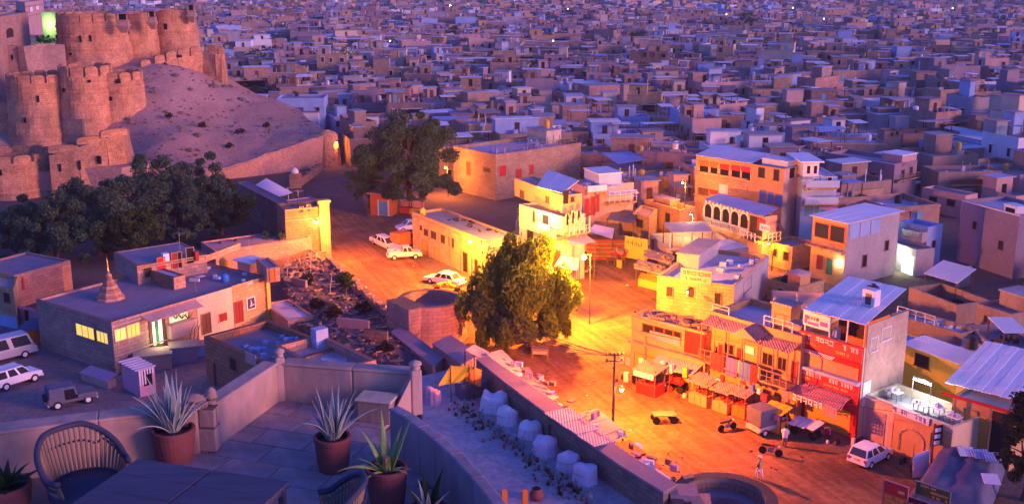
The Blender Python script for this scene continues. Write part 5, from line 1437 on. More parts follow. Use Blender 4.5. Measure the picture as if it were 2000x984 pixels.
H = House('walled_yard', 'long low stone yard wall house behind the open pink roofed shed', 'house', quad((1776, 560), (1870, 596), (1936, 560), h=2.2), wall='mudwash', roof='earth', par=1.6, foot=True)
b = MB()
for k in range(14): p = on_roof(H, re_.uniform(.1, .9), re_.uniform(.15, .9)); b.box(p, (re_.uniform(.3, 1.2), .6, re_.uniform(.2, 1.1)), k)
tag(b.build('yard_clutter', 'shade'), 'dark household clutter standing in the walled yard', 'junk', kind='stuff')
H = House('long_flat_house', 'long flat roofed terrace house with rails behind the yellow house', 'house', quad((1742, 612), (1880, 652), (1912, 628), h=3.4), wall='mudwash', roof='roofblue', par=.5)
H.rooftop_rail(H.L, .5, H.L.L*.6, .9); clutter(H, 12, 'buckets and bundles on the long terrace house roof', 'whitewash', (.2, .7))
H = House('dark_gable_house', 'wide purple house with pale roof edge in the upper right middle distance', 'house', quad((1612, 298), (1748, 320), (1792, 302), base=(1748, 402)), wall='purplewash', roof='roofgrey', par=.6)
H.lines(H.L, [H.zt-.15], .06, .14, 'whitewash', a0=H.L.L*.35); H.win(H.R, [(1760, 332, 1766, 350), (1776, 326, 1782, 342)], pane='shade', frame='rosestone'); H.balcony(H.R, .3, H.R.L-.2, H.R.hit(1775, 346)[1], .9, .8); H.win(H.L, [(1660, 330, 1670, 346), (1700, 338, 1710, 352)], pane='shade', frame='purplewash')
o, *_ = H.block(.72, 1, .3, .95, 1.6, m='pinkwash', roof='whitetin')
H = House('rosy_tower', 'rosy stub tower with a blank lit face behind the wide purple house', 'tower', quad((1714, 250), (1728, 256), (1762, 247), base=(1728, 330)), wall='rosestone', roof='roofgrey', par=.5); H.win(H.R, [(1740, 258, 1745, 266), (1750, 256, 1755, 264)], pane='shade')
H = House('long_tin_house', 'long house under a straight pale tin roof near the right edge', 'house', quad((1826, 256), (1932, 278), (1958, 264), base=(1932, 330)), wall='mudwash', roof='tin', par=.05); H.win(H.L, [(1850, 275, 1860, 285), (1890, 284, 1900, 294)], pane='dark'); H.fpart('balcony_box', H.R, (.4, 2.5, 3, 5), -.02, .5, 'pinkwash')
H = House('pale_flat_house', 'low pinkish house with an overhanging flat roof right of the wide purple one', 'house', quad((1801, 366), (1886, 382), (1910, 370), base=(1886, 428)), wall='pinkwash', roof='roofgrey', par=.35); H.win(H.L, [(1815, 384, 1830, 394), (1850, 390, 1865, 402)], pane='shade')
H = House('pale_cube_house', 'pale cube house, left side coloured dark blue for shade, in the middle distance', 'house', quad((972, 168), (1000, 172), (1062, 168), base=(1000, 212)), wall='whitewash', roof='roofgrey', par=.5); H.fpart('side_shade', H.L, (0, H.L.L-.02, .0, H.zt-.02), -.02, .06, 'bluewash'); H.win(H.R, [(1032, 184, 1035, 196)], pane='shade'); H.block(.2, .7, .4, .8, 1.6, m='ochre')  # shade of the left side is put into its blue colour
for k, (a, b_, c, bs, wl_, lab) in enumerate((((574, 196), (600, 200), (706, 190), (600, 232), 'purplewash', 'long dim house just beyond the end of the sandy slope'), ((650, 180), (670, 184), (760, 176), (670, 222), 'rosestone', 'rose stone house with an open dark bay right of the slope end'), ((664, 232), (690, 240), (735, 226), (690, 296), 'mudwash', 'dim house with a blue sheet awning where the road leaves the square'), ((640, 222), (652, 228), (690, 220), (652, 262), 'bluewash', 'small bluish house at the road bend beyond the retaining wall'), ((668, 262), (684, 272), (728, 262), (684, 326), 'darkstone', 'dark low house at the left foot of the huge tree'), ((760, 180), (785, 186), (850, 178), (785, 224), 'pinkwash', 'pale house just above the huge dark tree'), ((440, 148), (462, 152), (540, 146), (462, 180), 'whitewash', 'pale box house right beside the last fort wall'), ((870, 196), (900, 202), (985, 196), (900, 262), 'mudwash', 'broad dim house behind the tan block'), ((1085, 178), (1128, 190), (1262, 176), (1128, 232), 'rosestone', 'wide rose stone house with long parapet in the centre distance'))):
    H = House('town_house', lab, 'house', quad(a, b_, c, base=bs), wall=wl_, roof='roofgrey', par=.5)
    H.win(H.R, [(b_[0]+(c[0]-b_[0])*f-3, (b_[1]+bs[1])/2-7-f*4, b_[0]+(c[0]-b_[0])*f+3, (b_[1]+bs[1])/2+3-f*4) for f in (.2, .45, .7)], pane='dark'); H.block(.1, .6, .3, .8, 2.2, m=wl_); H.lines(H.R, [H.zt-.14], .06, .14)
# haveli inside the fort
H = House('fort_haveli', 'sandstone haveli with one arched window on the fort at the left edge', 'house', quad((-60, 34), (-40, 40), (54, 24), h=ZAT(0, 26, 236)), z0=6, wall='rosestone', roof='roofsand', par=.4)
H.win(H.R, [(10, 54, 26, 74)], pane='shade', frame='sandstone', arch=True, fw=.15); H.lines(H.R, [H.R.hit(20, 50)[1]+.6, H.zt-.15], .2, .2); H.win(H.R, [(-12, 56, -2, 72)], pane='shade')
b = MB(); p = AT(6, 80, 228); b.tube([p, p+Vector((0, 0, 5))], .07, 6); b.tube([p+Vector((-1.6, 0, 3.5)), p+Vector((1.8, 0, 3.5))], .05, 5); tag(b.build('flag_pole', 'doorbrown'), 'brown pole with a crossbar before the arched haveli', 'pole')
T = thing('fort_yard_wall', 'rendered wall inside the fort lit bright green by an assumed lamp', 'wall', AT(98, 66, 262)); p0, p1 = AT(84, 66, 262), AT(114, 66, 260)
b = MB(); F = Face(p0, p1); b.fbox(F, 0, F.L, p0.z-4, ZAT(98, 24, 262), -.6, 0); b.build('wall', 'cream', T)
l = lamp('assumed_green_lamp_light', F.pt(F.L*.5, p0.z+2.2, 1.4), (.45, 1.0, .22), 420, .2, T)  # assumed unseen lamp giving this wall its green light
H = House('town_house', 'pale banded house behind the fort near the upper left corner', 'house', quad((30, 2), (48, 5), (84, 0), h=ZAT(60, 2, 290)), z0=0, wall='pinkwash', roof='roofgrey', par=.4); H.win(H.R, [(58, 14, 64, 24), (70, 12, 76, 20)], pane='posterwhite'); H.lines(H.R, [H.zt-1.2, H.zt-3.6], .1, .25)
# lamps of the square
gw_p = G(640, 482); gz = AT(635, 386, gw_p.y).z
H = House('brick_gatehouse', 'brick gate wall house glowing round a lamp on the left side of the road', 'gatehouse', quad((540, 398), (556, 410), (637, 386), h=gz), wall='brick', roof='roofgrey', par=.5)
gate = H; F = H.R
H.lines(F, [H.zt-.15, H.zt-1.5], .1, .16, 'rosestone'); H.win(F, [(586, 404, 592, 414), (600, 400, 606, 412)], pane='shade')
b = MB(); b.fbox(F, F.L-1.0, F.L+.3, 0, H.zt+.5, -.6, .35); b.fbox(F, F.L-1.15, F.L+.45, H.zt+.5, H.zt+.8, -.75, .5); b.build('pillar', 'honeystone', H.T)
a, z = F.hit(614, 430); hd = F.pt(a, z, .8); street_lamp('sodium lamp on the brick gatehouse at the left side of the road', hd, F.pt(a, z+.1, 0), watts=5200, col=(1, .20, .005), glow=120, r=.2, light_at=hd+F.n*3.2+F.t*1.0+Vector((0, 0, .6)))
antenna('tall roof aerial on the brick gatehouse', on_roof(H, .5, .2), 3.0); antenna('second thinner roof aerial left of the tall one', on_roof(H, .2, .5), 2.2)
p = G(640, 320); street_lamp('assumed hidden lamp round the bend staining the end of the retaining wall orange', Vector((p.x+2.0, p.y-1.5, 4.2)), pole=p+Vector((2.4, -1.5, 0)), watts=2400, glow=6, r=.06)  # assumed lamp, out of sight, to turn the wall end orange
p = low.L.pt(low.L.L-.9, 0, 1.6); street_lamp('assumed sodium lamp at the near corner of the low brick building, half behind the neem', Vector((p.x, p.y, 5.0)), low.L.pt(low.L.L-.9, 4.8, 0), watts=14000, col=(1, .22, .008), glow=70, r=.16, light_at=Vector((p.x, p.y, 5.2))+low.L.n*1.6)  # assumed lamp added to light the road and brick front here
p = tanb.L.pt(tanb.L.L*.35, 0, 4.5); street_lamp('assumed lamp added behind the low brick building to light the tan block', Vector((p.x, p.y, 4.8)), pole=p+Vector((.4, 0, 0)), watts=2600, glow=10, r=.08)  # unseen lamp, assumed and added to brighten the tan block's left side
C1 = orangeb
p = C1.L.pt(C1.L.L*.45, C1.zt-1.0, 1.1); street_lamp('added wall lamp brightening the front of the orange stone block', p, C1.L.pt(C1.L.L*.45, C1.zt-.9, 0), watts=800, glow=14, r=.08, light_at=p+C1.L.n*2.4)  # extra lamp put in so this front glows orange
# electricity pole with lamp
pb = G(1197, 835); ph = AT(1197, 688, pb.y).z
T = thing('electricity_pole', 'tall iron electricity pole with crossarms and insulators at the road edge', 'pole', pb)
b = MB(); b.tube([pb, Vector((pb.x, pb.y, ph))], [.12, .08], 8); b.build('mast', 'darkmetal', T)
for dz in (.25, .75):
    b = MB(); b.box((pb.x, pb.y, ph-dz), (1.5, .1, .1), .2); b.build('crossarm', 'darkmetal', T)
for k, (dx, dz) in enumerate(((-.65, .3), (-.3, .3), (.3, .3), (.65, .3), (-.6, .8), (.6, .8))):
    b = MB(); b.lathe((pb.x+dx, pb.y+dx*.2, ph-dz+.12), [(.05, 0), (.09, .06), (.05, .1), (.09, .15), (.03, .22)], 7); b.build('insulator', 'doorbrown', T)
b = MB(); b.tube([(pb.x, pb.y, ph-3.6), (pb.x+.7, pb.y+.1, ph-3.7), (pb.x+.75, pb.y+.1, ph-3.2)], .03, 5); b.build('bracket', 'darkmetal', T)
lp = AT(1214, 760, pb.y); street_lamp('small bright lamp hung low on the electricity pole', lp, Vector((pb.x, pb.y, lp.z+.2)), watts=19000, col=(1, .16, .003), glow=110, r=.16, light_at=Vector((pb.x+1.6, pb.y+.5, ph+.6)))
# overhead cables
top = Vector((pb.x, pb.y, ph-.2)); c0 = G(900, 600, 5.5)
for k in range(7):
    b = MB(); a = c0+Vector((.1*k, .4*k-1, .35*k)); e = top+Vector(((-.65, -.3, .3, .65, -.6, .6, 0)[k], 0, -.1*(k > 3)))
    b.tube([a.lerp(e, t)-Vector((0, 0, 1.1*4*t*(1-t))) for t in [i/14 for i in range(15)]], .022, 4)
    tag(b.build('overhead_cable', 'darkmetal'), 'dark cable sagging from the round bastion past the neem to the pole', 'cable', 'cables past the neem tree')
# ================================================================== left side: temple cafe, courtyard, rubble bank, road wall
rf = random.Random(11)
LIT = EM('cafe_glow', (1.0, .66, .12), .4); LITW = EM('cafe_white', (1.0, .85, .5), .5)
H = House('temple_cafe', 'long flat roofed stone cafe with a stepped temple spire and lit windows', 'cafe', quad((70, 584), (217, 629), (521, 537), base=(223, 730)), wall='rosestone', roof='purplewash', par=.22)
cafe = H; FR, FL = H.R, H.L
H.win(FL, [(150, 636, 184, 658), (190, 648, 211, 668)], pane=LIT, frame='rosestone', bars=2)
H.win(FR, [(224, 641, 246, 664)], pane=LIT, frame='pinkwash', bars=1); H.win(FR, [(248, 632, 273, 657)], pane=EM('cafe_amber', (1, .45, .06), .5), frame='pinkwash', bars=2)
H.fpart('lower_course', FL, (0, FL.L, FL.hit(150, 690)[1]-.1, FL.hit(150, 690)[1]+.1), -.02, .08, 'rosestone')
H.lines(FR, [H.zt-.5, FR.hit(300, 672)[1]], .1, .14, 'pinkwash', a1=FR.L*.55)
H.fpart('entrance_glow', FR, FR.rect(298, 622, 318, 672), -.02, .03, LITW)
for x in (294, 306, 320): H.fpart('curtain', FR, FR.rect(x-3, 618, x+3, 676), .03, .09, 'doorbrown' if x != 306 else 'greencloth')
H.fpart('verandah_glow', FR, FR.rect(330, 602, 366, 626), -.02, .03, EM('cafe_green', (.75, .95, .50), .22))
a0, a1, z0_, z1_ = FR.rect(326, 600, 370, 630)
H.fpart('verandah_wall', FR, (a0-.2, a1+.3, max(.05, z0_-1.2), z0_+.15), .0, .7, 'pinkwash'); H.awning(FR, FR.hit(276, 625)[0], a1+.8, H.zt-.25, 1.3, .35, 'pinkwash', name='eaves')
xs = FR.hit(384, 600)[0]; xo = FR.hit(453, 575)[0]
H.fpart('cream_wall', FR, (xs, xo, 0, H.zt-.003), -.02, .06, 'cream'); H.fpart('orange_wall', FR, (xo, FR.L+.02, 0, H.zt+.1), -.02, .08, 'honeystone')
F2 = FR.sub(0, FR.L, .07)
H.door(F2, (394, 612, 411, 652), 'doorbrown'); H.win(F2, [(427, 611, 443, 627)], pane='doorred', frame='cream'); H.door(F2, (458, 588, 474, 630), 'doorred', label='red door beside the dark poster')
H.fpart('poster', F2, F2.rect(481, 580, 498, 604), .02, .08, 'posterwhite'); H.fpart('poster_print', F2, F2.rect(482.5, 581.5, 496.5, 602), .08, .1, 'posterdark')
a0, a1, z0_, z1_ = F2.rect(484, 584, 495, 600); b = MB(); w = a1-a0; h = z1_-z0_
b.tube([F2.pt(a0+w*.45, z0_+h*.95, .11), F2.pt(a0+w*.5, z0_+h*.5, .11), F2.pt(a0+w*.3, z0_+h*.1, .11)], [.03, .09, .05], 6); b.tube([F2.pt(a0+w*.2, z0_+h*.2, .11), F2.pt(a0+w*.95, z0_+h*.3, .11)], .05, 5)
b.build('poster_print', 'posterwhite', H.T)
H.fpart('yellow_pillar', FR, (FR.L-.35, FR.L+.1, 0, H.zt), .08, .3, 'yellow')
b = MB()
for x in (355, 362, 370): a, z = FR.hit(x, 600); b.tube([FR.pt(a, .8, .8), FR.pt(a+.2, 2.2, .9), FR.pt(a+.5, 3.0, 1.2)], [.05, .05, .02], 5)
for x in (336, 348, 360): 
    a, z = FR.hit(x, 615)
    for k in range(7): t = k*.9; b.hexa([FR.pt(a, z-.3, .5), FR.pt(a+.08, z-.3, .5), FR.pt(a+.08, z-.3, .45), FR.pt(a, z-.3, .45)], [FR.pt(a+.5*math.cos(t), z+.25, .6+.3*math.sin(t)), FR.pt(a+.5*math.cos(t)+.05, z+.25, .6+.3*math.sin(t)), FR.pt(a+.5*math.cos(t)+.05, z+.27, .6+.3*math.sin(t)), FR.pt(a+.5*math.cos(t), z+.27, .6+.3*math.sin(t))])
tag(b.build('verandah_plants', 'leaf_neem'), 'leafy potted plants along the lit cafe verandah', 'plants', kind='stuff')
l = lamp('cafe_light', FR.pt(FR.hit(300, 650)[0], 2.4, 1.0), (1, .8, .4), 45, .2, H.T)
# spire
p = G(216, 583, H.dz)
T = thing('temple_spire', 'stepped conical stone spire with a golden finial on the cafe roof', 'spire', p)
s = 1/PPM(p)
for k in range(8):
    b = MB(); r = (28-3.0*k)*s; z = k*5.6*s
    b.lathe((p.x, p.y, p.z+z), [(r, 0), (r*1.0, 2.2*s), (r*.9, 5.4*s), (r*.82, 5.62*s)], 8); b.build('tier', 'brick' if k % 2 else 'rosestone', T)
b = MB(); b.lathe((p.x, p.y, p.z+44*s), [(5*s, 0), (7*s, 3*s), (4*s, 6*s), (3*s, 9*s)], 10); b.build('collar', 'rosestone', T)
b = MB(); b.lathe((p.x, p.y, p.z+52*s), [(1.6*s, 0), (3*s, 4*s), (1.2*s, 8*s), (2*s, 14*s), (.8*s, 22*s), (.1*s, 36*s)], 8); b.build('finial', 'gold', T, smooth=True)
# rooms standing on the cafe roof
def roofhouse(name, label, A, B, C, base, wall, roof, z0=None, par=.08, cat='room'):
    return House(name, label, cat, quad(A, B, C, base=base, z0=cafe.dz if z0 is None else z0), z0=(cafe.dz if z0 is None else z0)-.02, wall=wall, roof=roof, par=par, foot=False)
U = roofhouse('upper_room', 'long upper room with red and dark doors standing on the cafe roof', (222, 492), (267, 519), (403, 472), (269, 556), 'rosestone', 'purplewash', par=.05)
for r, m_ in (((308, 503, 322, 532), 'redpaint'), ((336, 494, 346, 524), 'doorred'), ((347, 492, 354, 522), 'dark'), ((364, 484, 378, 514), 'dark')): U.door(U.R, r, m_)
U.fpart('open_shutter', U.R, U.R.rect(379, 490, 386, 508), .02, .35, 'doorred'); U.lines(U.R, [U.zt-.35, U.zt-.12], .12, .1, 'sandstone')
U.win(U.R, [(281, 520, 296, 540)], pane='shade')
T = thing('cooler_box', 'white cooler box on the edge of the upper room roof', 'cooler', on_roof(U, .95, .42)); b = MB(); p = on_roof(U, .95, .42); b.box(p, (.75, .6, .8), U.ang); b.build('body', 'whitemetal', T); b = MB(); b.box(p+U.R.n*.32+Vector((0, 0, .12)), (.06, .55, .55), U.ang); b.build('grille', 'shade', T)
U2 = roofhouse('roof_hut', 'low brown brick hut in the middle of the cafe roof', (286, 526), (338, 542), (361, 532), (338, 566), 'brick', 'roofblue', cat='hut'); U2.fpart('pale_end', U2.R, (.02, U2.R.L-.02, cafe.dz, U2.zt-.05), -.02, .05, 'rosestone')
U3 = roofhouse('stair_cabin', 'small pale stair cabin with flat slab roof at the far end of the cafe roof', (463, 508), (487, 514), (512, 504), (488, 534), 'pinkwash', 'concrete', cat='cabin'); b = MB(); b.prism(inset(U3.q, -.35), U3.zt, U3.zt+.12); b.build('roof_slab', 'whitewash', U3.T)
U4 = roofhouse('back_parapet', 'stepped back wall with an orange door at the far right of the cafe', (500, 505), (521, 524), (546, 508), (523, 552), 'rosestone', 'purplewash', cat='wall'); U4.door(U4.R, (528, 524, 537, 560), 'orangecloth')
water_tank('cream water tank on the cafe roof beside the stair cabin', G(438, 520, cafe.dz), .5, .9, 'yellowplastic'); water_tank('bright blue water drum on the cafe roof', G(440, 550, cafe.dz), .42, .8, 'blueplastic')
antenna('thin roof aerial rising from the stair cabin', Vector((U3.cen.x, U3.cen.y, U3.zt)), 2.2); antenna('tall thin mast at the front edge of the cafe roof', G(383, 572, cafe.dz), 3.2); antenna('aerial on the upper room roof behind the cooler', on_roof(U, .5, .8), 2.0)
b = MB()
for k in range(12): p = G(rf.uniform(370, 480), rf.uniform(525, 555), cafe.dz); b.box(p, (rf.uniform(.3, 1.4), rf.uniform(.2, .6), rf.uniform(.04, .3)), rf.uniform(0, 3))
tag(b.build('roof_clutter', 'whitewash'), 'cloths and basins laid out on the blue part of the cafe roof', 'junk', kind='stuff')
b = MB(); p0, p1 = G(402, 512, cafe.dz), G(470, 486, cafe.dz); F = Face(p0, p1); b.fbox(F, 0, F.L, cafe.dz, cafe.dz+.7, -.2, 0); tag(b.build('low_parapet', 'rosestone'), 'low rosy parapet closing the back of the cafe roof', 'wall')
# neighbours on the left
H = House('rosy_house', 'rosy flat roofed house left of the cafe under the dark trees', 'house', quad((-60, 520), (27, 538), (137, 508), base=(27, 602)), wall='rosestone', roof='purplewash', par=.2); H.fpart('red_banner', H.R, H.R.rect(43, 540, 47, 566), .02, .08, 'redcloth')
H = House('orange_house', 'low orange house with a blue dado at the left edge below the rosy house', 'house', quad((-90, 545), (26, 566), (34, 540), base=(26, 642)), wall='honeystone', roof='roofsand', par=.3, foot=False); H.win(H.L, [(8, 572, 20, 590)], pane='shade'); H.fpart('dado', H.L, (0, H.L.L, 0, 1.2), -.02, .04, 'bluewash')
H = House('pink_lean_to', 'pink lean-to with a dark doorway between the orange house and the cafe', 'shed', quad((26, 596), (38, 602), (72, 606), base=(38, 632), ortho=False), wall='pinkcloth', roof='pinkcloth', par=.05, foot=False); H.door(H.R, (50, 606, 56, 626), 'dark')
T = thing('guard_hut', 'small orange hut with a dark pitched roof beside the cafe wall', 'hut', G(74, 668)); p = G(74, 668)
b = MB(); b.box(p, (1.6, 1.5, 1.7), .4); b.build('wall', 'orangecloth', T); b = MB(); b.hexa([p+Vector((-1.5, -1.3, 1.7)), p+Vector((1.5, -1.3, 1.7)), p+Vector((1.5, 1.3, 1.7)), p+Vector((-1.5, 1.3, 1.7))], [p+Vector((-.3, -.1, 2.5)), p+Vector((.3, -.1, 2.5)), p+Vector((.3, .1, 2.5)), p+Vector((-.3, .1, 2.5))]); b.build('roof', 'darkcanvas', T)
# courtyard furniture
T = thing('display_table', 'long low display table under three pink cloths by the cafe wall', 'table', G(190, 745)); F = Face(G(158, 742), G(212, 760))
b = MB(); b.fbox(F, .05, F.L-.05, 0, .75, -.9, -.02); b.build('base', 'pinkwash', T)
for k in range(3):
    b = MB(); a0, a1 = F.L*k/3+.03, F.L*(k+1)/3-.03; b.hexa([F.pt(a0, .75, .12), F.pt(a1, .75, .12), F.pt(a1, 1.05, -1.1), F.pt(a0, 1.05, -1.1)], [F.pt(a0, .8, .12), F.pt(a1, .8, .12), F.pt(a1, 1.1, -1.1), F.pt(a0, 1.1, -1.1)]); b.build('cloth', 'pinkcloth', T)
H = House('striped_booth', 'pink cloth booth with a striped white roof at the corner of the cafe', 'booth', quad((236, 706), (270, 724), (301, 712), base=(268, 776)), wall='pinkcloth', roof='pinkcloth', par=.02, foot=False); H.fpart('opening', H.R, H.R.rect(280, 722, 297, 752), -.02, .03, 'dark')
q = inset(H.q, -.2)
for k in range(6):
    u0, u1 = k/6, (k+.5)/6; b = MB(); a0, a1, c0_, c1_ = [Vector((*v, H.zt+.03)) for v in (q[3].lerp(q[0], u0), q[3].lerp(q[0], u1), q[2].lerp(q[1], u0), q[2].lerp(q[1], u1))]; b.slab([a0, a1, c1_, c0_], .06); b.build('stripe', 'whitecloth', H.T)
    b = MB(); x0, x1 = H.R.L*u0, H.R.L*u1; b.fbox(H.R, x0, x1, H.zt*.45 if k < 3 else H.zt*.8, H.zt, .0, .06); b.build('stripe', 'whitecloth', H.T)
for k, (x, y, w, d, h, m_, lab) in enumerate(((300, 716, 3.2, 2.0, 1.4, 'mudwash', 'low brown shed roof behind the striped booth'), (360, 702, 2.4, 1.9, 1.5, 'purplewash', 'grey service box with flat lid in the cafe courtyard'), (395, 690, 1.8, 1.5, 1.0, 'bluewash', 'small bluish box beside the grey service box'))):
    p = G(x, y); T = thing('service_box', lab, 'shed', p); b = MB(); b.box(p, (w, d, h), .35); b.build('body', m_, T); b = MB(); b.box(p+Vector((0, 0, h)), (w+.25, d+.25, .1), .35); b.build('lid', 'roofsand', T)
# houses between the courtyard and the terrace
def open_house(label, A, B, D, h, wall, roof, par, z0=0):
    zt = z0+h; a, b_, d = [G(*p, zt) for p in (A, B, D)]; e = (b_-a).normalized(); q = Vector((-e.y, e.x, 0)); k = (d-a).dot(q); d = a+q*k; c = b_+d-a
    return House('flat_house', label, 'house', ([b_, c, d, a], zt), z0=z0, wall=wall, roof=roof, par=par, th=.4)
H = open_house('brick red house with a sunken roof and pale parapets beside the terrace corner', (398, 656), (534, 716), (520, 622), 4.2, 'brick', 'purplewash', .7); eh = H
H.fpart('pipe', H.L, H.L.rect(420, 710, 422, 760), .02, .1, 'darkmetal'); H.win(H.L, [(450, 700, 462, 722)], pane='shade', frame='brick'); H.fpart('plaster_patch', H.L, H.L.rect(480, 690, 500, 710), -.02, .03, 'pinkwash')
b = MB()
for k in range(16): p = on_roof(H, rf.uniform(.3, .95), rf.uniform(.1, .9)); b.box(p, (rf.uniform(.2, 1.0), rf.uniform(.1, .5), rf.uniform(.1, .6)), rf.uniform(0, 3))
tag(b.build('roof_clutter', 'bluewash'), 'chairs, basins and lines on the sunken red house roof', 'junk', kind='stuff')
H = open_house('pink parapet house behind the end of the terrace, its deck set low', (536, 674), (640, 728), (616, 646), 4.8, 'rosestone', 'roofgrey', .8)
b = MB(); p = on_roof(H, .1, .85); b.box(p, (.9, 1.2, 1.7), H.ang); tag(b.build('stair_box', 'bluewash'), 'bluish stair box at the top corner of the pink parapet house', 'box')
b = MB()
for k in range(8): p = on_roof(H, rf.uniform(.3, .9), rf.uniform(.2, .8)); b.slab([p+Vector((-.9, -.3, .05)), p+Vector((.9, -.5, .05)), p+Vector((1, .3, .08)), p+Vector((-.8, .4, .08))], .04)
tag(b.build('roof_clutter', 'roofblue'), 'loose grey sheets lying on the pink parapet house deck', 'junk', kind='stuff')
H = House('low_terrace_house', 'low house with a wide pale blue roof right of the cafe', 'house', quad((514, 592), (562, 626), (614, 604), h=1.6), wall='rosestone', roof='roofblue', par=.15)
H = House('long_low_block', 'long narrow flat block running from the grove to the brick gatehouse', 'building', quad((392, 472), (420, 490), (608, 434), h=3.0), wall='rosestone', roof='purplewash', par=.12)
for k in range(5):
    b = MB(); p = on_roof(H, .3, .15+.17*k); b.box(p, (.4, .3, .25), k); tag(b.build('stone_block', 'shade'), 'small dark block resting on the long narrow roof, %s of five' % ('first', 'second', 'third', 'fourth', 'last')[k], 'stone')
H = House('whitewashed_house', 'whitewashed wall house with one dark window beside the grove', 'house', quad((448, 374), (548, 424), (590, 404), base=(548, 452)), wall='whitewash', roof='darkstone', par=.05); H.win(H.L, [(464, 388, 479, 402)], pane='dark', frame='whitewash')
H = House('dark_vault', 'dark curved roof strip behind the whitewashed wall', 'building', quad((462, 356), (556, 404), (580, 394), h=4.6), wall='darkstone', roof='darkcanvas', par=.05, foot=False)
canopy('white peaked cloth roof beside the foot of the retaining wall', [(482, 372, 0), (548, 384, 0), (572, 376, .2), (520, 348, 1.2)], 3.4, 'whitecloth', sag=-.3)
H = House('purple_roof_house', 'low house with a dim purple roof behind the brick gatehouse', 'house', quad((548, 392), (576, 402), (634, 376), h=4.0), wall='mudwash', roof='purplewash', par=.1, foot=False)
T = thing('roadside_shrine', 'small round headed dark shrine at the foot of the retaining wall', 'shrine', G(577, 366)); p = G(577, 366); b = MB(); b.box(p, (2.0, 1.4, 2.4), .3); b.build('body', 'darkstone', T); b = MB(); b.lathe(p+Vector((0, 0, 2.4)), [(.7, 0), (.65, .4), (.4, .75), (.05, .95)], 12); b.build('dome', 'whitewash', T, smooth=True)
b = MB()
for k in range(14): p = G(585+3*k, 362-2.2*k); b.box(p, (1.3, .8, 1.0+.3*rf.random()), .6)
tag(b.build('low_kerb_wall', 'darkstone'), 'low dark kerb wall of blocks curving along the dusk blue road', 'wall')

# ------------------------------------------------ rubble bank and the wall along the road
bank = [G(*p, 2.0) for p in ((548, 520), (600, 480), (640, 488), (700, 545), (766, 606), (820, 690), (800, 735), (742, 712), (640, 648), (575, 612))]
poly = [p.xy for p in bank]
pts = []
for i, p in enumerate(poly):
    q = poly[(i+1) % len(poly)]; n = max(1, int((q-p).length/.8)); pts += [p.lerp(q, k/n) for k in range(n)]
nb = len(pts); xs_ = [p.x for p in poly]; ys_ = [p.y for p in poly]
inner = [Vector((x+rf.uniform(-.2, .2), y+rf.uniform(-.2, .2))) for x in np.arange(min(xs_), max(xs_), .8) for y in np.arange(min(ys_), max(ys_), .8)]
v, e, f, *_ = delaunay_2d_cdt(pts+inner, [(i, (i+1) % nb) for i in range(nb)], [], 1, 1e-4)
def bankz(x, y): return 1.5+.7*noise.noise((x*.16, y*.16, 1))+.35*noise.noise((x*.7, y*.7, 2))
b = MB(); b.add([(p.x, p.y, bankz(p.x, p.y)) for p in v], [tuple(t) for t in f])
for i in range(nb): 
    p, q = v[i], v[(i+1) % nb]; b.add([(p.x, p.y, -.1), (q.x, q.y, -.1), (q.x, q.y, bankz(q.x, q.y)), (p.x, p.y, bankz(p.x, p.y))], [(0, 1, 2, 3)])
tag(b.build('rubble_bank', 'rubblesoil', loc=(0, 0, 0), smooth=True), kind='structure')
b = MB()
def inpoly(x, y, P):
    c = False; j = len(P)-1
    for i in range(len(P)):
        if (P[i].y > y) != (P[j].y > y) and x < (P[j].x-P[i].x)*(y-P[i].y)/(P[j].y-P[i].y)+P[i].x: c = not c
        j = i
    return c
k = 0
while k < 900:
    x, y = rf.uniform(min(xs_), max(xs_)), rf.uniform(min(ys_), max(ys_))
    if not inpoly(x, y, poly): continue
    k += 1; s = rf.uniform(.08, .35); z = bankz(x, y)
    if rf.random() < .75: b.lathe((x, y, z-.1), [(s*.8, 0), (s, s*.5), (s*.5, s*.9)], 5, rf.choice((0, 0, 1)), .3)
    else: b.box((x, y, z), (rf.uniform(.3, 1.3), rf.uniform(.08, .3), rf.uniform(.04, .2)), rf.uniform(0, 3), 2)
tag(b.build('rubble', ['darkstone', 'shade', 'mudwash']), 'stones, boards and refuse strewn over the dark rubble bank', 'rubble', kind='stuff')
for (x, y, w, d, h, m_, nm, lab) in ((585, 560, 2.2, .3, .9, 'purplewash', 'low_wall', 'short plastered wall stub on the rubble bank near the cafe'), (640, 600, 3.0, .3, .7, 'darkstone', 'low_wall', 'dark wall stub in the middle of the rubble bank'), (690, 640, 3.4, .35, .9, 'purplewash', 'low_wall', 'purple wall stub low on the rubble bank'), (735, 668, 2.4, .35, 1.2, 'darkstone', 'low_wall', 'dark wall stub below the round bastion')):
    p = G(x, y, 1.6); b = MB(); b.box(p-Vector((0, 0, .6)), (w, d, h+.6), -.5+rf.uniform(-.3, .3)); tag(b.build(nm, m_), lab, 'wall')
for (x, y, h, lab) in ((606, 535, 3.0, 'leaning pole with a crossbar high on the rubble bank'), (644, 575, 2.2, 'thin bare pole in the middle of the rubble bank'), (560, 545, 2.6, 'thin pole beside the orange door of the cafe')):
    p = G(x, y, 1.2); T = thing('bare_pole', lab, 'pole', p); b = MB(); b.tube([p, p+Vector((.3, 0, h))], .05, 5); b.build('post', 'greywash', T); b = MB(); b.tube([p+Vector((-.7, 0, h*.5)), p+Vector((1.0, 0, h*.55))], .06, 5); b.build('crossbar', 'greywash', T)
b = MB(); rng_ = [(640, 492), (672, 524), (706, 556), (738, 586), (760, 606)]
wallpts = [G(x, y, 2.4) for x, y in rng_]
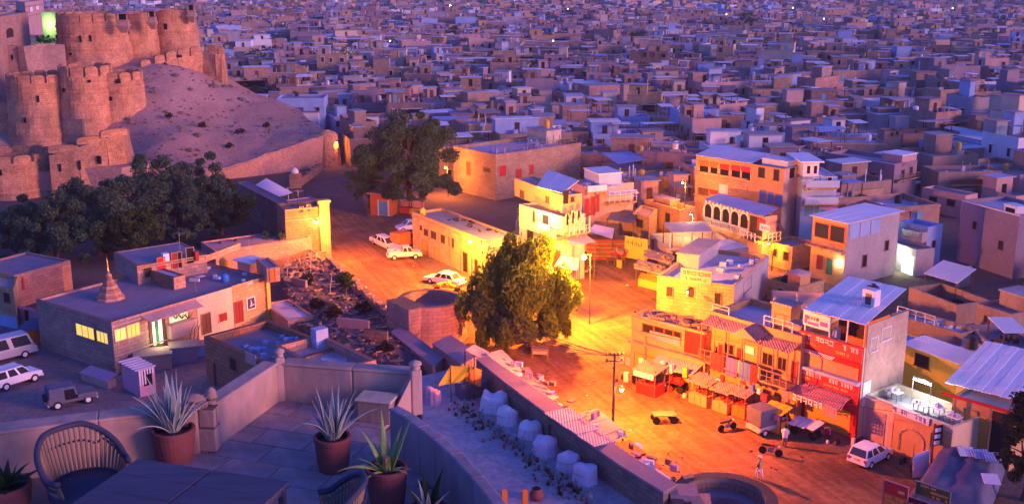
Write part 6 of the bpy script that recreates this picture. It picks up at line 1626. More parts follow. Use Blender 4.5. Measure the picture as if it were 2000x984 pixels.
for k, (x, y, w_, h_, lab) in enumerate(((600, 560, 34, 26, 'dark scrub bush high on the rubble bank below the bare crossbar pole'), (652, 622, 40, 26, 'low dark scrub bush in the middle of the rubble bank'), (712, 612, 36, 26, 'dark scrub bush beside the broken road wall'), (618, 602, 30, 20, 'small scrub tuft near the low terrace house'), (752, 690, 40, 24, 'scrub bush at the foot of the round bastion flank'))): tree(lab, x, y, y-h_, w_, 'leaf_shadow', n=900, leaf=.26, trunk_r=.05, name='shrub', z0=1.4, low=.1)
T = thing('road_wall', 'broken low stone wall between the rubble bank and the orange road', 'wall', wallpts[2].xy.to_3d())
for i in range(4):
    p, q = wallpts[i], wallpts[i+1]; n = int((q-p).length/.75)
    for k in range(n):
        c = p.lerp(q, (k+.5)/n); b = MB(); b.box((c.x, c.y, 0), (.8, .55, 2.0+rf.uniform(-.3, .35)), math.atan2(q.y-p.y, q.x-p.x)); b.build('stone_block', 'rosestone', T)
b = MB()
for k in range(120):
    i = rf.randrange(4); c = wallpts[i].lerp(wallpts[i+1], rf.random())+Vector((rf.uniform(.3, 2.2), rf.uniform(-.4, 1.2), 0)); s = rf.uniform(.08, .3); b.lathe((c.x, c.y, 0), [(s, 0), (s*.9, s*.5), (s*.4, s*.8)], 5, 0, .3)
tag(b.build('road_edge_stones', 'rosestone'), 'pale stones fallen along the road side of the broken wall', 'stones', kind='stuff')
# round bastion in the middle
c = G(838, 676); r = 66/PPM(c); zt = ZAT(838, 620, c.y-r)
T = thing('round_bastion', 'round roofless bastion with pale sheets inside, in the middle of the picture', 'bastion', c)
cc = c+Vector((0, r*.9, 0)); b = MB(); b.lathe(cc, [(r*1.1, -.3), (r*1.04, zt*.5), (r, zt), (r-.55, zt), (r-.6, zt-1.1)], 40, 0, .02, cap=False); b.build('wall', 'rosestone', T)
b = MB(); b.lathe(cc, [(r-.5, zt-1.3), (r-.5, zt-1.1)], 32); b.build('floor', 'purplewash', T)
for k in range(5):
    b = MB(); p = cc+Vector((-.8+.45*k, -.9+.25*(k % 3), zt-1.02+.02*k)); b.slab([p+Vector((-1.5, -.25, 0)), p+Vector((1.3, -.45, 0)), p+Vector((1.4, .1, .05)), p+Vector((-1.4, .35, .05))], .03); b.build('sheet', 'whitetin' if k % 2 else 'lilaccloth', T)
F = Face(G(757, 662), G(800, 684)); b = MB(); b.fbox(F, 0, F.L, 0, zt+.03, -2.0, 0); b.build('flat_flank', 'rosestone', T)
# stepped purple walls running down from it
for k, (A, B, C, h, m_, lab) in enumerate((((764, 650), (846, 716), (866, 700), 1.9, 'mudwash', 'sloping brown wall block left below the round bastion'), ((845, 672), (900, 712), (936, 694), 2.4, 'rosestone', 'rosy wall block under the round bastion beside the yellow awning'))):
    zt2 = h; q, _ = quad(A, B, C, h=h, ortho=False); FOOT.append([v.xy for v in q]); T = thing('wall_block', lab, 'wall', q[0].xy.to_3d()); b = MB(); b.prism([v.xy for v in q], 0, h); b.build('wall', m_, T); b = MB(); b.prism(inset(q, -.05), h, h+.1); b.build('coping', 'purplewash', T)

# ------------------------------------------------ stall yard under the terrace, its wall and the roadside roofs
YZ = 2.6
yp = [G(*p, YZ) for p in ((820, 735), (880, 720), (950, 735), (1010, 775), (1080, 828), (1150, 880), (1230, 940), (1320, 1010), (1250, 1150), (900, 1150), (830, 860))]
b = MB(); b.prism([p.xy for p in yp], -.05, YZ); tag(b.build('yard_floor', 'yarddust', loc=(0, 0, 0)), kind='structure')
WZ = 4.6
wl_ = [G(*p, WZ) for p in ((930, 700), (985, 745), (1060, 801), (1130, 851), (1210, 907), (1296, 960))]; wr_ = [G(*p, WZ) for p in ((952, 694), (1012, 735), (1092, 789), (1160, 838), (1240, 893), (1322, 944))]
T = thing('yard_wall', 'long thick wall with a dusty purple top between the stall yard and the road', 'wall', wl_[2].xy.to_3d())
b, c_ = MB(), MB()
for i in range(5):
    q = [wl_[i], wl_[i+1], wr_[i+1], wr_[i]]
    b.hexa([(p.x, p.y, 0) for p in q], [(p.x, p.y, WZ-.15) for p in q]); q2 = q
    c_.hexa([(p.x, p.y, WZ-.15) for p in q2], [(p.x, p.y, WZ) for p in q2])
b.build('wall', 'darkstone', T); c_.build('coping', 'purplewash', T)
def roofsheet(label, px, z, tilt, m_, n=5, name='stall_roof'):
    p = [G(x, y, z+t) for (x, y), t in zip(px, tilt)]
    T = thing(name, label, 'stall', ((p[0]+p[2])/2).xy.to_3d())
    for k in range(n):
        b = MB(); j = Vector((0, 0, .03*(k % 2)+rf.uniform(0, .04))); b.slab([p[0].lerp(p[1], k/n)+j, p[0].lerp(p[1], (k+1)/n)+j, p[3].lerp(p[2], (k+1)/n)+j, p[3].lerp(p[2], k/n)+j], .06); b.build('sheet', m_, T)
    for q in inset(p, .3):
        b = MB(); b.box((q.x, q.y, 0), (.12, .12, z-.3)); b.build('post', 'wood', T)
    b = MB(); b.prism(inset(p, .5), 0, z*.5); b.build('counter', 'doorbrown', T)
    return T
roofsheet('roadside stall roofed with grey corrugated sheets against the yard wall', ((1062, 806), (1160, 872), (1200, 862), (1112, 795)), 4.2, (.6, .6, .3, .3), 'asbestos', 6)
roofsheet('roadside stall roofed with pinkish sheets below the electricity pole', ((1128, 806), (1196, 862), (1226, 848), (1168, 798)), 3.7, (.2, .2, 0, 0), 'pinkwash', 5)
roofsheet('roadside stall under a long dark red roof cloth', ((1196, 868), (1258, 928), (1294, 914), (1230, 858)), 3.8, (.2, .2, 0, 0), 'doorred', 4)
roofsheet('roadside stall with cream awnings at the upper end of the yard wall', ((950, 690), (1000, 738), (1026, 728), (980, 682)), 4.0, (.3, .3, -.3, -.3), 'cream', 5)
roofsheet('roadside stall with tattered pale awnings in the middle of the yard wall', ((1004, 738), (1062, 788), (1092, 776), (1034, 730)), 3.8, (.3, .3, -.3, -.3), 'pinkwash', 6)
canopy('yellow lit awning of cloth at the corner below the round bastion', [(908, 684, 0), (945, 702, 0), (958, 688, -.2), (926, 672, .2)], 4.4, 'cream', sag=.2)
b = MB()
for k in range(140):
    t = rf.random(); i = min(4, int(t*5)); p = wr_[i].lerp(wr_[i+1], t*5-i)+Vector((rf.uniform(.2, 2.6), rf.uniform(-.2, 1.0), 0)); b.box((p.x, p.y, rf.uniform(2.4, 4.0)), (rf.uniform(.2, .8), rf.uniform(.1, .5), rf.uniform(.1, .5)), rf.uniform(0, 3), rf.choice((0, 1, 2)))
tag(b.build('stall_goods', ['palewood', 'pinkcloth', 'whitecloth']), 'bundles, poles and cloths heaped over the roadside stall roofs', 'goods', kind='stuff')
T = thing('shop_sign', 'slanting blue and white shop sign beside the lower round bastion', 'signboard', G(1282, 940)); F = Face(G(1264, 936, 3), G(1300, 962, 3)); a0, a1, z0_, z1_ = 0, F.L, 3.0, 3.9
b = MB(); b.fbox(F, 0, F.L, 3.0, 3.9, -.3, 0); b.build('panel', 'bannerblue', T); b = MB(); b.fbox(F, -.05, F.L+.05, 3.9, 4.0, -.32, .06); b.build('top_strip', 'whitewash', T)
for u in (.2, F.L-.2):
    b = MB(); b.fbox(F, u-.06, u+.06, 0, 3.0, -.2, -.1); b.build('post', 'metal', T)
c = G(1040, 700); 
# covered stalls in the yard
def covered(label, px, py, wpx, hpx, shape, m_):
    p = G(px, py, YZ); s = 1/PPM(p); w, h = wpx*s*1.02, hpx*s*.80; T = thing('covered_stall', label, 'stall', p, 'stalls wrapped in cloth for the night')
    b = MB(); n = 14; vs = []
    prof = [(1.08, 0), (1.03, .12), (1.0, .45), (1.0, .62), (.97, .72), (.86, .8), (.6, .86), (.3, .92), (.0, .93)] if shape == 'r' else [(1.05, 0), (1.0, .15), (.98, .7), (.97, .79), (.92, .83), (.6, .86), (.25, .88), (0, .88)]
    n = 56
    for (r, z) in prof:
        for k in range(n):
            a = 2*math.pi*k/n; q = (abs(math.cos(a))**3.4+abs(math.sin(a))**3.4)**(-1/3.4) if shape != 'r' else (abs(math.cos(a))**2.2+abs(math.sin(a))**2.2)**(-1/2.2)
            fold = 1+(.055*math.sin(k*math.pi*.5+px)*(1.1-z)+.05*math.sin(k*1.13+px*.3)*(1.05-z)+.10*noise.noise((math.cos(a)*1.5+px, math.sin(a)*1.5, z*1.2)))*(r > .5)
            x, y = w/2*r*q*math.cos(a)*fold, w*(.40+.08*math.sin(px*.9))*r*q*math.sin(a)*fold; c_, s_ = math.cos(-.7+.5*math.sin(px*1.7)), math.sin(-.7+.5*math.sin(px*1.7))
            vs.append((p.x+x*c_-y*s_, p.y+x*s_+y*c_, p.z+z*h+(.34*noise.noise((x*1.3+px, y*1.3, z)) if z > .5 else 0)+(.12*math.sin(px)*x/w if z > .5 else 0)))
    fs = [(i*n+k, i*n+(k+1) % n, (i+1)*n+(k+1) % n, (i+1)*n+k) for i in range(len(prof)-1) for k in range(n)]
    b.add(vs, fs); b.build('cloth', m_, T, smooth=True)
    b = MB(); r_ = [Vector((p.x, p.y, p.z+h*.5))+Vector((w*.5*math.cos(a)*1.02, w*.43*math.sin(a)*1.02, 0)) for a in [2*math.pi*k/20-.7 for k in range(21)]]
    b.tube(r_, .025, 4); b.build('cord', 'greywash', T)
covered('pale cloth wrapped stall beside the terrace wall, farthest left of the wrapped ones', 843, 786, 38, 44, 'r', 'pinkcloth')
covered('boxy white wrapped stall next to the dark table', 966, 800, 48, 46, 'b', 'whitecloth')
covered('white wrapped stall with hanging ties just right of the boxy one', 992, 826, 38, 46, 'r', 'whitecloth')
covered('domed bluish white wrapped stall in the middle of the row', 1036, 850, 46, 40, 'r', 'whitecloth')
covered('tall lilac wrapped stall right of the domed one', 1063, 886, 46, 52, 'r', 'lilaccloth')
covered('gathered lilac wrapped stall second from the near end of the row', 1110, 916, 42, 50, 'r', 'lilaccloth')
covered('pointed lilac wrapped stall at the near end of the row', 1142, 940, 46, 52, 'b', 'lilaccloth')
T = thing('folded_table', 'dark green covered table left of the boxy white wrapped stall', 'table', G(920, 772, YZ)); p = G(920, 772, YZ); b = MB(); b.box(p, (2.2, 1.3, 1.3), .45); b.build('body', 'carolive', T); b = MB(); b.box(p+Vector((-.2, -.1, 1.3)), (1.9, .35, .1), .45); b.build('board', 'whitecloth', T)
T = canopy('yellow and orange tarpaulin roof over the dark stall at the head of the yard', [(856, 752, -.9), (914, 742, -.9), (926, 716, .4), (880, 714, .6)], 5.0, 'yellowcloth', sag=.25)
T = canopy('orange red tarpaulin corner beside the yellow one', [(908, 742, -.8), (940, 756, -1.3), (940, 722, -.2), (916, 714, .5)], 5.0, 'orangecloth', sag=.15)
b = MB()
for k in range(230):
    t = rf.random(); c0, c1 = G(895, 790, YZ), G(1150, 985, YZ); p = c0.lerp(c1, t)+Vector((rf.gauss(0, .5), rf.gauss(0, .5), 0)); s = rf.uniform(.04, .14)
    b.lathe((p.x, p.y, YZ), [(s, 0), (s*1.1, s*1.2), (s*.4, s*2.2)], 6, rf.choice((0, 1, 2, 3)), .2)
tag(b.build('yard_clutter', ['terracotta', 'darkstone', 'mudwash', 'leaf_mid']), 'line of pots, stones and small plants dividing the stall yard', 'pots', kind='stuff')
for k in range(16):
    t = k/15; p = G(905, 795, YZ).lerp(G(1150, 985, YZ), t)+Vector((rf.uniform(-.4, .4), rf.uniform(-.4, .4), 0)); T = thing('yard_plant', 'spindly grey green plant in the dividing line of the stall yard', 'plant', p, 'plants dividing the stall yard')
    b = MB()
    for i in range(9): a = rf.uniform(0, 6.3); h = rf.uniform(.4, .95); r_ = rf.uniform(.1, .45); b.tube([p, p+Vector((r_*.4*math.cos(a), r_*.4*math.sin(a), h*.7)), p+Vector((r_*math.cos(a), r_*math.sin(a), h))], [.03, .045, .01], 4)
    b.build('stems', 'agave', T)
p = G(1048, 975, YZ); T = thing('clay_pot', 'round clay pot with a dark mouth on the yard floor', 'pot', p); b = MB(); s = 1/PPM(p); b.lathe(p, [(8*s, 0), (14*s, 8*s), (14.5*s, 14*s), (9*s, 21*s), (9.5*s, 24*s)], 18); b.build('body', 'terracotta', T, smooth=True); b = MB(); b.lathe(p+Vector((0, 0, 24.2*s)), [(8.5*s, 0), (8*s, .1*s)], 16); b.build('mouth', 'dark', T)
for x, lab in ((985, 'first'), (1025, 'second')):
    p = G(x, 1000, YZ); b = MB(); b.box(p, (.35, .35, 1.5), .2); tag(b.build('gate_post', 'orangecloth'), '%s orange post at the bottom edge of the stall yard' % lab, 'post')
# lower round bastion
zt = 4.0; k_ = G(1394, 921, zt); r = 100/PPM(k_); c = Vector((k_.x, k_.y-r, 0)); T = thing('lower_bastion', 'bluish round bastion with a ring walk at the bottom edge of the picture', 'bastion', c)
b = MB(); b.lathe(c, [(r*1.02, 0), (r, zt), (r-.75, zt), (r-.8, zt-.9)], 44, 0, .015, cap=False); b.build('wall', 'darkstone', T)
b = MB(); b.lathe(c, [(r-.7, zt-.92), (r*.52, zt-.92), (r*.52, zt-2.4)], 36, cap=False); b.build('ring_walk', 'purplewash', T); b = MB(); b.lathe(c, [(r*.54, zt-2.5), (r*.54, zt-2.4)], 30); b.build('floor', 'purplewash', T)
b = MB(); p = G(1335, 962, zt); b.box((p.x, p.y, 0), (1.7, 1.6, zt+.25), -.1); b.build('stair_block', 'purplewash', T); b = MB(); b.box((p.x+1.0, p.y-.5, 0), (1.2, 1.4, zt-.1), -.1); b.build('inner_block', 'rosestone', T)
# ================================================================== the terrace in the foreground
rg = random.Random(21)
TZ = 29.5
def GT(x, y, dz=0.0): return G(x, y, TZ+dz)
RIM = [G(x_, y_, TZ+.62) for x_, y_ in ((777, 797), (806, 812), (838, 836), (870, 861), (902, 889), (946, 936), (990, 990), (1040, 1070))]
outer = [p.xy for p in (GT(548, 778), GT(700, 786), GT(812, 800), *RIM, GT(1060, 1500), GT(-900, 1500), GT(-900, 950), GT(0, 912), GT(400, 864), GT(424, 866))]
b = MB(); b.prism(outer, -.1, TZ-.05); tag(b.build('terrace', 'rosestone', loc=(0, 0, 0)), kind='structure')
fl = bpy.data.objects.new('terrace_floor', None); COL.objects.link(fl); fl.location = (0, 0, TZ); WLOC[fl] = Vector((0, 0, TZ)); tag(fl, kind='structure')
u_ = (GT(548, 782)-GT(426, 870)).normalized(); v_ = Vector((u_.y, -u_.x, 0)); o_ = GT(548, 782)
smesh = {}
for i in range(-9, 1):
    for j in range(-1, 9):
        w, d = .78, .5
        c = o_+u_*(i*d-.25)+v_*(j*w+(.39 if i % 2 else 0))
        if not inpoly(c.x, c.y, inset(outer, .05)) : continue
        if c.y < 8.5: continue
        k = rg.randrange(4)
        if k not in smesh: s = MB(); s.box((0, 0, -.05), (w-.016, d-.016, .05+.002*k)); smesh[k] = s.mesh('floor_slab', 'terracefloor')
        o = child('floor_slab', smesh[k], fl, (c.x, c.y, rg.uniform(-.004, .004)), (0, 0, math.atan2(v_.y, v_.x)))
def parapet(label, pts, h, th, m='cream', side=1, cop=True):
    T = thing('parapet', label, 'parapet', pts[0]); b = MB(); c = MB()
    for i in range(len(pts)-1):
        p, q = pts[i], pts[i+1]; n = (q-p).normalized(); bk = Vector((-n.y, n.x, 0))*th*side
        b.hexa([Vector((v.x, v.y, TZ-.3)) for v in (p, q, q+bk, p+bk)], [Vector((v.x, v.y, TZ+h)) for v in (p, q, q+bk, p+bk)])
        e = bk*.08
        c.hexa([Vector((v.x, v.y, TZ+h)) for v in (p-e, q-e, q+bk+e, p+bk+e)], [Vector((v.x, v.y, TZ+h+.045)) for v in (p-e*.6, q-e*.6, q+bk+e*.6, p+bk+e*.6)])
    b.build('wall', m, T, bevel=.03); c.build('coping', m, T, bevel=.02)
    return T
hw = (ZAT(546, 711, GT(546, 782).y)-TZ)
parapet('sunlit left parapet of the terrace running up to the corner pillar', [GT(424, 872), GT(547, 783)], hw, .24, 'oldplaster')
parapet('plain end parapet of the terrace behind the two agave pots', [GT(552, 783), GT(690, 795), GT(806, 803)], hw*.985, .24, 'oldplaster')
parapet('low left hand parapet behind the cane chair', [GT(-420, 985), GT(0, 935), GT(200, 908), GT(392, 884)], ZAT(392, 802, GT(392, 884).y)-TZ, .3, 'oldplaster')
parapet('dim curving right hand parapet of the terrace beside the yucca', RIM, .62, .15, 'oldpurple', side=-1)
def finial(label, x, y, ytop, w, ball=.6):
    p = GT(x, y); s = 1/PPM(p); h = ZAT(x, ytop, p.y)-TZ; T = thing('corner_pillar', label, 'pillar', p)
    b = MB(); b.box(p+Vector((0, .1, 0)), (w*s, w*s, h*.84), .35); b.build('shaft', 'pinkwash', T, bevel=.02)
    b = MB(); b.lathe(p+Vector((0, .1, h*.84)), [(w*s*.42, 0), (w*s*.5, h*.02), (w*s*.3, h*.04), (w*s*.62, h*.085), (w*s*.58, h*.12), (w*s*.2, h*.155), (.01, h*.165)], 16); b.build('knob', 'pinkwash', T, smooth=True)
finial('corner pillar with an onion knob where the two sunlit parapets meet', 548, 786, 684, 17)
finial('right hand pillar with a round knob at the end of the terrace wall', 812, 812, 708, 21)
T = thing('buttress', 'sloping pink buttress leaning against the right hand pillar', 'buttress', GT(786, 820)); p, q = GT(770, 826), GT(804, 812)
b = MB(); z1_, z0_ = TZ+hw*.98, TZ+.16; d = Vector((-.05, .35, 0)); b.hexa([Vector((v.x, v.y, TZ-.2)) for v in (p, q, q+d, p+d)], [Vector((p.x, p.y, z0_)), Vector((q.x, q.y, z1_)), Vector((q.x, q.y, z1_))+d, Vector((p.x, p.y, z0_))+d]); b.build('body', 'pinkwash', T)
T = thing('plinth', 'low stone plinth with a pale top before the end parapet', 'plinth', GT(738, 822)); b = MB(); p = GT(738, 818); b.box(p, (.52, .34, .33), -.25); b.build('body', 'mudwash', T, bevel=.02); b = MB(); b.box(p+Vector((0, 0, .33)), (.56, .38, .035), -.25); b.build('top', 'cream', T, bevel=.01)
T = thing('carved_merlon', 'carved double headed stone merlon at the near end of the sunlit parapet', 'merlon', GT(398, 876)); p = GT(398, 876); s = 1/PPM(p)
b = MB(); b.box(p, (62*s, .22, 88*s), -.1); b.lathe(p+Vector((-10*s, 0, 84*s)), [(22*s, 0), (26*s, 10*s), (20*s, 24*s), (6*s, 31*s)], 16, sy=.7); b.lathe(p+Vector((20*s, .05, 92*s)), [(8*s, 0), (12*s, 14*s), (9*s, 28*s), (3*s, 34*s)], 14, sy=.8); b.build('body', 'rosestone', T, bevel=.03)

# ------------------------------------------------ pots and plants
def blade(Lf, w, bend, fold, mats, name='leaf', n=7, curl=0):
    b = MB(); vs, fs, mi = [], [], []
    for i in range(n+1):
        t = i/n; ww = w*(.62+.75*t if t < .4 else (1-t)/.6*.92+.0)*(.5 if t > .99 else 1)
        ww = max(ww, .002)
        r = Lf*t*math.cos(bend*t*.8)*.0+Lf*math.sin(bend*t)/max(bend, .01) if bend > .02 else Lf*t
        z = Lf*(1-math.cos(bend*t))/max(bend, .01) if bend > .02 else 0
        # leaf grows along +Z and bends towards +X
        for k, (u, f) in enumerate(((-1, fold), (-.72, fold*.6), (0, 0), (.72, fold*.6), (1, fold))):
            vs.append((z+ww*f-.0, ww*u, r))
        for k, (u, f) in enumerate(((-1, fold), (-.72, fold*.6), (0, 0), (.72, fold*.6), (1, fold))):
            vs.append((z+ww*f+.012*(1-t)+.002, ww*u, r-.004))
    for i in range(n):
        for k in range(4):
            m_ = 1 if k in (0, 3) else 0
            a, c = i*10+k, (i+1)*10+k
            fs.append((a, a+1, c+1, c)); mi.append(m_); fs.append((a+5, c+5, c+6, a+6)); mi.append(m_)
        for k in (0, 4):
            a, c = i*10+k, (i+1)*10+k; fs.append((a, c, c+5, a+5) if k == 0 else (a, a+5, c+5, c)); mi.append(1)
    b.v, b.f, b.m = vs, fs, mi
    return b.mesh(name, mats, smooth=True)
def pot(label, x, y, wpx, hpx, m='terracotta', z=TZ):
    p = G(x, y, z); s = 1/PPM(p); r, h = wpx*s/2, hpx*s/.91; T = thing('plant_pot', label, 'pot', p, None)
    b = MB(); b.lathe(p, [(r*.78, 0), (r*.88, h*.3), (r*.95, h*.7), (r*.95, h*.84), (r*1.0, h*.86), (r*1.01, h*.97), (r*.97, h), (r*.86, h), (r*.84, h*.88)], 30, cap=False); b.build('body', m, T, smooth=False)
    b = MB(); b.lathe(p, [(r*.86, h*.86), (r*.4, h*.9), (.01, h*.91)], 20, 0, .02, cap=False); b.build('soil', 'soil', T)
    return T, p+Vector((0, 0, h*.88)), r
def plant(label, p, kinds, name, cat='plant'):
    T = thing(name, label, cat, p)
    for (me, az, tilt, sc) in kinds:
        o = child('leaf', me, T, (.05*math.cos(az), .05*math.sin(az), 0), (0, tilt, az), (sc, sc, sc)); note(T, o)
    return T
ag = [blade(1.0, .068, b_, .32, ['agave', 'agave_edge']) for b_ in (.12, .3, .55, .95)]
def agave(label, p, size, n, seed, wide=1.0):
    r_ = random.Random(seed); K = []
    for k in range(n):
        t = (k+.5)/n; az = k*2.4+r_.uniform(-.25, .25); tilt = (.05+.5*t**1.25)*wide+r_.uniform(-.1, .1)
        K.append((ag[min(3, int(t*3.2+r_.random()*.8))], az, tilt, size*(1.0-.12*t)*r_.uniform(.68, 1.08)))
    return plant(label, p, K, 'agave_plant')
T, p, r = pot('broad terracotta pot holding the larger agave by the carved merlon', 343, 898, 84, 62); agave('large striped agave with stiff pale leaves in the left terracotta pot', p, 110/PPM(p)/.9, 30, 4, 1.05)
T, p, r = pot('terracotta pot with the second agave at the middle of the terrace', 652, 915, 72, 64); agave('smaller striped agave in the pot at the middle of the terrace', p, 98/PPM(p)/.9, 24, 9, 1.0)
T, p, r = pot('dark terracotta pot holding the green yucca', 757, 985, 82, 74)
yl = [blade(1.0, .075, b_, .25, [m_, m_]) for b_, m_ in ((.2, 'yucca'), (.6, 'yucca'), (1.1, 'yuccayellow'), (1.5, 'yuccayellow'))]
s = 1/PPM(p); T = plant('green yucca with yellowing drooping leaves in the dark pot', p, [(yl[0], 1.9, .12, 118*s), (yl[0], .3, .30, 125*s), (yl[1], 2.7, .28, 95*s), (yl[2], 3.3, .95, 92*s), (yl[2], 2.9, 1.1, 80*s), (yl[1], 0.9, .15, 90*s), (yl[1], 4.4, .5, 60*s), (yl[2], 5.6, .8, 55*s), (yl[1], 5.0, .35, 70*s), (yl[3], 4.0, .9, 58*s), (yl[0], 2.3, .5, 60*s), (yl[3], .1, .9, 50*s), (yl[1], 3.6, .6, 64*s)], 'yucca_plant')
b = MB(); b.tube([p-Vector((0, 0, .03)), p+Vector((0, 0, 30*s))], [10*s, 7*s], 8); b.build('stem', 'palewood', T)
for k in range(8):
    a = k*.8; o = child('dry_leaf', yl[3], T, (.02*math.cos(a), .02*math.sin(a), 22*s), (0, 2.5, a), (30*s, 30*s, 30*s)); note(T, o)
T, p, r = pot('maroon pot in the bottom left corner', 18, 1010, 96, 66)
lf = [blade(1.0, .13, b_, .2, ['leaf_mid', 'leaf_mid']) for b_ in (.4, 1.0)]; s = 1/PPM(p)
plant('dark leafy plant in the maroon corner pot', p, [(lf[k % 2], k*2.4, .2+.09*k, (62+10*(k % 3))*s) for k in range(13)], 'leafy_plant')
T, p, r = pot('low pot below the frame edge beside the yucca', 838, 1050, 80, 60)
s = 1/PPM(p); plant('grey green spiky plant rising at the bottom edge right of the yucca', p, [(ag[k % 3] if k % 3 else lf[0], k*2.4, .12+.05*k, (52+10*(k % 4))*s) for k in range(13)], 'spiky_plant')
# ------------------------------------------------ table and cane chairs
tz = TZ+.76
BL, BR, FL_ = G(270, 894, tz), G(566, 939, tz), G(165, 986, tz)
ex = (BR-BL).normalized(); ey = Vector((ex.y, -ex.x, 0)); wd = (BR-BL).length
T = thing('terrace_table', 'dark plank topped table in the bottom left corner of the terrace', 'table', (BL+BR)/2-Vector((0, 0, .76))+ey*.5)
dp = 1.25; npl = 6
for half in range(2):
    for k in range(npl//2):
        a0 = wd*half/2+(.012 if half else 0); a1 = wd*(half+1)/2-(.0 if half else .012)
        d0, d1 = dp*k/(npl/2)+.004, dp*(k+1)/(npl/2)-.004
        q = [BL+ex*a0+ey*d0, BL+ex*a1+ey*d0, BL+ex*a1+ey*d1, BL+ex*a0+ey*d1]
        b = MB(); b.slab([v+Vector((0, 0, rg.uniform(-.002, .003))) for v in q][::-1], .035); b.build('plank', 'tablewood', T, bevel=.006)
b = MB()
for (a0, a1, d0, d1) in ((.05, wd-.05, .05, .09), (.05, wd-.05, dp-.09, dp-.05), (.05, .09, .09, dp-.09), (wd-.09, wd-.05, .09, dp-.09)):
    q = [BL+ex*a0+ey*d0, BL+ex*a1+ey*d0, BL+ex*a1+ey*d1, BL+ex*a0+ey*d1]; b.hexa([v-Vector((0, 0, .13)) for v in q[::-1]], [v-Vector((0, 0, .037)) for v in q[::-1]])
b.build('apron', 'tablewood', T)
for (a, d) in ((.07, .07), (wd-.07, .07), (.07, dp-.07), (wd-.07, dp-.07)):
    c = BL+ex*a+ey*d; b = MB(); b.box((c.x, c.y, TZ), (.07, .07, .72), math.atan2(ex.y, ex.x)); b.build('leg', 'tablewood', T)
def cane_chair(label, c, face, R0, hb=.98, ha=.62):
    """barrel chair of bound canes; face = direction it opens to"""
    T = thing('cane_chair', label, 'chair', c); N = 40; f = math.atan2(face.y, face.x)
    def rim(t):   # t -1..1 round the back
        a = f+math.pi+t*2.05; k = abs(t); h = hb-(hb-ha)*(max(0, k-.28)/.55 if k < .83 else 1)**1.0 if k > .28 else hb
        h = hb-(hb-ha)*min(1, max(0, (k-.22)/.6))**1.3; rr = R0*(1+.06*(h-ha)/(hb-ha))
        return c+Vector((rr*math.cos(a), rr*math.sin(a), h))
    b = MB(); b.tube([rim(-1+2*i/N) for i in range(N+1)], [.038]*(N+1), 10); b.build('rim', 'canedark', T, smooth=True)
    for k in range(34):
        t = -.98+1.96*k/33; p = rim(t); a = f+math.pi+t*2.05; q = c+Vector((R0*.82*math.cos(a), R0*.82*math.sin(a), .36))
        b = MB(); b.tube([q, p.lerp(q, .5)+Vector((.0, .0, 0)), p], .017, 6); b.build('cane', 'cane', T)
    b = MB(); b.lathe(c, [(R0*.86, .30), (R0*.9, .36), (R0*.88, .42), (.02, .44)], 28); b.build('seat', 'canedark', T, smooth=True)
    for k in range(22):
        a = 2*math.pi*k/22; b = MB(); b.tube([c+Vector((R0*.9*math.cos(a), R0*.9*math.sin(a), .03)), c+Vector((R0*.72*math.cos(a+.5), R0*.72*math.sin(a+.5), .32))], .014, 5); b.build('base_cane', 'cane', T)
    for z, rr in ((.03, .92), (.31, .84)):
        b = MB(); b.tube([c+Vector((R0*rr*math.cos(2*math.pi*k/28), R0*rr*math.sin(2*math.pi*k/28), z)) for k in range(29)], .028, 7); b.build('hoop', 'canedark', T)
    b = MB(); b.tube([rim(t)*1.0-Vector((0, 0, .22 if abs(t) < .4 else .1)) for t in [-.95+1.9*i/30 for i in range(31)]], .014, 6); b.build('binding', 'canedark', T)
c = G(166, 915, TZ+.6); cane_chair('cane barrel chair with a dark bound rim at the left of the table', Vector((c.x, c.y, TZ)), Vector((.75, -.66, 0)), 80/PPM(c))
c = G(648, 985, TZ+.62); cane_chair('second cane barrel chair seen from behind at the right end of the table', Vector((c.x, c.y, TZ)), Vector((-.96, -.1, 0)), 62/PPM(c), .9, .62)

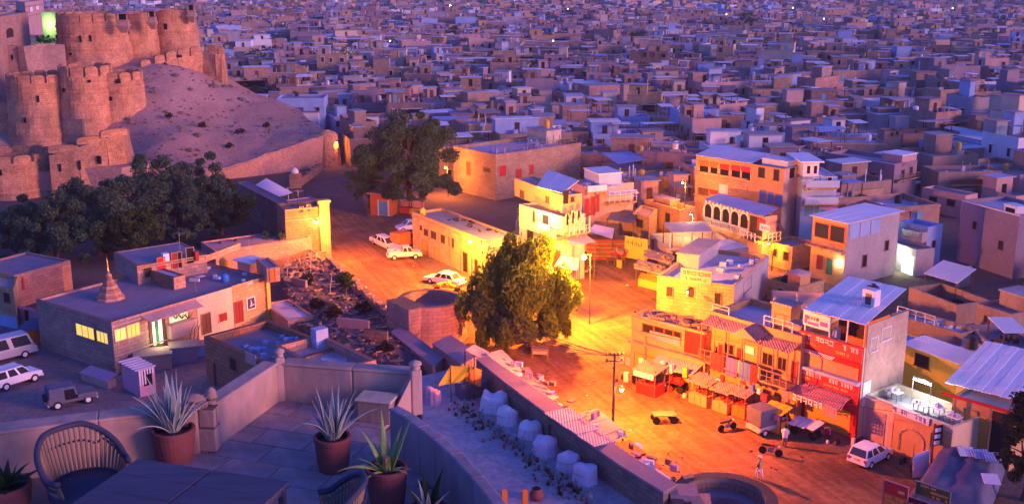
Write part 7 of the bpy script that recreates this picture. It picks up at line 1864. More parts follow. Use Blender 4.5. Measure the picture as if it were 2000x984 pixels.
# ================================================================== vehicles
def insetq(q, f, n, g=None):
    cen = sum(q, Vector())/4
    return [cen+(p-cen)*f+n for p in q]
def vehicle(label, name, cat, p_rear, p_front, W, paint, prof, house, Lm=None, wheel_r=.31, glass='glassdark', extra=None, group=None):
    """p_rear, p_front on the ground; prof = lower body side outline (fraction of length, height); house = greenhouse (x0,x1 at belt, x0,x1 at roof, belt z, roof z)"""
    d = p_front-p_rear; L = Lm or d.length; d.normalize(); sd = Vector((-d.y, d.x, 0)); c = (p_rear+p_front)/2
    T = thing(name, label, cat, c, group)
    P = lambda x, y, z: c+d*((x-.5)*L)+sd*y+Vector((0, 0, z))
    b = MB(); k = len(prof)
    b.hexa([P(x, -W/2, z) for x, z in prof], [P(x, W/2, z) for x, z in prof]); b.build('body', paint, T, bevel=.05)
    if house:
        x0, x1, r0, r1, zb, zr = house; wb, wr = W*.47, W*.39
        B_ = [P(x0, -wb, zb), P(x1, -wb, zb), P(x1, wb, zb), P(x0, wb, zb)]; R_ = [P(r0, -wr, zr), P(r1, -wr, zr), P(r1, wr, zr), P(r0, wr, zr)]
        b = MB(); b.hexa(B_, R_); b.build('cabin', paint, T, bevel=.05)
        for (i, j, nm) in ((1, 2, 'windscreen'), (3, 0, 'rear_window')):
            q = [B_[i], B_[j], R_[j], R_[i]]; n = (q[1]-q[0]).cross(q[3]-q[0]).normalized()
            b = MB(); b.hexa(insetq(q, .86, n*-.02), insetq(q, .84, n*.018)); b.build(nm, glass, T)
        for (i, j) in ((0, 1), (2, 3)):
            n_ = (x1-x0)*L; m_ = 3 if n_ > 2.3 else 2
            for k in range(m_):
                q = [B_[i].lerp(B_[j], k/m_), B_[i].lerp(B_[j], (k+1)/m_), R_[i].lerp(R_[j], (k+1)/m_), R_[i].lerp(R_[j], k/m_)]; n = (q[1]-q[0]).cross(q[3]-q[0]).normalized()
                b = MB(); b.hexa(insetq(q, .80, n*-.02), insetq(q, .78, n*.018)); b.build('side_window', glass, T)
    for x in (.18, .81):
        for s in (-1, 1):
            w = P(x, s*(W/2-.09), wheel_r); b = MB(); b.tube([w-sd*.11, w+sd*.11], wheel_r, 18); o = b.build('wheel', 'rubber', T)
            b = MB(); b.tube([w+sd*s*.10, w+sd*s*.122], wheel_r*.58, 12); b.build('rim', 'whitemetal', o)
    zl = max(z for x, z in prof)*.72
    for s in (-1, 1):
        b = MB(); q = P(1.0, s*W*.36, zl); b.box(q-Vector((0, 0, .07)), (.1, .3, .14), math.atan2(d.y, d.x)); b.build('headlight', 'whitemetal', T)
        b = MB(); q = P(.0, s*W*.40, zl+.05); b.box(q-Vector((0, 0, .1)), (.1, .2, .2), math.atan2(d.y, d.x)); b.build('tail_light', 'redlens', T)
    for x, nm in ((1.0, 'front_bumper'), (.0, 'rear_bumper')):
        b = MB(); q = P(x, 0, .36); b.box(q, (.18, W*.94, .2), math.atan2(d.y, d.x)); b.build(nm, 'cargrey' if paint != 'carwhite' else 'carwhite', T, bevel=.03)
    b = MB(); q = P(-.003, 0, .62); b.box(q, (.05, .5, .12), math.atan2(d.y, d.x)); b.build('number_plate', 'yellowplastic', T)
    for s in (-1, 1):
        if house: b = MB(); q = P(house[1]-.02, s*(W/2+.06), house[4]+.08); b.box(q, (.1, .18, .12), math.atan2(d.y, d.x)); b.build('mirror', paint, T)
    if extra: extra(T, P, W, L, d, sd)
    return T
HATCH = [(0, .3), (1, .3), (1, .62), (.96, .74), (.74, .86), (.02, .9), (0, .6)]
SEDAN = [(0, .3), (1, .3), (1, .6), (.97, .72), (.72, .85), (.2, .88), (.02, .85), (0, .6)]
g = lambda x, y: G(x, y)
vehicle('white hatchback parked at the roadside near the bottom right corner', 'parked_car', 'car', g(1672, 913), g(1724, 886), 1.7, 'carwhite', HATCH, (.01, .74, .08, .54, .88, 1.5))
def bed(T, P, W, L, d, sd):
    b = MB()
    for (x0, x1, y0, y1) in ((.02, .42, -W*.49, -W*.43), (.02, .42, W*.43, W*.49), (.02, .04, -W*.43, W*.43)): b.hexa([P(x0, y0, .8), P(x1, y0, .8), P(x1, y1, .8), P(x0, y1, .8)], [P(x0, y0, 1.12), P(x1, y0, 1.12), P(x1, y1, 1.12), P(x0, y1, 1.12)])
    b.build('cargo_bed', 'carwhite', T)
    b = MB()
    for k in range(7): q = P(.08+.045*k, rg.uniform(-.4, .4), .82); b.box(q, (.5, .4, rg.uniform(.15, .45)), k)
    tag(b.build('load', 'lilaccloth', T), kind='stuff')
PICK = [(0, .4), (1, .4), (1, .72), (.97, .85), (.72, .95), (.4, .97), (.4, .82), (.02, .82), (0, .8)]
vehicle('white double cab pickup parked side on in the orange light', 'parked_car', 'pickup', g(757, 506), g(822, 502), 1.75, 'carwhite', PICK, (.42, .76, .46, .66, .95, 1.6), extra=bed, wheel_r=.34)
vehicle('white car parked nose down just behind the pickup', 'parked_car', 'car', g(732, 472), g(778, 494), 1.7, 'carwhite', SEDAN, (.12, .74, .24, .58, .86, 1.45))
vehicle('white car half hidden behind the corner of the low brick building', 'parked_car', 'car', g(820, 448), g(776, 452), 1.7, 'carwhite', HATCH, (.02, .72, .1, .54, .88, 1.5))
vehicle('white car with red trim parked before the end of the low brick building', 'parked_car', 'car', g(902, 560), g(836, 548), 1.75, 'carwhite', SEDAN, (.12, .74, .24, .58, .86, 1.45))
SUVP = [(0, .42), (1, .42), (1, .8), (.97, .95), (.74, 1.02), (.01, 1.05), (0, .8)]
def rack(T, P, W, L, d, sd):
    for y in (-.55, .55):
        b = MB(); b.tube([P(.12, y, 1.86), P(.62, y, 1.86)], .03, 6); b.build('roof_rail', 'metal', T)
vehicle('white off road car at the left edge beside the dark jeep', 'parked_car', 'car', g(-14, 764), g(74, 736), 1.85, 'carwhite', SUVP, (.02, .76, .06, .6, 1.03, 1.8), wheel_r=.38, extra=rack)
BUS = [(0, .4), (1, .4), (1, 1.0), (.95, 1.15), (0, 1.15)]
vehicle('grey minibus with dark side windows at the left edge, behind the white car', 'minibus', 'minibus', g(-70, 722), g(66, 688), 2.0, 'cargrey', BUS, (.0, .97, .01, .9, 1.1, 2.3), wheel_r=.38)
def jeepx(T, P, W, L, d, sd):
    b = MB(); c = P(-.03, 0, 1.0); b.tube([c-d*.1, c+d*.1], .36, 18); b.build('spare_wheel', 'rubber', T)
    b = MB(); b.hexa([P(.02, -W*.5, 1.0), P(.62, -W*.5, 1.0), P(.62, W*.5, 1.0), P(.02, W*.5, 1.0)], [P(.03, -W*.46, 1.88), P(.56, -W*.46, 1.82), P(.56, W*.46, 1.82), P(.03, W*.46, 1.88)]); b.build('canvas_top', 'darkcanvas', T, bevel=.08)
    for s in (-1, 1):
        b = MB(); b.hexa([P(.34, s*W*.495, .75), P(.58, s*W*.495, .75), P(.58, s*W*.505, .75), P(.34, s*W*.505, .75)], [P(.34, s*W*.475, 1.6), P(.54, s*W*.475, 1.6), P(.54, s*W*.487, 1.6), P(.34, s*W*.487, 1.6)]); b.build('door_opening', 'dark', T)
        b = MB(); b.hexa([P(.72, s*W*.3, .55), P(.96, s*W*.3, .55), P(.96, s*W*.52, .55), P(.72, s*W*.52, .55)], [P(.74, s*W*.3, .82), P(.9, s*W*.3, .82), P(.9, s*W*.52, .82), P(.74, s*W*.52, .82)]); b.build('mudguard', 'carolive', T)
vehicle('dark canvas topped jeep standing in the cafe courtyard', 'parked_jeep', 'jeep', g(92, 798), g(186, 778), 1.65, 'carolive', [(0, .45), (1, .45), (1, .95), (.66, 1.02), (.6, .98), (.6, .7), (.36, .7), (.34, 1.02), (0, 1.02)], None, wheel_r=.37, extra=jeepx)
def truckx(T, P, W, L, d, sd):
    b = MB(); b.hexa([P(0, -W*.5, .8), P(.62, -W*.5, .8), P(.62, W*.5, .8), P(0, W*.5, .8)], [P(0, -W*.5, 2.2), P(.62, -W*.5, 2.2), P(.62, W*.5, 2.2), P(0, W*.5, 2.2)]); b.build('box', TRUCKM[0], T, bevel=.05)
TRUCKM = ['carorange']; TR = [(0, .45), (1, .45), (1, 1.2), (.66, 1.2), (.62, .8), (0, .8)]
vehicle('small orange box truck squeezed between the parked cars and the brick building', 'parked_truck', 'truck', g(772, 488), g(806, 478), 1.8, 'carorange', TR, (.64, .98, .66, .9, 1.18, 1.9), extra=truckx)
TRUCKM[0] = 'darkcanvas'
vehicle('small canvas topped goods carrier parked before the red building', 'goods_carrier', 'goods carrier', g(1470, 848), g(1522, 834), 1.7, 'cargrey', TR, (.64, .98, .66, .9, 1.18, 1.85), extra=truckx)
def motorbike(label, p, az, m='darkmetal'):
    T = thing('motorbike', label, 'motorbike', p); d = Vector((math.cos(az), math.sin(az), 0)); s = Vector((-d.y, d.x, 0))
    for x in (-.62, .62):
        b = MB(); c = p+d*x+Vector((0, 0, .3)); b.tube([c-s*.06, c+s*.06], .3, 14); b.build('wheel', 'rubber', T)
    b = MB(); b.tube([p+d*-.6+Vector((0, 0, .32)), p+Vector((0, 0, .45)), p+d*.45+Vector((0, 0, .85)), p+d*.62+Vector((0, 0, .3))], .05, 6); b.box(p+Vector((0, 0, .28)), (.4, .25, .3), az); b.build('frame', 'metal', T)
    b = MB(); b.hexa([p+d*.0+s*-.13+Vector((0, 0, .7)), p+d*.4+s*-.1+Vector((0, 0, .75)), p+d*.4+s*.1+Vector((0, 0, .75)), p+s*.13+Vector((0, 0, .7))], [p+d*.02+s*-.1+Vector((0, 0, .9)), p+d*.38+s*-.07+Vector((0, 0, .95)), p+d*.38+s*.07+Vector((0, 0, .95)), p+d*.02+s*.1+Vector((0, 0, .9))]); b.build('tank', m, T, bevel=.03)
    b = MB(); b.box(p+d*-.35+Vector((0, 0, .72)), (.7, .24, .1), az); b.build('saddle', 'rubber', T, bevel=.03)
    b = MB(); b.tube([p+d*.42+s*-.35+Vector((0, 0, 1.0)), p+d*.5+Vector((0, 0, .98)), p+d*.42+s*.35+Vector((0, 0, 1.0))], .03, 6); b.build('handlebar', 'metal', T)
    b = MB(); b.lathe(p+d*.62+Vector((0, 0, .82)), [(.02, -.1), (.1, 0), (.02, .1)], 8); b.build('headlight', 'whitemetal', T)
for x, y, a, m_, lab in ((1420, 840, .5, 'darkmetal', 'dark motorbike standing alone in the road before the hotel'), (1268, 758, 1.0, 'redpaint', 'red motorbike parked beside the corner shop stall'), (1282, 764, 1.2, 'darkmetal', 'black motorbike right of the red one by the corner shop'), (1505, 888, -.5, 'redpaint', 'motorbike with pale rails out in the road below the goods carrier'), (1128, 540, .2, 'doorblue', 'motorbike parked under the tent canopy at the market'), (1145, 536, .4, 'redpaint', 'second motorbike at the market beside the first')): motorbike(lab, g(x, y), a, m_)
def cart(label, p, az, w, d, h, m_, load=None):
    T = thing('hand_cart', label, 'cart', p); R_ = lambda x, y, z: p+Vector((x*math.cos(az)-y*math.sin(az), x*math.sin(az)+y*math.cos(az), z))
    for k in range(4): b = MB(); b.box(R_(0, -d/2+d*(k+.5)/4, h), (w, d/4-.03, .07), az); b.build('plank', m_, T)
    for x in (-w*.38, w*.38):
        for y in (-d*.45, d*.45):
            b = MB(); c, e = R_(x, y-.03, .33), R_(x, y+.03, .33); b.tube([c, e], .33, 14); b.build('wheel', 'rubber', T)
    for x in (-w*.38, w*.38): b = MB(); b.box(R_(x, 0, .3), (.08, d*.86, .1), az); b.box(R_(x, d*.3, .35), (.07, .07, h-.35), az); b.box(R_(x, -d*.3, .35), (.07, .07, h-.35), az); b.build('axle_frame', 'wood', T)
    if load:
        b = MB()
        for k in range(9): b.box(R_(rg.uniform(-w*.4, w*.4), rg.uniform(-d*.3, d*.3), h+.07), (.4, .3, rg.uniform(.1, .4)), k)
        tag(b.build('load', load, T), kind='stuff')
cart('empty plank hand cart standing in the orange road below the corner shop', g(1297, 824), .1, 1.9, 1.0, .7, 'palewood'); cart('hand cart heaped with red goods beside the market stalls', g(1318, 762), -.6, 1.7, 1.0, .8, 'redpaint', 'redcloth'); cart('red edged cart parked in front of the white car by the neem', g(872, 572), -.15, 3.2, 1.0, .8, 'redpaint', 'yellowcloth')
T = thing('road_table', 'small wooden framed table standing alone in the road near the neem', 'table', g(1055, 700)); p = g(1055, 698)
b = MB(); b.box(p+Vector((0, 0, .95)), (1.6, .9, .07), -.15); b.build('tabletop', 'palewood', T); b = MB(); b.box(p+Vector((0, 0, .45)), (1.3, .7, .3), -.15); b.build('shelf_goods', 'cream', T)
for sx in (-.72, .72):
    for sy in (-.38, .38): b = MB(); q = p+Vector((sx*math.cos(-.15)-sy*math.sin(-.15), sx*math.sin(-.15)+sy*math.cos(-.15), 0)); b.box(q, (.07, .07, .95), -.15); b.build('leg', 'palewood', T)
# kiosk and stalls under the huge tree
T = thing('kiosk', 'small orange kiosk with a pale arched doorway under the huge dark tree', 'kiosk', g(742, 422)); F = Face(g(724, 420), g(764, 423)); z = ZAT(742, 375, g(742, 421).y)
b = MB(); b.fbox(F, 0, F.L, 0, z-.3, -2.2, 0); b.build('wall', 'orangecloth', T); b = MB(); b.fbox(F, -.4, F.L+.4, z-.3, z-.1, -2.5, .4); b.build('roof', 'rosestone', T)
b = MB(); b.fbox(F, F.L*.4, F.L*.85, .1, z*.62, -.02, .04); b.build('opening', 'tealwash', T)
for u in (.36, .85): b = MB(); b.fbox(F, F.L*u, F.L*(u+.06), .05, z*.68, .0, .12); b.build('door_post', 'whitewash', T)
for x, y, m_, lab in ((792, 416, 'redcloth', 'cloth hung vendor stall right of the orange kiosk'), (812, 418, 'yellowcloth', 'low vendor table with a yellow front beside the cloth hung stall')):
    F = Face(g(x-13, y), g(x+13, y+2)); T = thing('vendor_stall', lab, 'stall', g(x, y)); b = MB(); b.fbox(F, 0, F.L, 0, .9, -1, 0); b.build('counter', m_, T); b = MB(); b.fbox(F, -.2, F.L+.2, 2.2, 2.3, -1.3, .3); b.build('canopy', 'bluecloth' if x < 800 else 'darkcanvas', T)
    for u in (.05, F.L-.05): b = MB(); b.fbox(F, u-.05, u+.05, 0, 2.2, -.1, 0); b.build('post', 'wood', T)
    b = MB(); b.fbox(F, .1, F.L-.1, .9, 1.7, -1.0, -.9); b.build('hanging_goods', 'pinkcloth', T)
# wall sign post near the arch, at the right
T = thing('road_sign', 'narrow dark post sign with three white panels beside the orange arch', 'signboard', g(1817, 915)); p = g(1817, 915); b = MB(); b.box(p, (.1, .1, 3.6), .3); b.build('post', 'darkmetal', T); b = MB(); b.box(p+Vector((.25, -.05, 1.9)), (.75, .08, 1.6), .3); b.build('panel', 'signmaroon', T)
for k in range(3): b = MB(); b.box(p+Vector((.22, -.12, 2.0+.5*k)), (.5, .04, .3), .3); b.build('white_panel', 'posterwhite', T)
# ================================================================== people
def person(label, p, az, pose='stand', top='redcloth', legs='whitecloth', hair='hair', head_cloth=None):
    T = thing('person', label, 'person', p); T.rotation_euler = (0, 0, az); sit = pose == 'sit'
    hz_ = .46 if sit else .92
    J = {'pel': (0, 0, hz_), 'bel': (.01, 0, hz_+.2), 'che': (.03, 0, hz_+.42), 'neck': (.04, 0, hz_+.58), 'chin': (.05, 0, hz_+.65), 'head': (.06, 0, hz_+.75), 'top': (.05, 0, hz_+.83)}
    rad = {'pel': .15, 'bel': .135, 'che': .15, 'neck': .06, 'chin': .07, 'head': .105, 'top': .07}
    E = [('pel', 'bel'), ('bel', 'che'), ('che', 'neck'), ('neck', 'chin'), ('chin', 'head'), ('head', 'top')]
    for s, n in ((1, 'l'), (-1, 'r')):
        st = .14*s if pose == 'walk' else 0
        hipx = 0; knee = (.42, .13*s, hz_+.02) if sit else (.04+st, .1*s, .5); ank = (.46, .12*s, .1) if sit else (-.02+st*1.4, .1*s, .09); toe = (ank[0]+.16, ank[1], .04)
        J.update({'hip'+n: (.0, .1*s, hz_-.06), 'kne'+n: knee, 'ank'+n: ank, 'toe'+n: toe, 'sho'+n: (.02, .19*s, hz_+.5), 'elb'+n: (.02-st, .26*s, hz_+.24), 'wri'+n: (.2-st, .22*s, hz_+.06), 'pal'+n: (.27-st, .2*s, hz_+.03)})
        rad.update({'hip'+n: .1, 'kne'+n: .065, 'ank'+n: .042, 'toe'+n: .035, 'sho'+n: .065, 'elb'+n: .045, 'wri'+n: .03, 'pal'+n: .038})
        E += [('pel', 'hip'+n), ('hip'+n, 'kne'+n), ('kne'+n, 'ank'+n), ('ank'+n, 'toe'+n), ('che', 'sho'+n), ('sho'+n, 'elb'+n), ('elb'+n, 'wri'+n), ('wri'+n, 'pal'+n)]
        for k, (dx, dy, dz) in enumerate(((.08, -.03, .0), (.095, -.01, -.01), (.09, .01, -.01), (.075, .03, -.01), (.03, -.05*s, .02))):
            q = J['pal'+n]; J['f%d%s' % (k, n)] = (q[0]+dx, q[1]+dy, q[2]+dz-.02); rad['f%d%s' % (k, n)] = .009; E.append(('pal'+n, 'f%d%s' % (k, n)))
    ks = list(J); me = bpy.data.meshes.new('body'); me.from_pydata([J[k] for k in ks], [(ks.index(a), ks.index(c)) for a, c in E], []); o = child('body', me, T)
    sk = o.modifiers.new('skin', 'SKIN'); sk.use_smooth_shade = True
    for k, v in zip(ks, me.skin_vertices[0].data): v.radius = (rad[k], rad[k]*(1.15 if k in ('pel', 'che', 'bel') else 1)); v.use_root = k == 'pel'
    o.modifiers.new('subdivision', 'SUBSURF').levels = 1; me.materials.append(M('skin'))
    def cl(name, prof, m_, sy=1.0, off=(0, 0, 0)):
        b = MB(); b.lathe(off, prof, 14, 0, 0, sx=1.0, sy=sy, cap=False); me2 = b.mesh(name, m_, smooth=True); note(T, child(name, me2, T))
    cl('shirt', [(.17, hz_-.12), (.165, hz_+.1), (.18, hz_+.4), (.15, hz_+.54), (.07, hz_+.6)], top, 1.25)
    for s in (1, -1):
        b = MB(); b.tube([(0.02, .18*s, hz_+.52), (.02, .26*s, hz_+.24), (.16, .23*s, hz_+.1)], [.085, .07, .055], 9); note(T, child('sleeve', b.mesh('sleeve', top, smooth=True), T))
        n = 'l' if s > 0 else 'r'; b = MB(); b.tube([J['hip'+n], J['kne'+n], J['ank'+n]], [.125, .09, .07], 9); note(T, child('trouser_leg', b.mesh('trouser_leg', legs, smooth=True), T))
    b = MB(); b.lathe((.05, 0, hz_+.72), [(.108, -.01), (.118, .05), (.1, .11), (.05, .145), (.005, .15)] if not head_cloth else [(.12, -.0), (.16, .05), (.15, .12), (.08, .17), (.01, .18)], 12, sx=1); note(T, child('turban' if head_cloth else 'hair', b.mesh('hair', head_cloth or 'rubber', smooth=True), T))
    for y in (-.035, .035): b = MB(); b.lathe((.15, y, hz_+.755), [(.002, -.012), (.014, 0), (.002, .012)], 6); note(T, child('eye', b.mesh('eye', 'dark'), T))
    b = MB(); b.lathe((.168, 0, hz_+.715), [(.018, -.02), (.012, .02), (.003, .05)], 6); note(T, child('nose', b.mesh('nose', 'skin'), T))
    b = MB(); b.box((.15, 0, hz_+.672), (.02, .055, .012)); note(T, child('mouth', b.mesh('mouth', 'doorred'), T))
    return T
def stool(label, p):
    T = thing('stool', label, 'stool', p); b = MB(); b.box(p+Vector((0, 0, .34)), (.42, .42, .06)); b.build('seat', 'wood', T)
    for x in (-.16, .16):
        for y in (-.16, .16): b = MB(); b.box(p+Vector((x, y, 0)), (.05, .05, .34)); b.build('leg', 'wood', T)
p = g(1026, 676); stool('low stool under the seated person in dark clothes by the neem', p); person('seated person in dark clothes at the edge of the neem shade', p, -.5, 'sit', 'doorblue', 'shade')
p = g(1044, 672); stool('low stool under the seated person in orange by the neem', p); person('seated person in orange red beside the one in dark clothes', p, -2.2, 'sit', 'orangecloth', 'redcloth')
person('person in white turban walking in the road near the lower bastion', g(1483, 934), 2.4, 'walk', 'honeystone', 'whitecloth', head_cloth='whitecloth')
person('person in purple standing before the first lit cafe window', cafe.R.pt(cafe.R.hit(236, 660)[0], 0, 1.0), cafe.ang-1.0, 'stand', 'bannerpurple', 'shade')
person('person in red walking past the market stalls toward the bright square', g(1240, 640), 2.0, 'walk', 'redcloth', 'shade')
person('person in white beside the food stall of the red building', g(1532, 872), 1.2, 'stand', 'whitecloth', 'palewood')

b = MB()
for k in range(330):
    p = G(rg.uniform(640, 1700), rg.uniform(440, 960)); 
    if not inpoly(p.x, p.y, [v.xy for v in SQUARE]): continue
    s = rg.uniform(.05, .2); b.box((p.x, p.y, .01), (s*rg.uniform(.6, 2), s, rg.uniform(.01, .07)), rg.uniform(0, 3), rg.choice((0, 1, 1, 2)))
tag(b.build('litter', ['whitecloth', 'shade', 'darkstone']), 'papers, stones and rubbish scattered over the orange dirt road', 'litter', kind='stuff')
# ================================================================== the town beyond: free houses
rt = random.Random(17)
WALLS = ['sandstone', 'rosestone', 'mudwash', 'purplewash', 'pinkwash', 'honeystone', 'greywash', 'whitewash', 'cream', 'bluewash', 'darkstone']
WNAME = {'sandstone': 'tan stone', 'rosestone': 'rose stone', 'mudwash': 'mud brown', 'purplewash': 'dull purple', 'pinkwash': 'pinkish', 'honeystone': 'honey stone', 'greywash': 'grey', 'whitewash': 'white', 'cream': 'cream', 'bluewash': 'blue washed', 'darkstone': 'dark stone'}
WW = [14, 20, 14, 12, 13, 5, 7, 6, 7, 4, 4]
ROOFS = ['roofgrey', 'roofsand', 'roofblue', 'purplewash', 'concrete']
def bx(x0, x1, y0, y1, z0, z1):
    return ([(x0, y0, z0), (x1, y0, z0), (x1, y1, z0), (x0, y1, z0), (x0, y0, z1), (x1, y0, z1), (x1, y1, z1), (x0, y1, z1)], [(4, 5, 6, 7), (0, 1, 5, 4), (1, 2, 6, 5), (2, 3, 7, 6), (3, 0, 4, 7), (3, 2, 1, 0)])
def gen(w, d, h, rnd, far, flat=False):
    """parts of one house in its own axes: name, material, verts, faces; and words for its label"""
    P = []; words = []
    wall = rnd.choices(WALLS, WW)[0]; roof = rnd.choice(ROOFS); par = rnd.uniform(.35, .95)
    x0, x1, y0, y1 = -w/2, w/2, -d/2, d/2; t = .25
    vs = [(x0, y0, -.3), (x1, y0, -.3), (x1, y1, -.3), (x0, y1, -.3), (x0, y0, h), (x1, y0, h), (x1, y1, h), (x0, y1, h), (x0+t, y0+t, h), (x1-t, y0+t, h), (x1-t, y1-t, h), (x0+t, y1-t, h), (x0+t, y0+t, h-par), (x1-t, y0+t, h-par), (x1-t, y1-t, h-par), (x0+t, y1-t, h-par)]
    fs = [(i, (i+1) % 4, 4+(i+1) % 4, 4+i) for i in range(4)]+[(4+i, 4+(i+1) % 4, 8+(i+1) % 4, 8+i) for i in range(4)]+[(8+i, 8+(i+1) % 4, 12+(i+1) % 4, 12+i) for i in range(4)]
    P.append(('wall', wall, vs, fs)); dz = h-par
    P.append(('roof', roof, [(x0+.2, y0+.2, dz), (x1-.2, y0+.2, dz), (x1-.2, y1-.2, dz), (x0+.2, y1-.2, dz)], [(0, 1, 2, 3)]))
    fl = max(1, round(h/3.2)); words += [('single storey', 'two storey', 'three storey', 'four storey')[min(3, fl-1)], WNAME[wall]]
    def win(face, a, z, ww, hh, m, door=False):
        e = .05
        r = {'f': bx(a-ww/2, a+ww/2, y0-e, y0+.05, z, z+hh), 'r': bx(x1-.05, x1+e, a-ww/2, a+ww/2, z, z+hh), 'l': bx(x0-e, x0+.05, a-ww/2, a+ww/2, z, z+hh)}[face]
        P.append(('door' if door else 'window', m, *r))
        if not far and not door:
            g = .09; v = []; f = []
            for (c0, c1, q0, q1, ee) in ((a-ww/2-g, a-ww/2, z, z+hh, .12), (a+ww/2, a+ww/2+g, z, z+hh, .12), (a-ww/2-g*2, a+ww/2+g*2, z-g, z, .2), (a-ww/2-g*2.5, a+ww/2+g*2.5, z+hh, z+hh+g, .35)):
                k = {'f': bx(c0, c1, y0-ee, y0+.04, q0, q1), 'r': bx(x1-.04, x1+ee, c0, c1, q0, q1), 'l': bx(x0-ee, x0+.04, c0, c1, q0, q1)}[face]
                f += [tuple(i+len(v) for i in q) for q in k[1]]; v += k[0]
            P.append(('window_frame', FRAME, v, f))
    FRAME = rnd.choice(['sandstone', 'whitewash', 'palewood', 'rosestone', 'mudwash'])
    for s in range(fl):
        z = .4+s*3.1+.7
        if z+1.3 > dz+.3: continue
        for face, n_, L in (('f', int(w/2.6), w), ('r', int(d/3), d), ('l', int(d/3), d)):
            if far and face == 'l': continue
            for k in range(n_):
                if rnd.random() < (.42 if not far else .5): continue
                a = -L/2+L*(k+.5)/n_+rnd.uniform(-.3, .3)
                win(face, a, z, rnd.choice((.7, .9, 1.2)), rnd.choice((1.1, 1.3, 1.5)), rnd.choice(['dark', 'pane', 'shade', 'doorbrown', 'doorblue' if rnd.random() < .3 else 'shade']))
    if not far and rnd.random() < .7: win('f', rnd.uniform(x0*.6, x1*.6), .05, 1.1, 2.1, rnd.choice(['doorbrown', 'doorred', 'doorblue', 'doorgreen', 'shade', 'tealwash']), True)
    feats = []
    if rnd.random() < .6 and not flat:
        aw, ad, ah = w*rnd.uniform(.3, .6), rnd.uniform(1.5, 3.0), h*rnd.uniform(.35, .8); ax = rnd.uniform(x0+aw/2, x1-aw/2); m2 = rnd.choice([wall, wall, 'mudwash', 'rosestone', 'whitewash', 'bluewash'])
        P.append(('annex', m2, *bx(ax-aw/2, ax+aw/2, y0-ad, y0-.01, -.3, ah))); P.append(('annex_roof', rnd.choice(ROOFS+['tin', 'rusttin']), *bx(ax-aw/2-.15, ax+aw/2+.15, y0-ad-.2, y0-.02, ah, ah+.13)))
        P.append(('annex_door', rnd.choice(['dark', 'shade', 'doorbrown', 'tealwash']), *bx(ax-.5, ax+.5, y0-ad-.05, y0-ad+.03, .1, min(2.1, ah*.8))))
    if rnd.random() < .4:
        vw = w*rnd.uniform(.35, .75); vx = rnd.uniform(x0+vw/2+.2, x1-vw/2-.2) if vw < w-.5 else 0; vz = (.3 if fl < 2 or rnd.random() < .4 else 3.4); vh = rnd.uniform(1.6, 2.2)
        if vz+vh < dz: P.append(('veranda_opening', rnd.choice(['dark', 'shade', 'dark']), *bx(vx-vw/2, vx+vw/2, y0-.14, y0+.02, vz, vz+vh))); P.append(('veranda_eave', rnd.choice(['tin', 'rusttin', wall, 'asbestos']), *bx(vx-vw/2-.3, vx+vw/2+.3, y0-1.0, y0, vz+vh+.05, vz+vh+.14)))
    if rnd.random() < .62 and not flat:
        bw, bd, bh = w*rnd.uniform(.3, .62), d*rnd.uniform(.35, .6), rnd.uniform(2.2, 3.0); cx, cy = rnd.choice((x0+bw/2+.01, x1-bw/2-.01)), y1-bd/2-.01; m2 = wall if rnd.random() < .7 else rnd.choice(WALLS)
        P.append(('upper_room', m2, *bx(cx-bw/2, cx+bw/2, cy-bd/2, cy+bd/2, dz-.02, dz+bh))); P.append(('upper_roof', rnd.choice(ROOFS+['tin', 'tin']), *bx(cx-bw/2-.3, cx+bw/2+.3, cy-bd/2-.35, cy+bd/2+.1, dz+bh, dz+bh+.14)))
        P.append(('upper_door', rnd.choice(['dark', 'doorbrown', 'tealwash', 'shade']), *bx(cx-.45, cx+.45, cy-bd/2-.05, cy-bd/2+.02, dz, dz+1.95))); feats.append('an upper room')
    if rnd.random() < .3 and not flat:
        bw, bd, bh = w*rnd.uniform(.25, .4), d*rnd.uniform(.3, .45), rnd.uniform(2.6, 3.9); cx = rnd.uniform(x0+bw/2, x1-bw/2); P.append(('stair_tower', wall if rnd.random() < .5 else rnd.choice(WALLS), *bx(cx-bw/2, cx+bw/2, y1-bd-.05, y1-.03, dz-.03, dz+bh))); P.append(('tower_roof', rnd.choice(ROOFS), *bx(cx-bw/2-.2, cx+bw/2+.2, y1-bd-.25, y1+.1, dz+bh, dz+bh+.15)))
    if rnd.random() < .45:
        bw, bd = w*rnd.uniform(.3, .6), d*rnd.uniform(.3, .55); cx, cy = rnd.uniform(x0+bw/2, x1-bw/2), y0+bd/2+.3; zt = dz+rnd.uniform(2.1, 2.6); m2 = rnd.choice(['tin', 'tin', 'rusttin', 'bluetin', 'whitetin', 'asbestos'])
        v, f = bx(cx-bw/2, cx+bw/2, cy-bd/2, cy+bd/2, zt, zt+.07); tl = rnd.uniform(-.3, .4); v = [(x, y, z+(tl if y > cy else 0)) for x, y, z in v]; P.append(('shed_roof', m2, v, f))
        for px_ in (cx-bw/2+.1, cx+bw/2-.1):
            for py_ in (cy-bd/2+.1, cy+bd/2-.1): P.append(('shed_post', 'wood', *bx(px_-.06, px_+.06, py_-.06, py_+.06, dz, zt+(tl if py_ > cy else 0))))
        feats.append({'tin': 'a pale tin lean-to', 'rusttin': 'a rusty lean-to', 'bluetin': 'a blue tin lean-to', 'whitetin': 'a white tin lean-to', 'asbestos': 'a grey sheet lean-to'}[m2])
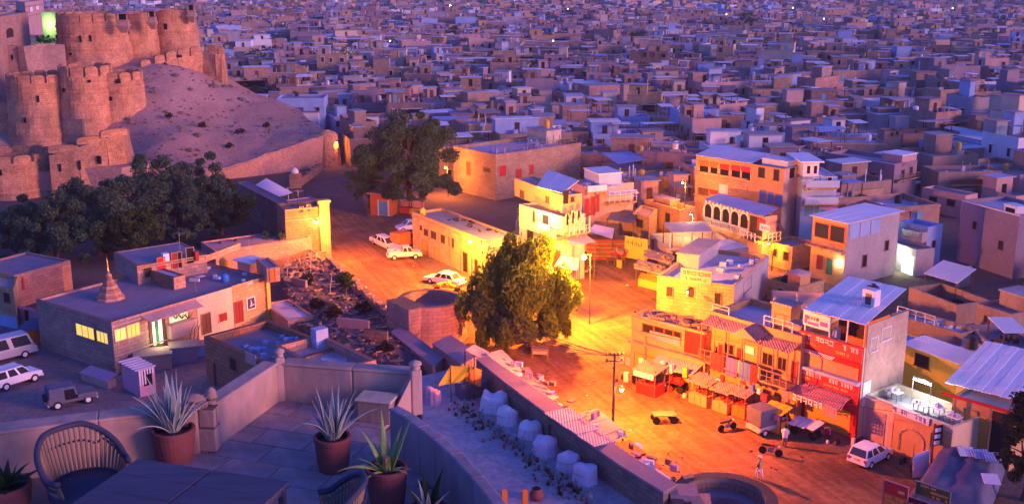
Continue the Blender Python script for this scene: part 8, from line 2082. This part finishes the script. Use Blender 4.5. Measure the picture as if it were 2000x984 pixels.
    if rnd.random() < .5:
        r, hh = rnd.uniform(.4, .6), rnd.uniform(.9, 1.4); cx, cy = rnd.uniform(x0+1, x1-1), rnd.uniform(y0+1, y1-1); n = 8 if far else 12; z = dz+(0 if rnd.random() < .6 else 1.0); m2 = rnd.choice(['blackplastic', 'blackplastic', 'whiteplastic', 'yellowplastic', 'blueplastic'])
        v = [(cx+rr*math.cos(2*math.pi*k/n), cy+rr*math.sin(2*math.pi*k/n), zz) for rr, zz in ((r, z), (r, z+hh*.85), (r*.5, z+hh)) for k in range(n)]; f = [(i*n+k, i*n+(k+1) % n, (i+1)*n+(k+1) % n, (i+1)*n+k) for i in range(2) for k in range(n)]+[tuple(range(2*n, 3*n))]
        P.append(('water_tank', m2, v, f)); feats.append(m2.replace('plastic', '')+' water tank')
        if z > dz+.5: P.append(('tank_stand', 'concrete', *bx(cx-.7, cx+.7, cy-.7, cy+.7, dz-.02, z)))
    if rnd.random() < .42:
        v, f = [], []
        for k in range(rnd.randint(3, 6)):
            a = rnd.uniform(x0+.4, x1-.4); k2 = bx(a-.06, a+.06, y0+.3+k*.2, y0+.42+k*.2, dz, dz+rnd.uniform(1.2, 2.4)); f += [tuple(i+len(v) for i in q) for q in k2[1]]; v += k2[0]
        P.append(('roof_poles', rnd.choice(['whitewash', 'greywash', 'palewood']), v, f))
    if rnd.random() < .7:
        v, f = [], []
        for k in range(rnd.randint(3, 8)):
            a, c, s = rnd.uniform(x0+.6, x1-.6), rnd.uniform(y0+.6, y1-.6), rnd.uniform(.15, .5); k2 = bx(a-s, a+s, c-s*.6, c+s*.6, dz, dz+rnd.uniform(.15, .9)); f += [tuple(i+len(v) for i in q) for q in k2[1]]; v += k2[0]
        P.append(('roof_bundles', rnd.choice(['whitecloth', 'bluewash', 'pinkcloth', 'wood', 'lilaccloth', 'bluecloth', 'greywash', 'orangecloth' if rnd.random() < .3 else 'whitewash']), v, f))
    if rnd.random() < .35: P.append(('cornice', rnd.choice(['whitewash', 'sandstone', wall, 'pinkwash']), *bx(x0-.08, x1+.08, y0-.09, y0+.02, h-.3, h-.12)))
    if not far and rnd.random() < .3 and fl > 1:
        P.append(('balcony', 'sandstone', *bx(x0*.7, x1*.5, y0-1.0, y0, 3.0, 3.18))); P.append(('railing', rnd.choice(['whitewash', 'bluewash', 'wood', 'sandstone']), *bx(x0*.7, x1*.5, y0-1.0, y0-.92, 3.18, 3.95)))
    return P, words, feats, dz
# plan: jittered lots turned gently with the lie of the lanes
NOGO = [[p.xy for p in (G(-900, 1200), G(3000, 1200), G(2200, 960), G(2010, 930), G(1870, 905), G(1700, 870), G(1560, 835), G(1400, 775), G(1300, 740), G(1225, 700), G(1235, 640), G(1300, 560), G(1262, 500), G(1240, 480), G(1225, 452), G(1130, 460), G(1130, 480), G(1010, 500), G(1010, 470), G(880, 415), G(880, 350), G(860, 330), G(720, 320), G(690, 300), G(672, 270), G(650, 262), G(632, 245))]+[Vector((-44, 230)), Vector((-56, 245)), Vector((-60, 262)), Vector((-74, 290)), Vector((-400, 290))]]
CLEAR = [((G(x, y).x, G(x, y).y), r) for x, y, r in ((1240, 612, 9), (1262, 560, 6), (1215, 660, 7), (900, 392, 9), (960, 420, 7), (1000, 400, 7), (840, 405, 8), (1050, 400, 5), (1775, 545, 5), (1862, 580, 6), (1455, 66, 7), (1045, 150, 4), (676, 140, 6), (520, 130, 8), (492, 108, 6), (1245, 104, 7), (788, 46, 8), (987, 80, 4), (885, 84, 5), (500, 200, 4), (700, 72, 7), (1380, 66, 8), (1950, 62, 8))]
QUADS = [([v for v in q], sum(q, Vector((0, 0)))/4, max((v-sum(q, Vector((0, 0)))/4).length for v in q)) for q in FOOT]
def near_quad(c, r):
    for q, m_, R_ in QUADS:
        if (c-m_).length > R_+r: continue
        if inpoly(c.x, c.y, q): return True
        for i in range(4):
            a, b_ = q[i], q[(i+1) % 4]; e = b_-a; t = max(0, min(1, (c-a).dot(e)/e.length_squared))
            if (c-(a+e*t)).length < r*.86: return True
    return False
lots = []
rows = []; y = 62.0; ri = 0
while y < 1290:
    st = 8.6 if y < 420 else (9.8 if y < 700 else 12.5)
    rows.append((y, st)); y += st*(1.0 if ri % 3 else 1.22); ri += 1
for (y, st) in rows:
    half = .50*y+30; x = -half+rt.uniform(0, 5)
    while x < half:
        w = st*rt.choice((.6, .8, .95, 1.1, 1.45))*rt.uniform(.9, 1.1); c = Vector((x+w/2, y+rt.uniform(-1.6, 1.6)+st*.5*math.sin(x*.02+y*.013))); x += w+(rt.uniform(.2, 1.2) if rt.random() < .8 else rt.uniform(2.5, 4.5))
        d = st*rt.uniform(.6, 1.05); ang = .42*math.sin(c.x/95+.6)*math.cos(c.y/140)+.18+rt.gauss(0, .17)
        if y < 330 and c.x > 8: ang = -.12+.5*math.sin(c.x/60)+rt.gauss(0, .16)
        r = max(w, d)*.55
        if inpoly(c.x, c.y, NOGO[0]): continue
        if any((c-Vector(q)).length < rr+r*.6 for q, rr in CLEAR): continue
        if near_quad(c, min(w, d)*.5): continue
        if c.x < -45 and 185 < c.y < 300 and c.x < -60+.0*c.y: continue
        if c.x < -68 and c.y < 305: continue
        h = rt.choices((3.0, 3.8, 4.8, 6.0, 7.2, 8.8), (18, 24, 24, 18, 10, 3))[0]*rt.uniform(.9, 1.1)
        p = Vector((c.x, c.y, 0)); px, py = PXY(p); flat = (1170 < px < 1660 and 425 < py < 650) or (860 < px < 1210 and 375 < py < 530) or (px > 1640 and 420 < py < 760)
        if flat and max(w, d) > 9: continue
        if flat: h = rt.uniform(2.6, 3.6)
        inv = -60 < px < 2060 and py > -30
        if not inv and (px < -160 or px > 2160): continue
        lots.append((c, w, d, h, ang, px, py, inv, flat))
inview = sorted([l for l in lots if l[7]], key=lambda l: -PPM((l[0].x, l[0].y, 3))*math.sqrt(l[1]*l[3]))
NIND = 232
solo = set(id(l) for l in inview[:NIND])
mcache = {}; labels = {}; made = []
LM = [(645, 280, 'the end of the sandy slope'), (800, 300, 'the huge dark tree'), (1000, 190, 'the pale cube house'), (1440, 330, 'the orange hotel'), (1600, 350, 'the blue balcony house'), (1690, 350, 'the wide purple house'), (1940, 450, 'the tall purple block'), (1880, 270, 'the long tin roofed house'), (1745, 285, 'the rosy tower'), (970, 340, 'the tan block'), (1180, 205, 'the wide rose stone house'), (1300, 430, 'the round cornered house'), (1670, 490, 'the white roof corner building'), (1850, 540, 'the open pink roofed shed'), (640, 205, 'the long dim house'), (500, 165, 'the last fort wall'), (1220, 345, 'the blue tin roof house'), (1045, 135, 'the small green tree'), (675, 115, 'the lone bright lamp'), (1245, 85, 'the dim wide tree'), (1455, 45, 'the rounded green tree'), (1840, 690, 'the yellow house')]
def where(px, py):
    best = min(LM, key=lambda l: (l[0]-px)**2+((l[1]-py)*1.6)**2); dx, dy = px-best[0], py-best[1]
    if abs(dy)*1.3 > abs(dx): return ('behind ' if dy < 0 else 'in front of ')+best[2]
    return ('left of ' if dx < 0 else 'right of ')+best[2]
batch = MB(); bm_i = {}; bm_names = []
ORD = ('', 'second ', 'third ', 'fourth ', 'fifth ', 'sixth ', 'seventh ', 'eighth ')
for l in lots:
    c, w, d, h, ang, px, py, inv, flat = l
    rnd = random.Random(int(c.x*71+c.y*13)); far = id(l) not in solo
    P, words, feats, dz = gen(w, d, h, rnd, far, flat)
    ca, sa = math.cos(ang), math.sin(ang)
    if far:
        for nm, m_, vs, fs in P:
            if c.y > 750 and nm in ('tank_stand', 'cornice'): continue
            if m_ not in bm_i: bm_i[m_] = len(bm_names); bm_names.append(m_)
            batch.add([(c.x+x*ca-y_*sa, c.y+x*sa+y_*ca, z) for x, y_, z in vs], fs, bm_i[m_])
    else: made.append((l, P, words, feats))
made.sort(key=lambda t: t[0][5])
for l, P, words, feats in made:
    c, w, d, h, ang, px, py, inv, flat = l
    key = '%s %s house%s %s' % (words[0], words[1], ' with '+' and '.join(feats[:1]) if feats else '', where(px, py-14))
    k = labels[key] = labels.get(key, 0)+1
    lab = key if k == 1 else ORD[min(k, 8)-1]+key+(', counting from the left')
    T = thing('town_house', ' '.join(lab.split()[:16]), 'house', (c.x, c.y, 0), 'houses of the town', ang)
    WLOC[T] = Vector(); last = None
    for nm, m_, vs, fs in P:
        b = MB(); b.add(vs, fs); me = b.mesh(nm, m_)
        par_ = last if nm == 'window_frame' and last else T
        o = child('frame' if nm == 'window_frame' else nm, me, par_)
        if nm in ('window',): last = o
        if nm in ('roof_bundles', 'roof_poles'): o['kind'] = 'stuff'
print('LOTS', len(lots), 'solo', len(made))
tag(batch.build('far_town', bm_names, loc=(0, 0, 0)), 'mass of small flat roofed houses filling the far town', 'houses', kind='stuff')
# far lamps of the town
for k, (x, y, z, col, w_, lab) in enumerate(((648, 134, 5, (1, .78, .40), 900, 'lone bright yellowish lamp glaring in the far town beside a dark tree'), (494, 30, 6, SODIUM, 1500, 'orange lamp far off above the fort bastions'), (590, 22, 6, SODIUM, 1500, 'pinkish orange lamp beside lit walls far off, right of the fort'), (706, 26, 6, SODIUM, 1500, 'orange lamp far off near the top, left of centre'), (1273, 12, 6, (1, .75, .3), 1500, 'yellow lamp at the top edge, left of the other yellow one'), (1292, 14, 7, (1, .75, .3), 1800, 'brighter yellow lamp at the top edge right of centre'), (1542, 46, 5, SODIUM, 1200, 'orange lamp among roofs far off at the upper right'), (676, 20, 6, (.9, .95, 1), 500, 'white lamp far off near the top, left of centre'), (905, 22, 6, (.95, .95, 1), 500, 'twin white lamp far off above the centre'), (880, 24, 6, (1, .95, .8), 500, 'white lamp left of the twin white one'), (1005, 12, 6, (1, .5, .5), 700, 'small pink lamp at the top edge near the centre'), (1202, 16, 6, (1, .8, .7), 500, 'small pale lamp at the top edge right of centre'))):
    p = G(x, y+3, 0); p.z = z; T = thing('far_lamp', lab, 'street lamp', p, 'lamps of the far town'); r = .34 if k else .30
    b = MB(); b.tube([(p.x, p.y, 0), (p.x, p.y, z-.3)], .08, 5); b.build('pole', 'darkmetal', T); b = MB(); b.lathe(p, [(.05, -r), (r, -r*.3), (r, r*.3), (.05, r)], 8)
    b.build('bulb', EM('far_glow_%d' % (0 if col is SODIUM else k), (1, .62, .22) if col is SODIUM else col, 40), T); lamp('lamp_light', p+Vector((0, -.8, .4)), col, w_, .3, T)

for k in range(26):
    y = rt.uniform(6, 120)**1.0; y = 6+114*rt.random()**2.2; x = rt.uniform(410, 1960); p = G(x, y+6, 0); p.z = rt.uniform(4, 9); col = rt.choice(((1, .85, .6), (.9, .95, 1), (1, .55, .25), (1, .9, .8)))
    T = thing('far_lamp', 'tiny lit bulb glinting among the roofs of the far town', 'street lamp', p, 'glinting bulbs of the far town'); b = MB(); r = .22*p.y/450+.05; b.lathe(p, [(.02, -r), (r, -r*.3), (r, r*.3), (.02, r)], 6); b.build('bulb', EM('glint_%d' % int(col[2]*100), col, 4), T)
    b = MB(); b.tube([(p.x, p.y+.2, 0), (p.x, p.y+.2, p.z)], .06, 4); b.build('pole', 'darkmetal', T)

# ================================================================== dusk haze over the town
b = MB(); b.box((0, 1200, -1.0), (3040, 2840, 44.5))
me = b.mesh('haze', 'dark'); me.materials.clear(); hm = bpy.data.materials.new('haze_air'); hm.use_nodes = True; ht = hm.node_tree
ht.nodes.remove(ht.nodes['Principled BSDF']); pv = nd(ht, 'ShaderNodeVolumePrincipled'); pv.inputs['Color'].default_value = (.72, .74, .96, 1); pv.inputs['Density'].default_value = .00015; pv.inputs['Anisotropy'].default_value = .2
ht.links.new(pv.outputs[0], ht.nodes['Material Output'].inputs['Volume']); me.materials.append(hm)
ho = bpy.data.objects.new('haze', me); COL.objects.link(ho); ho['kind'] = 'stuff'
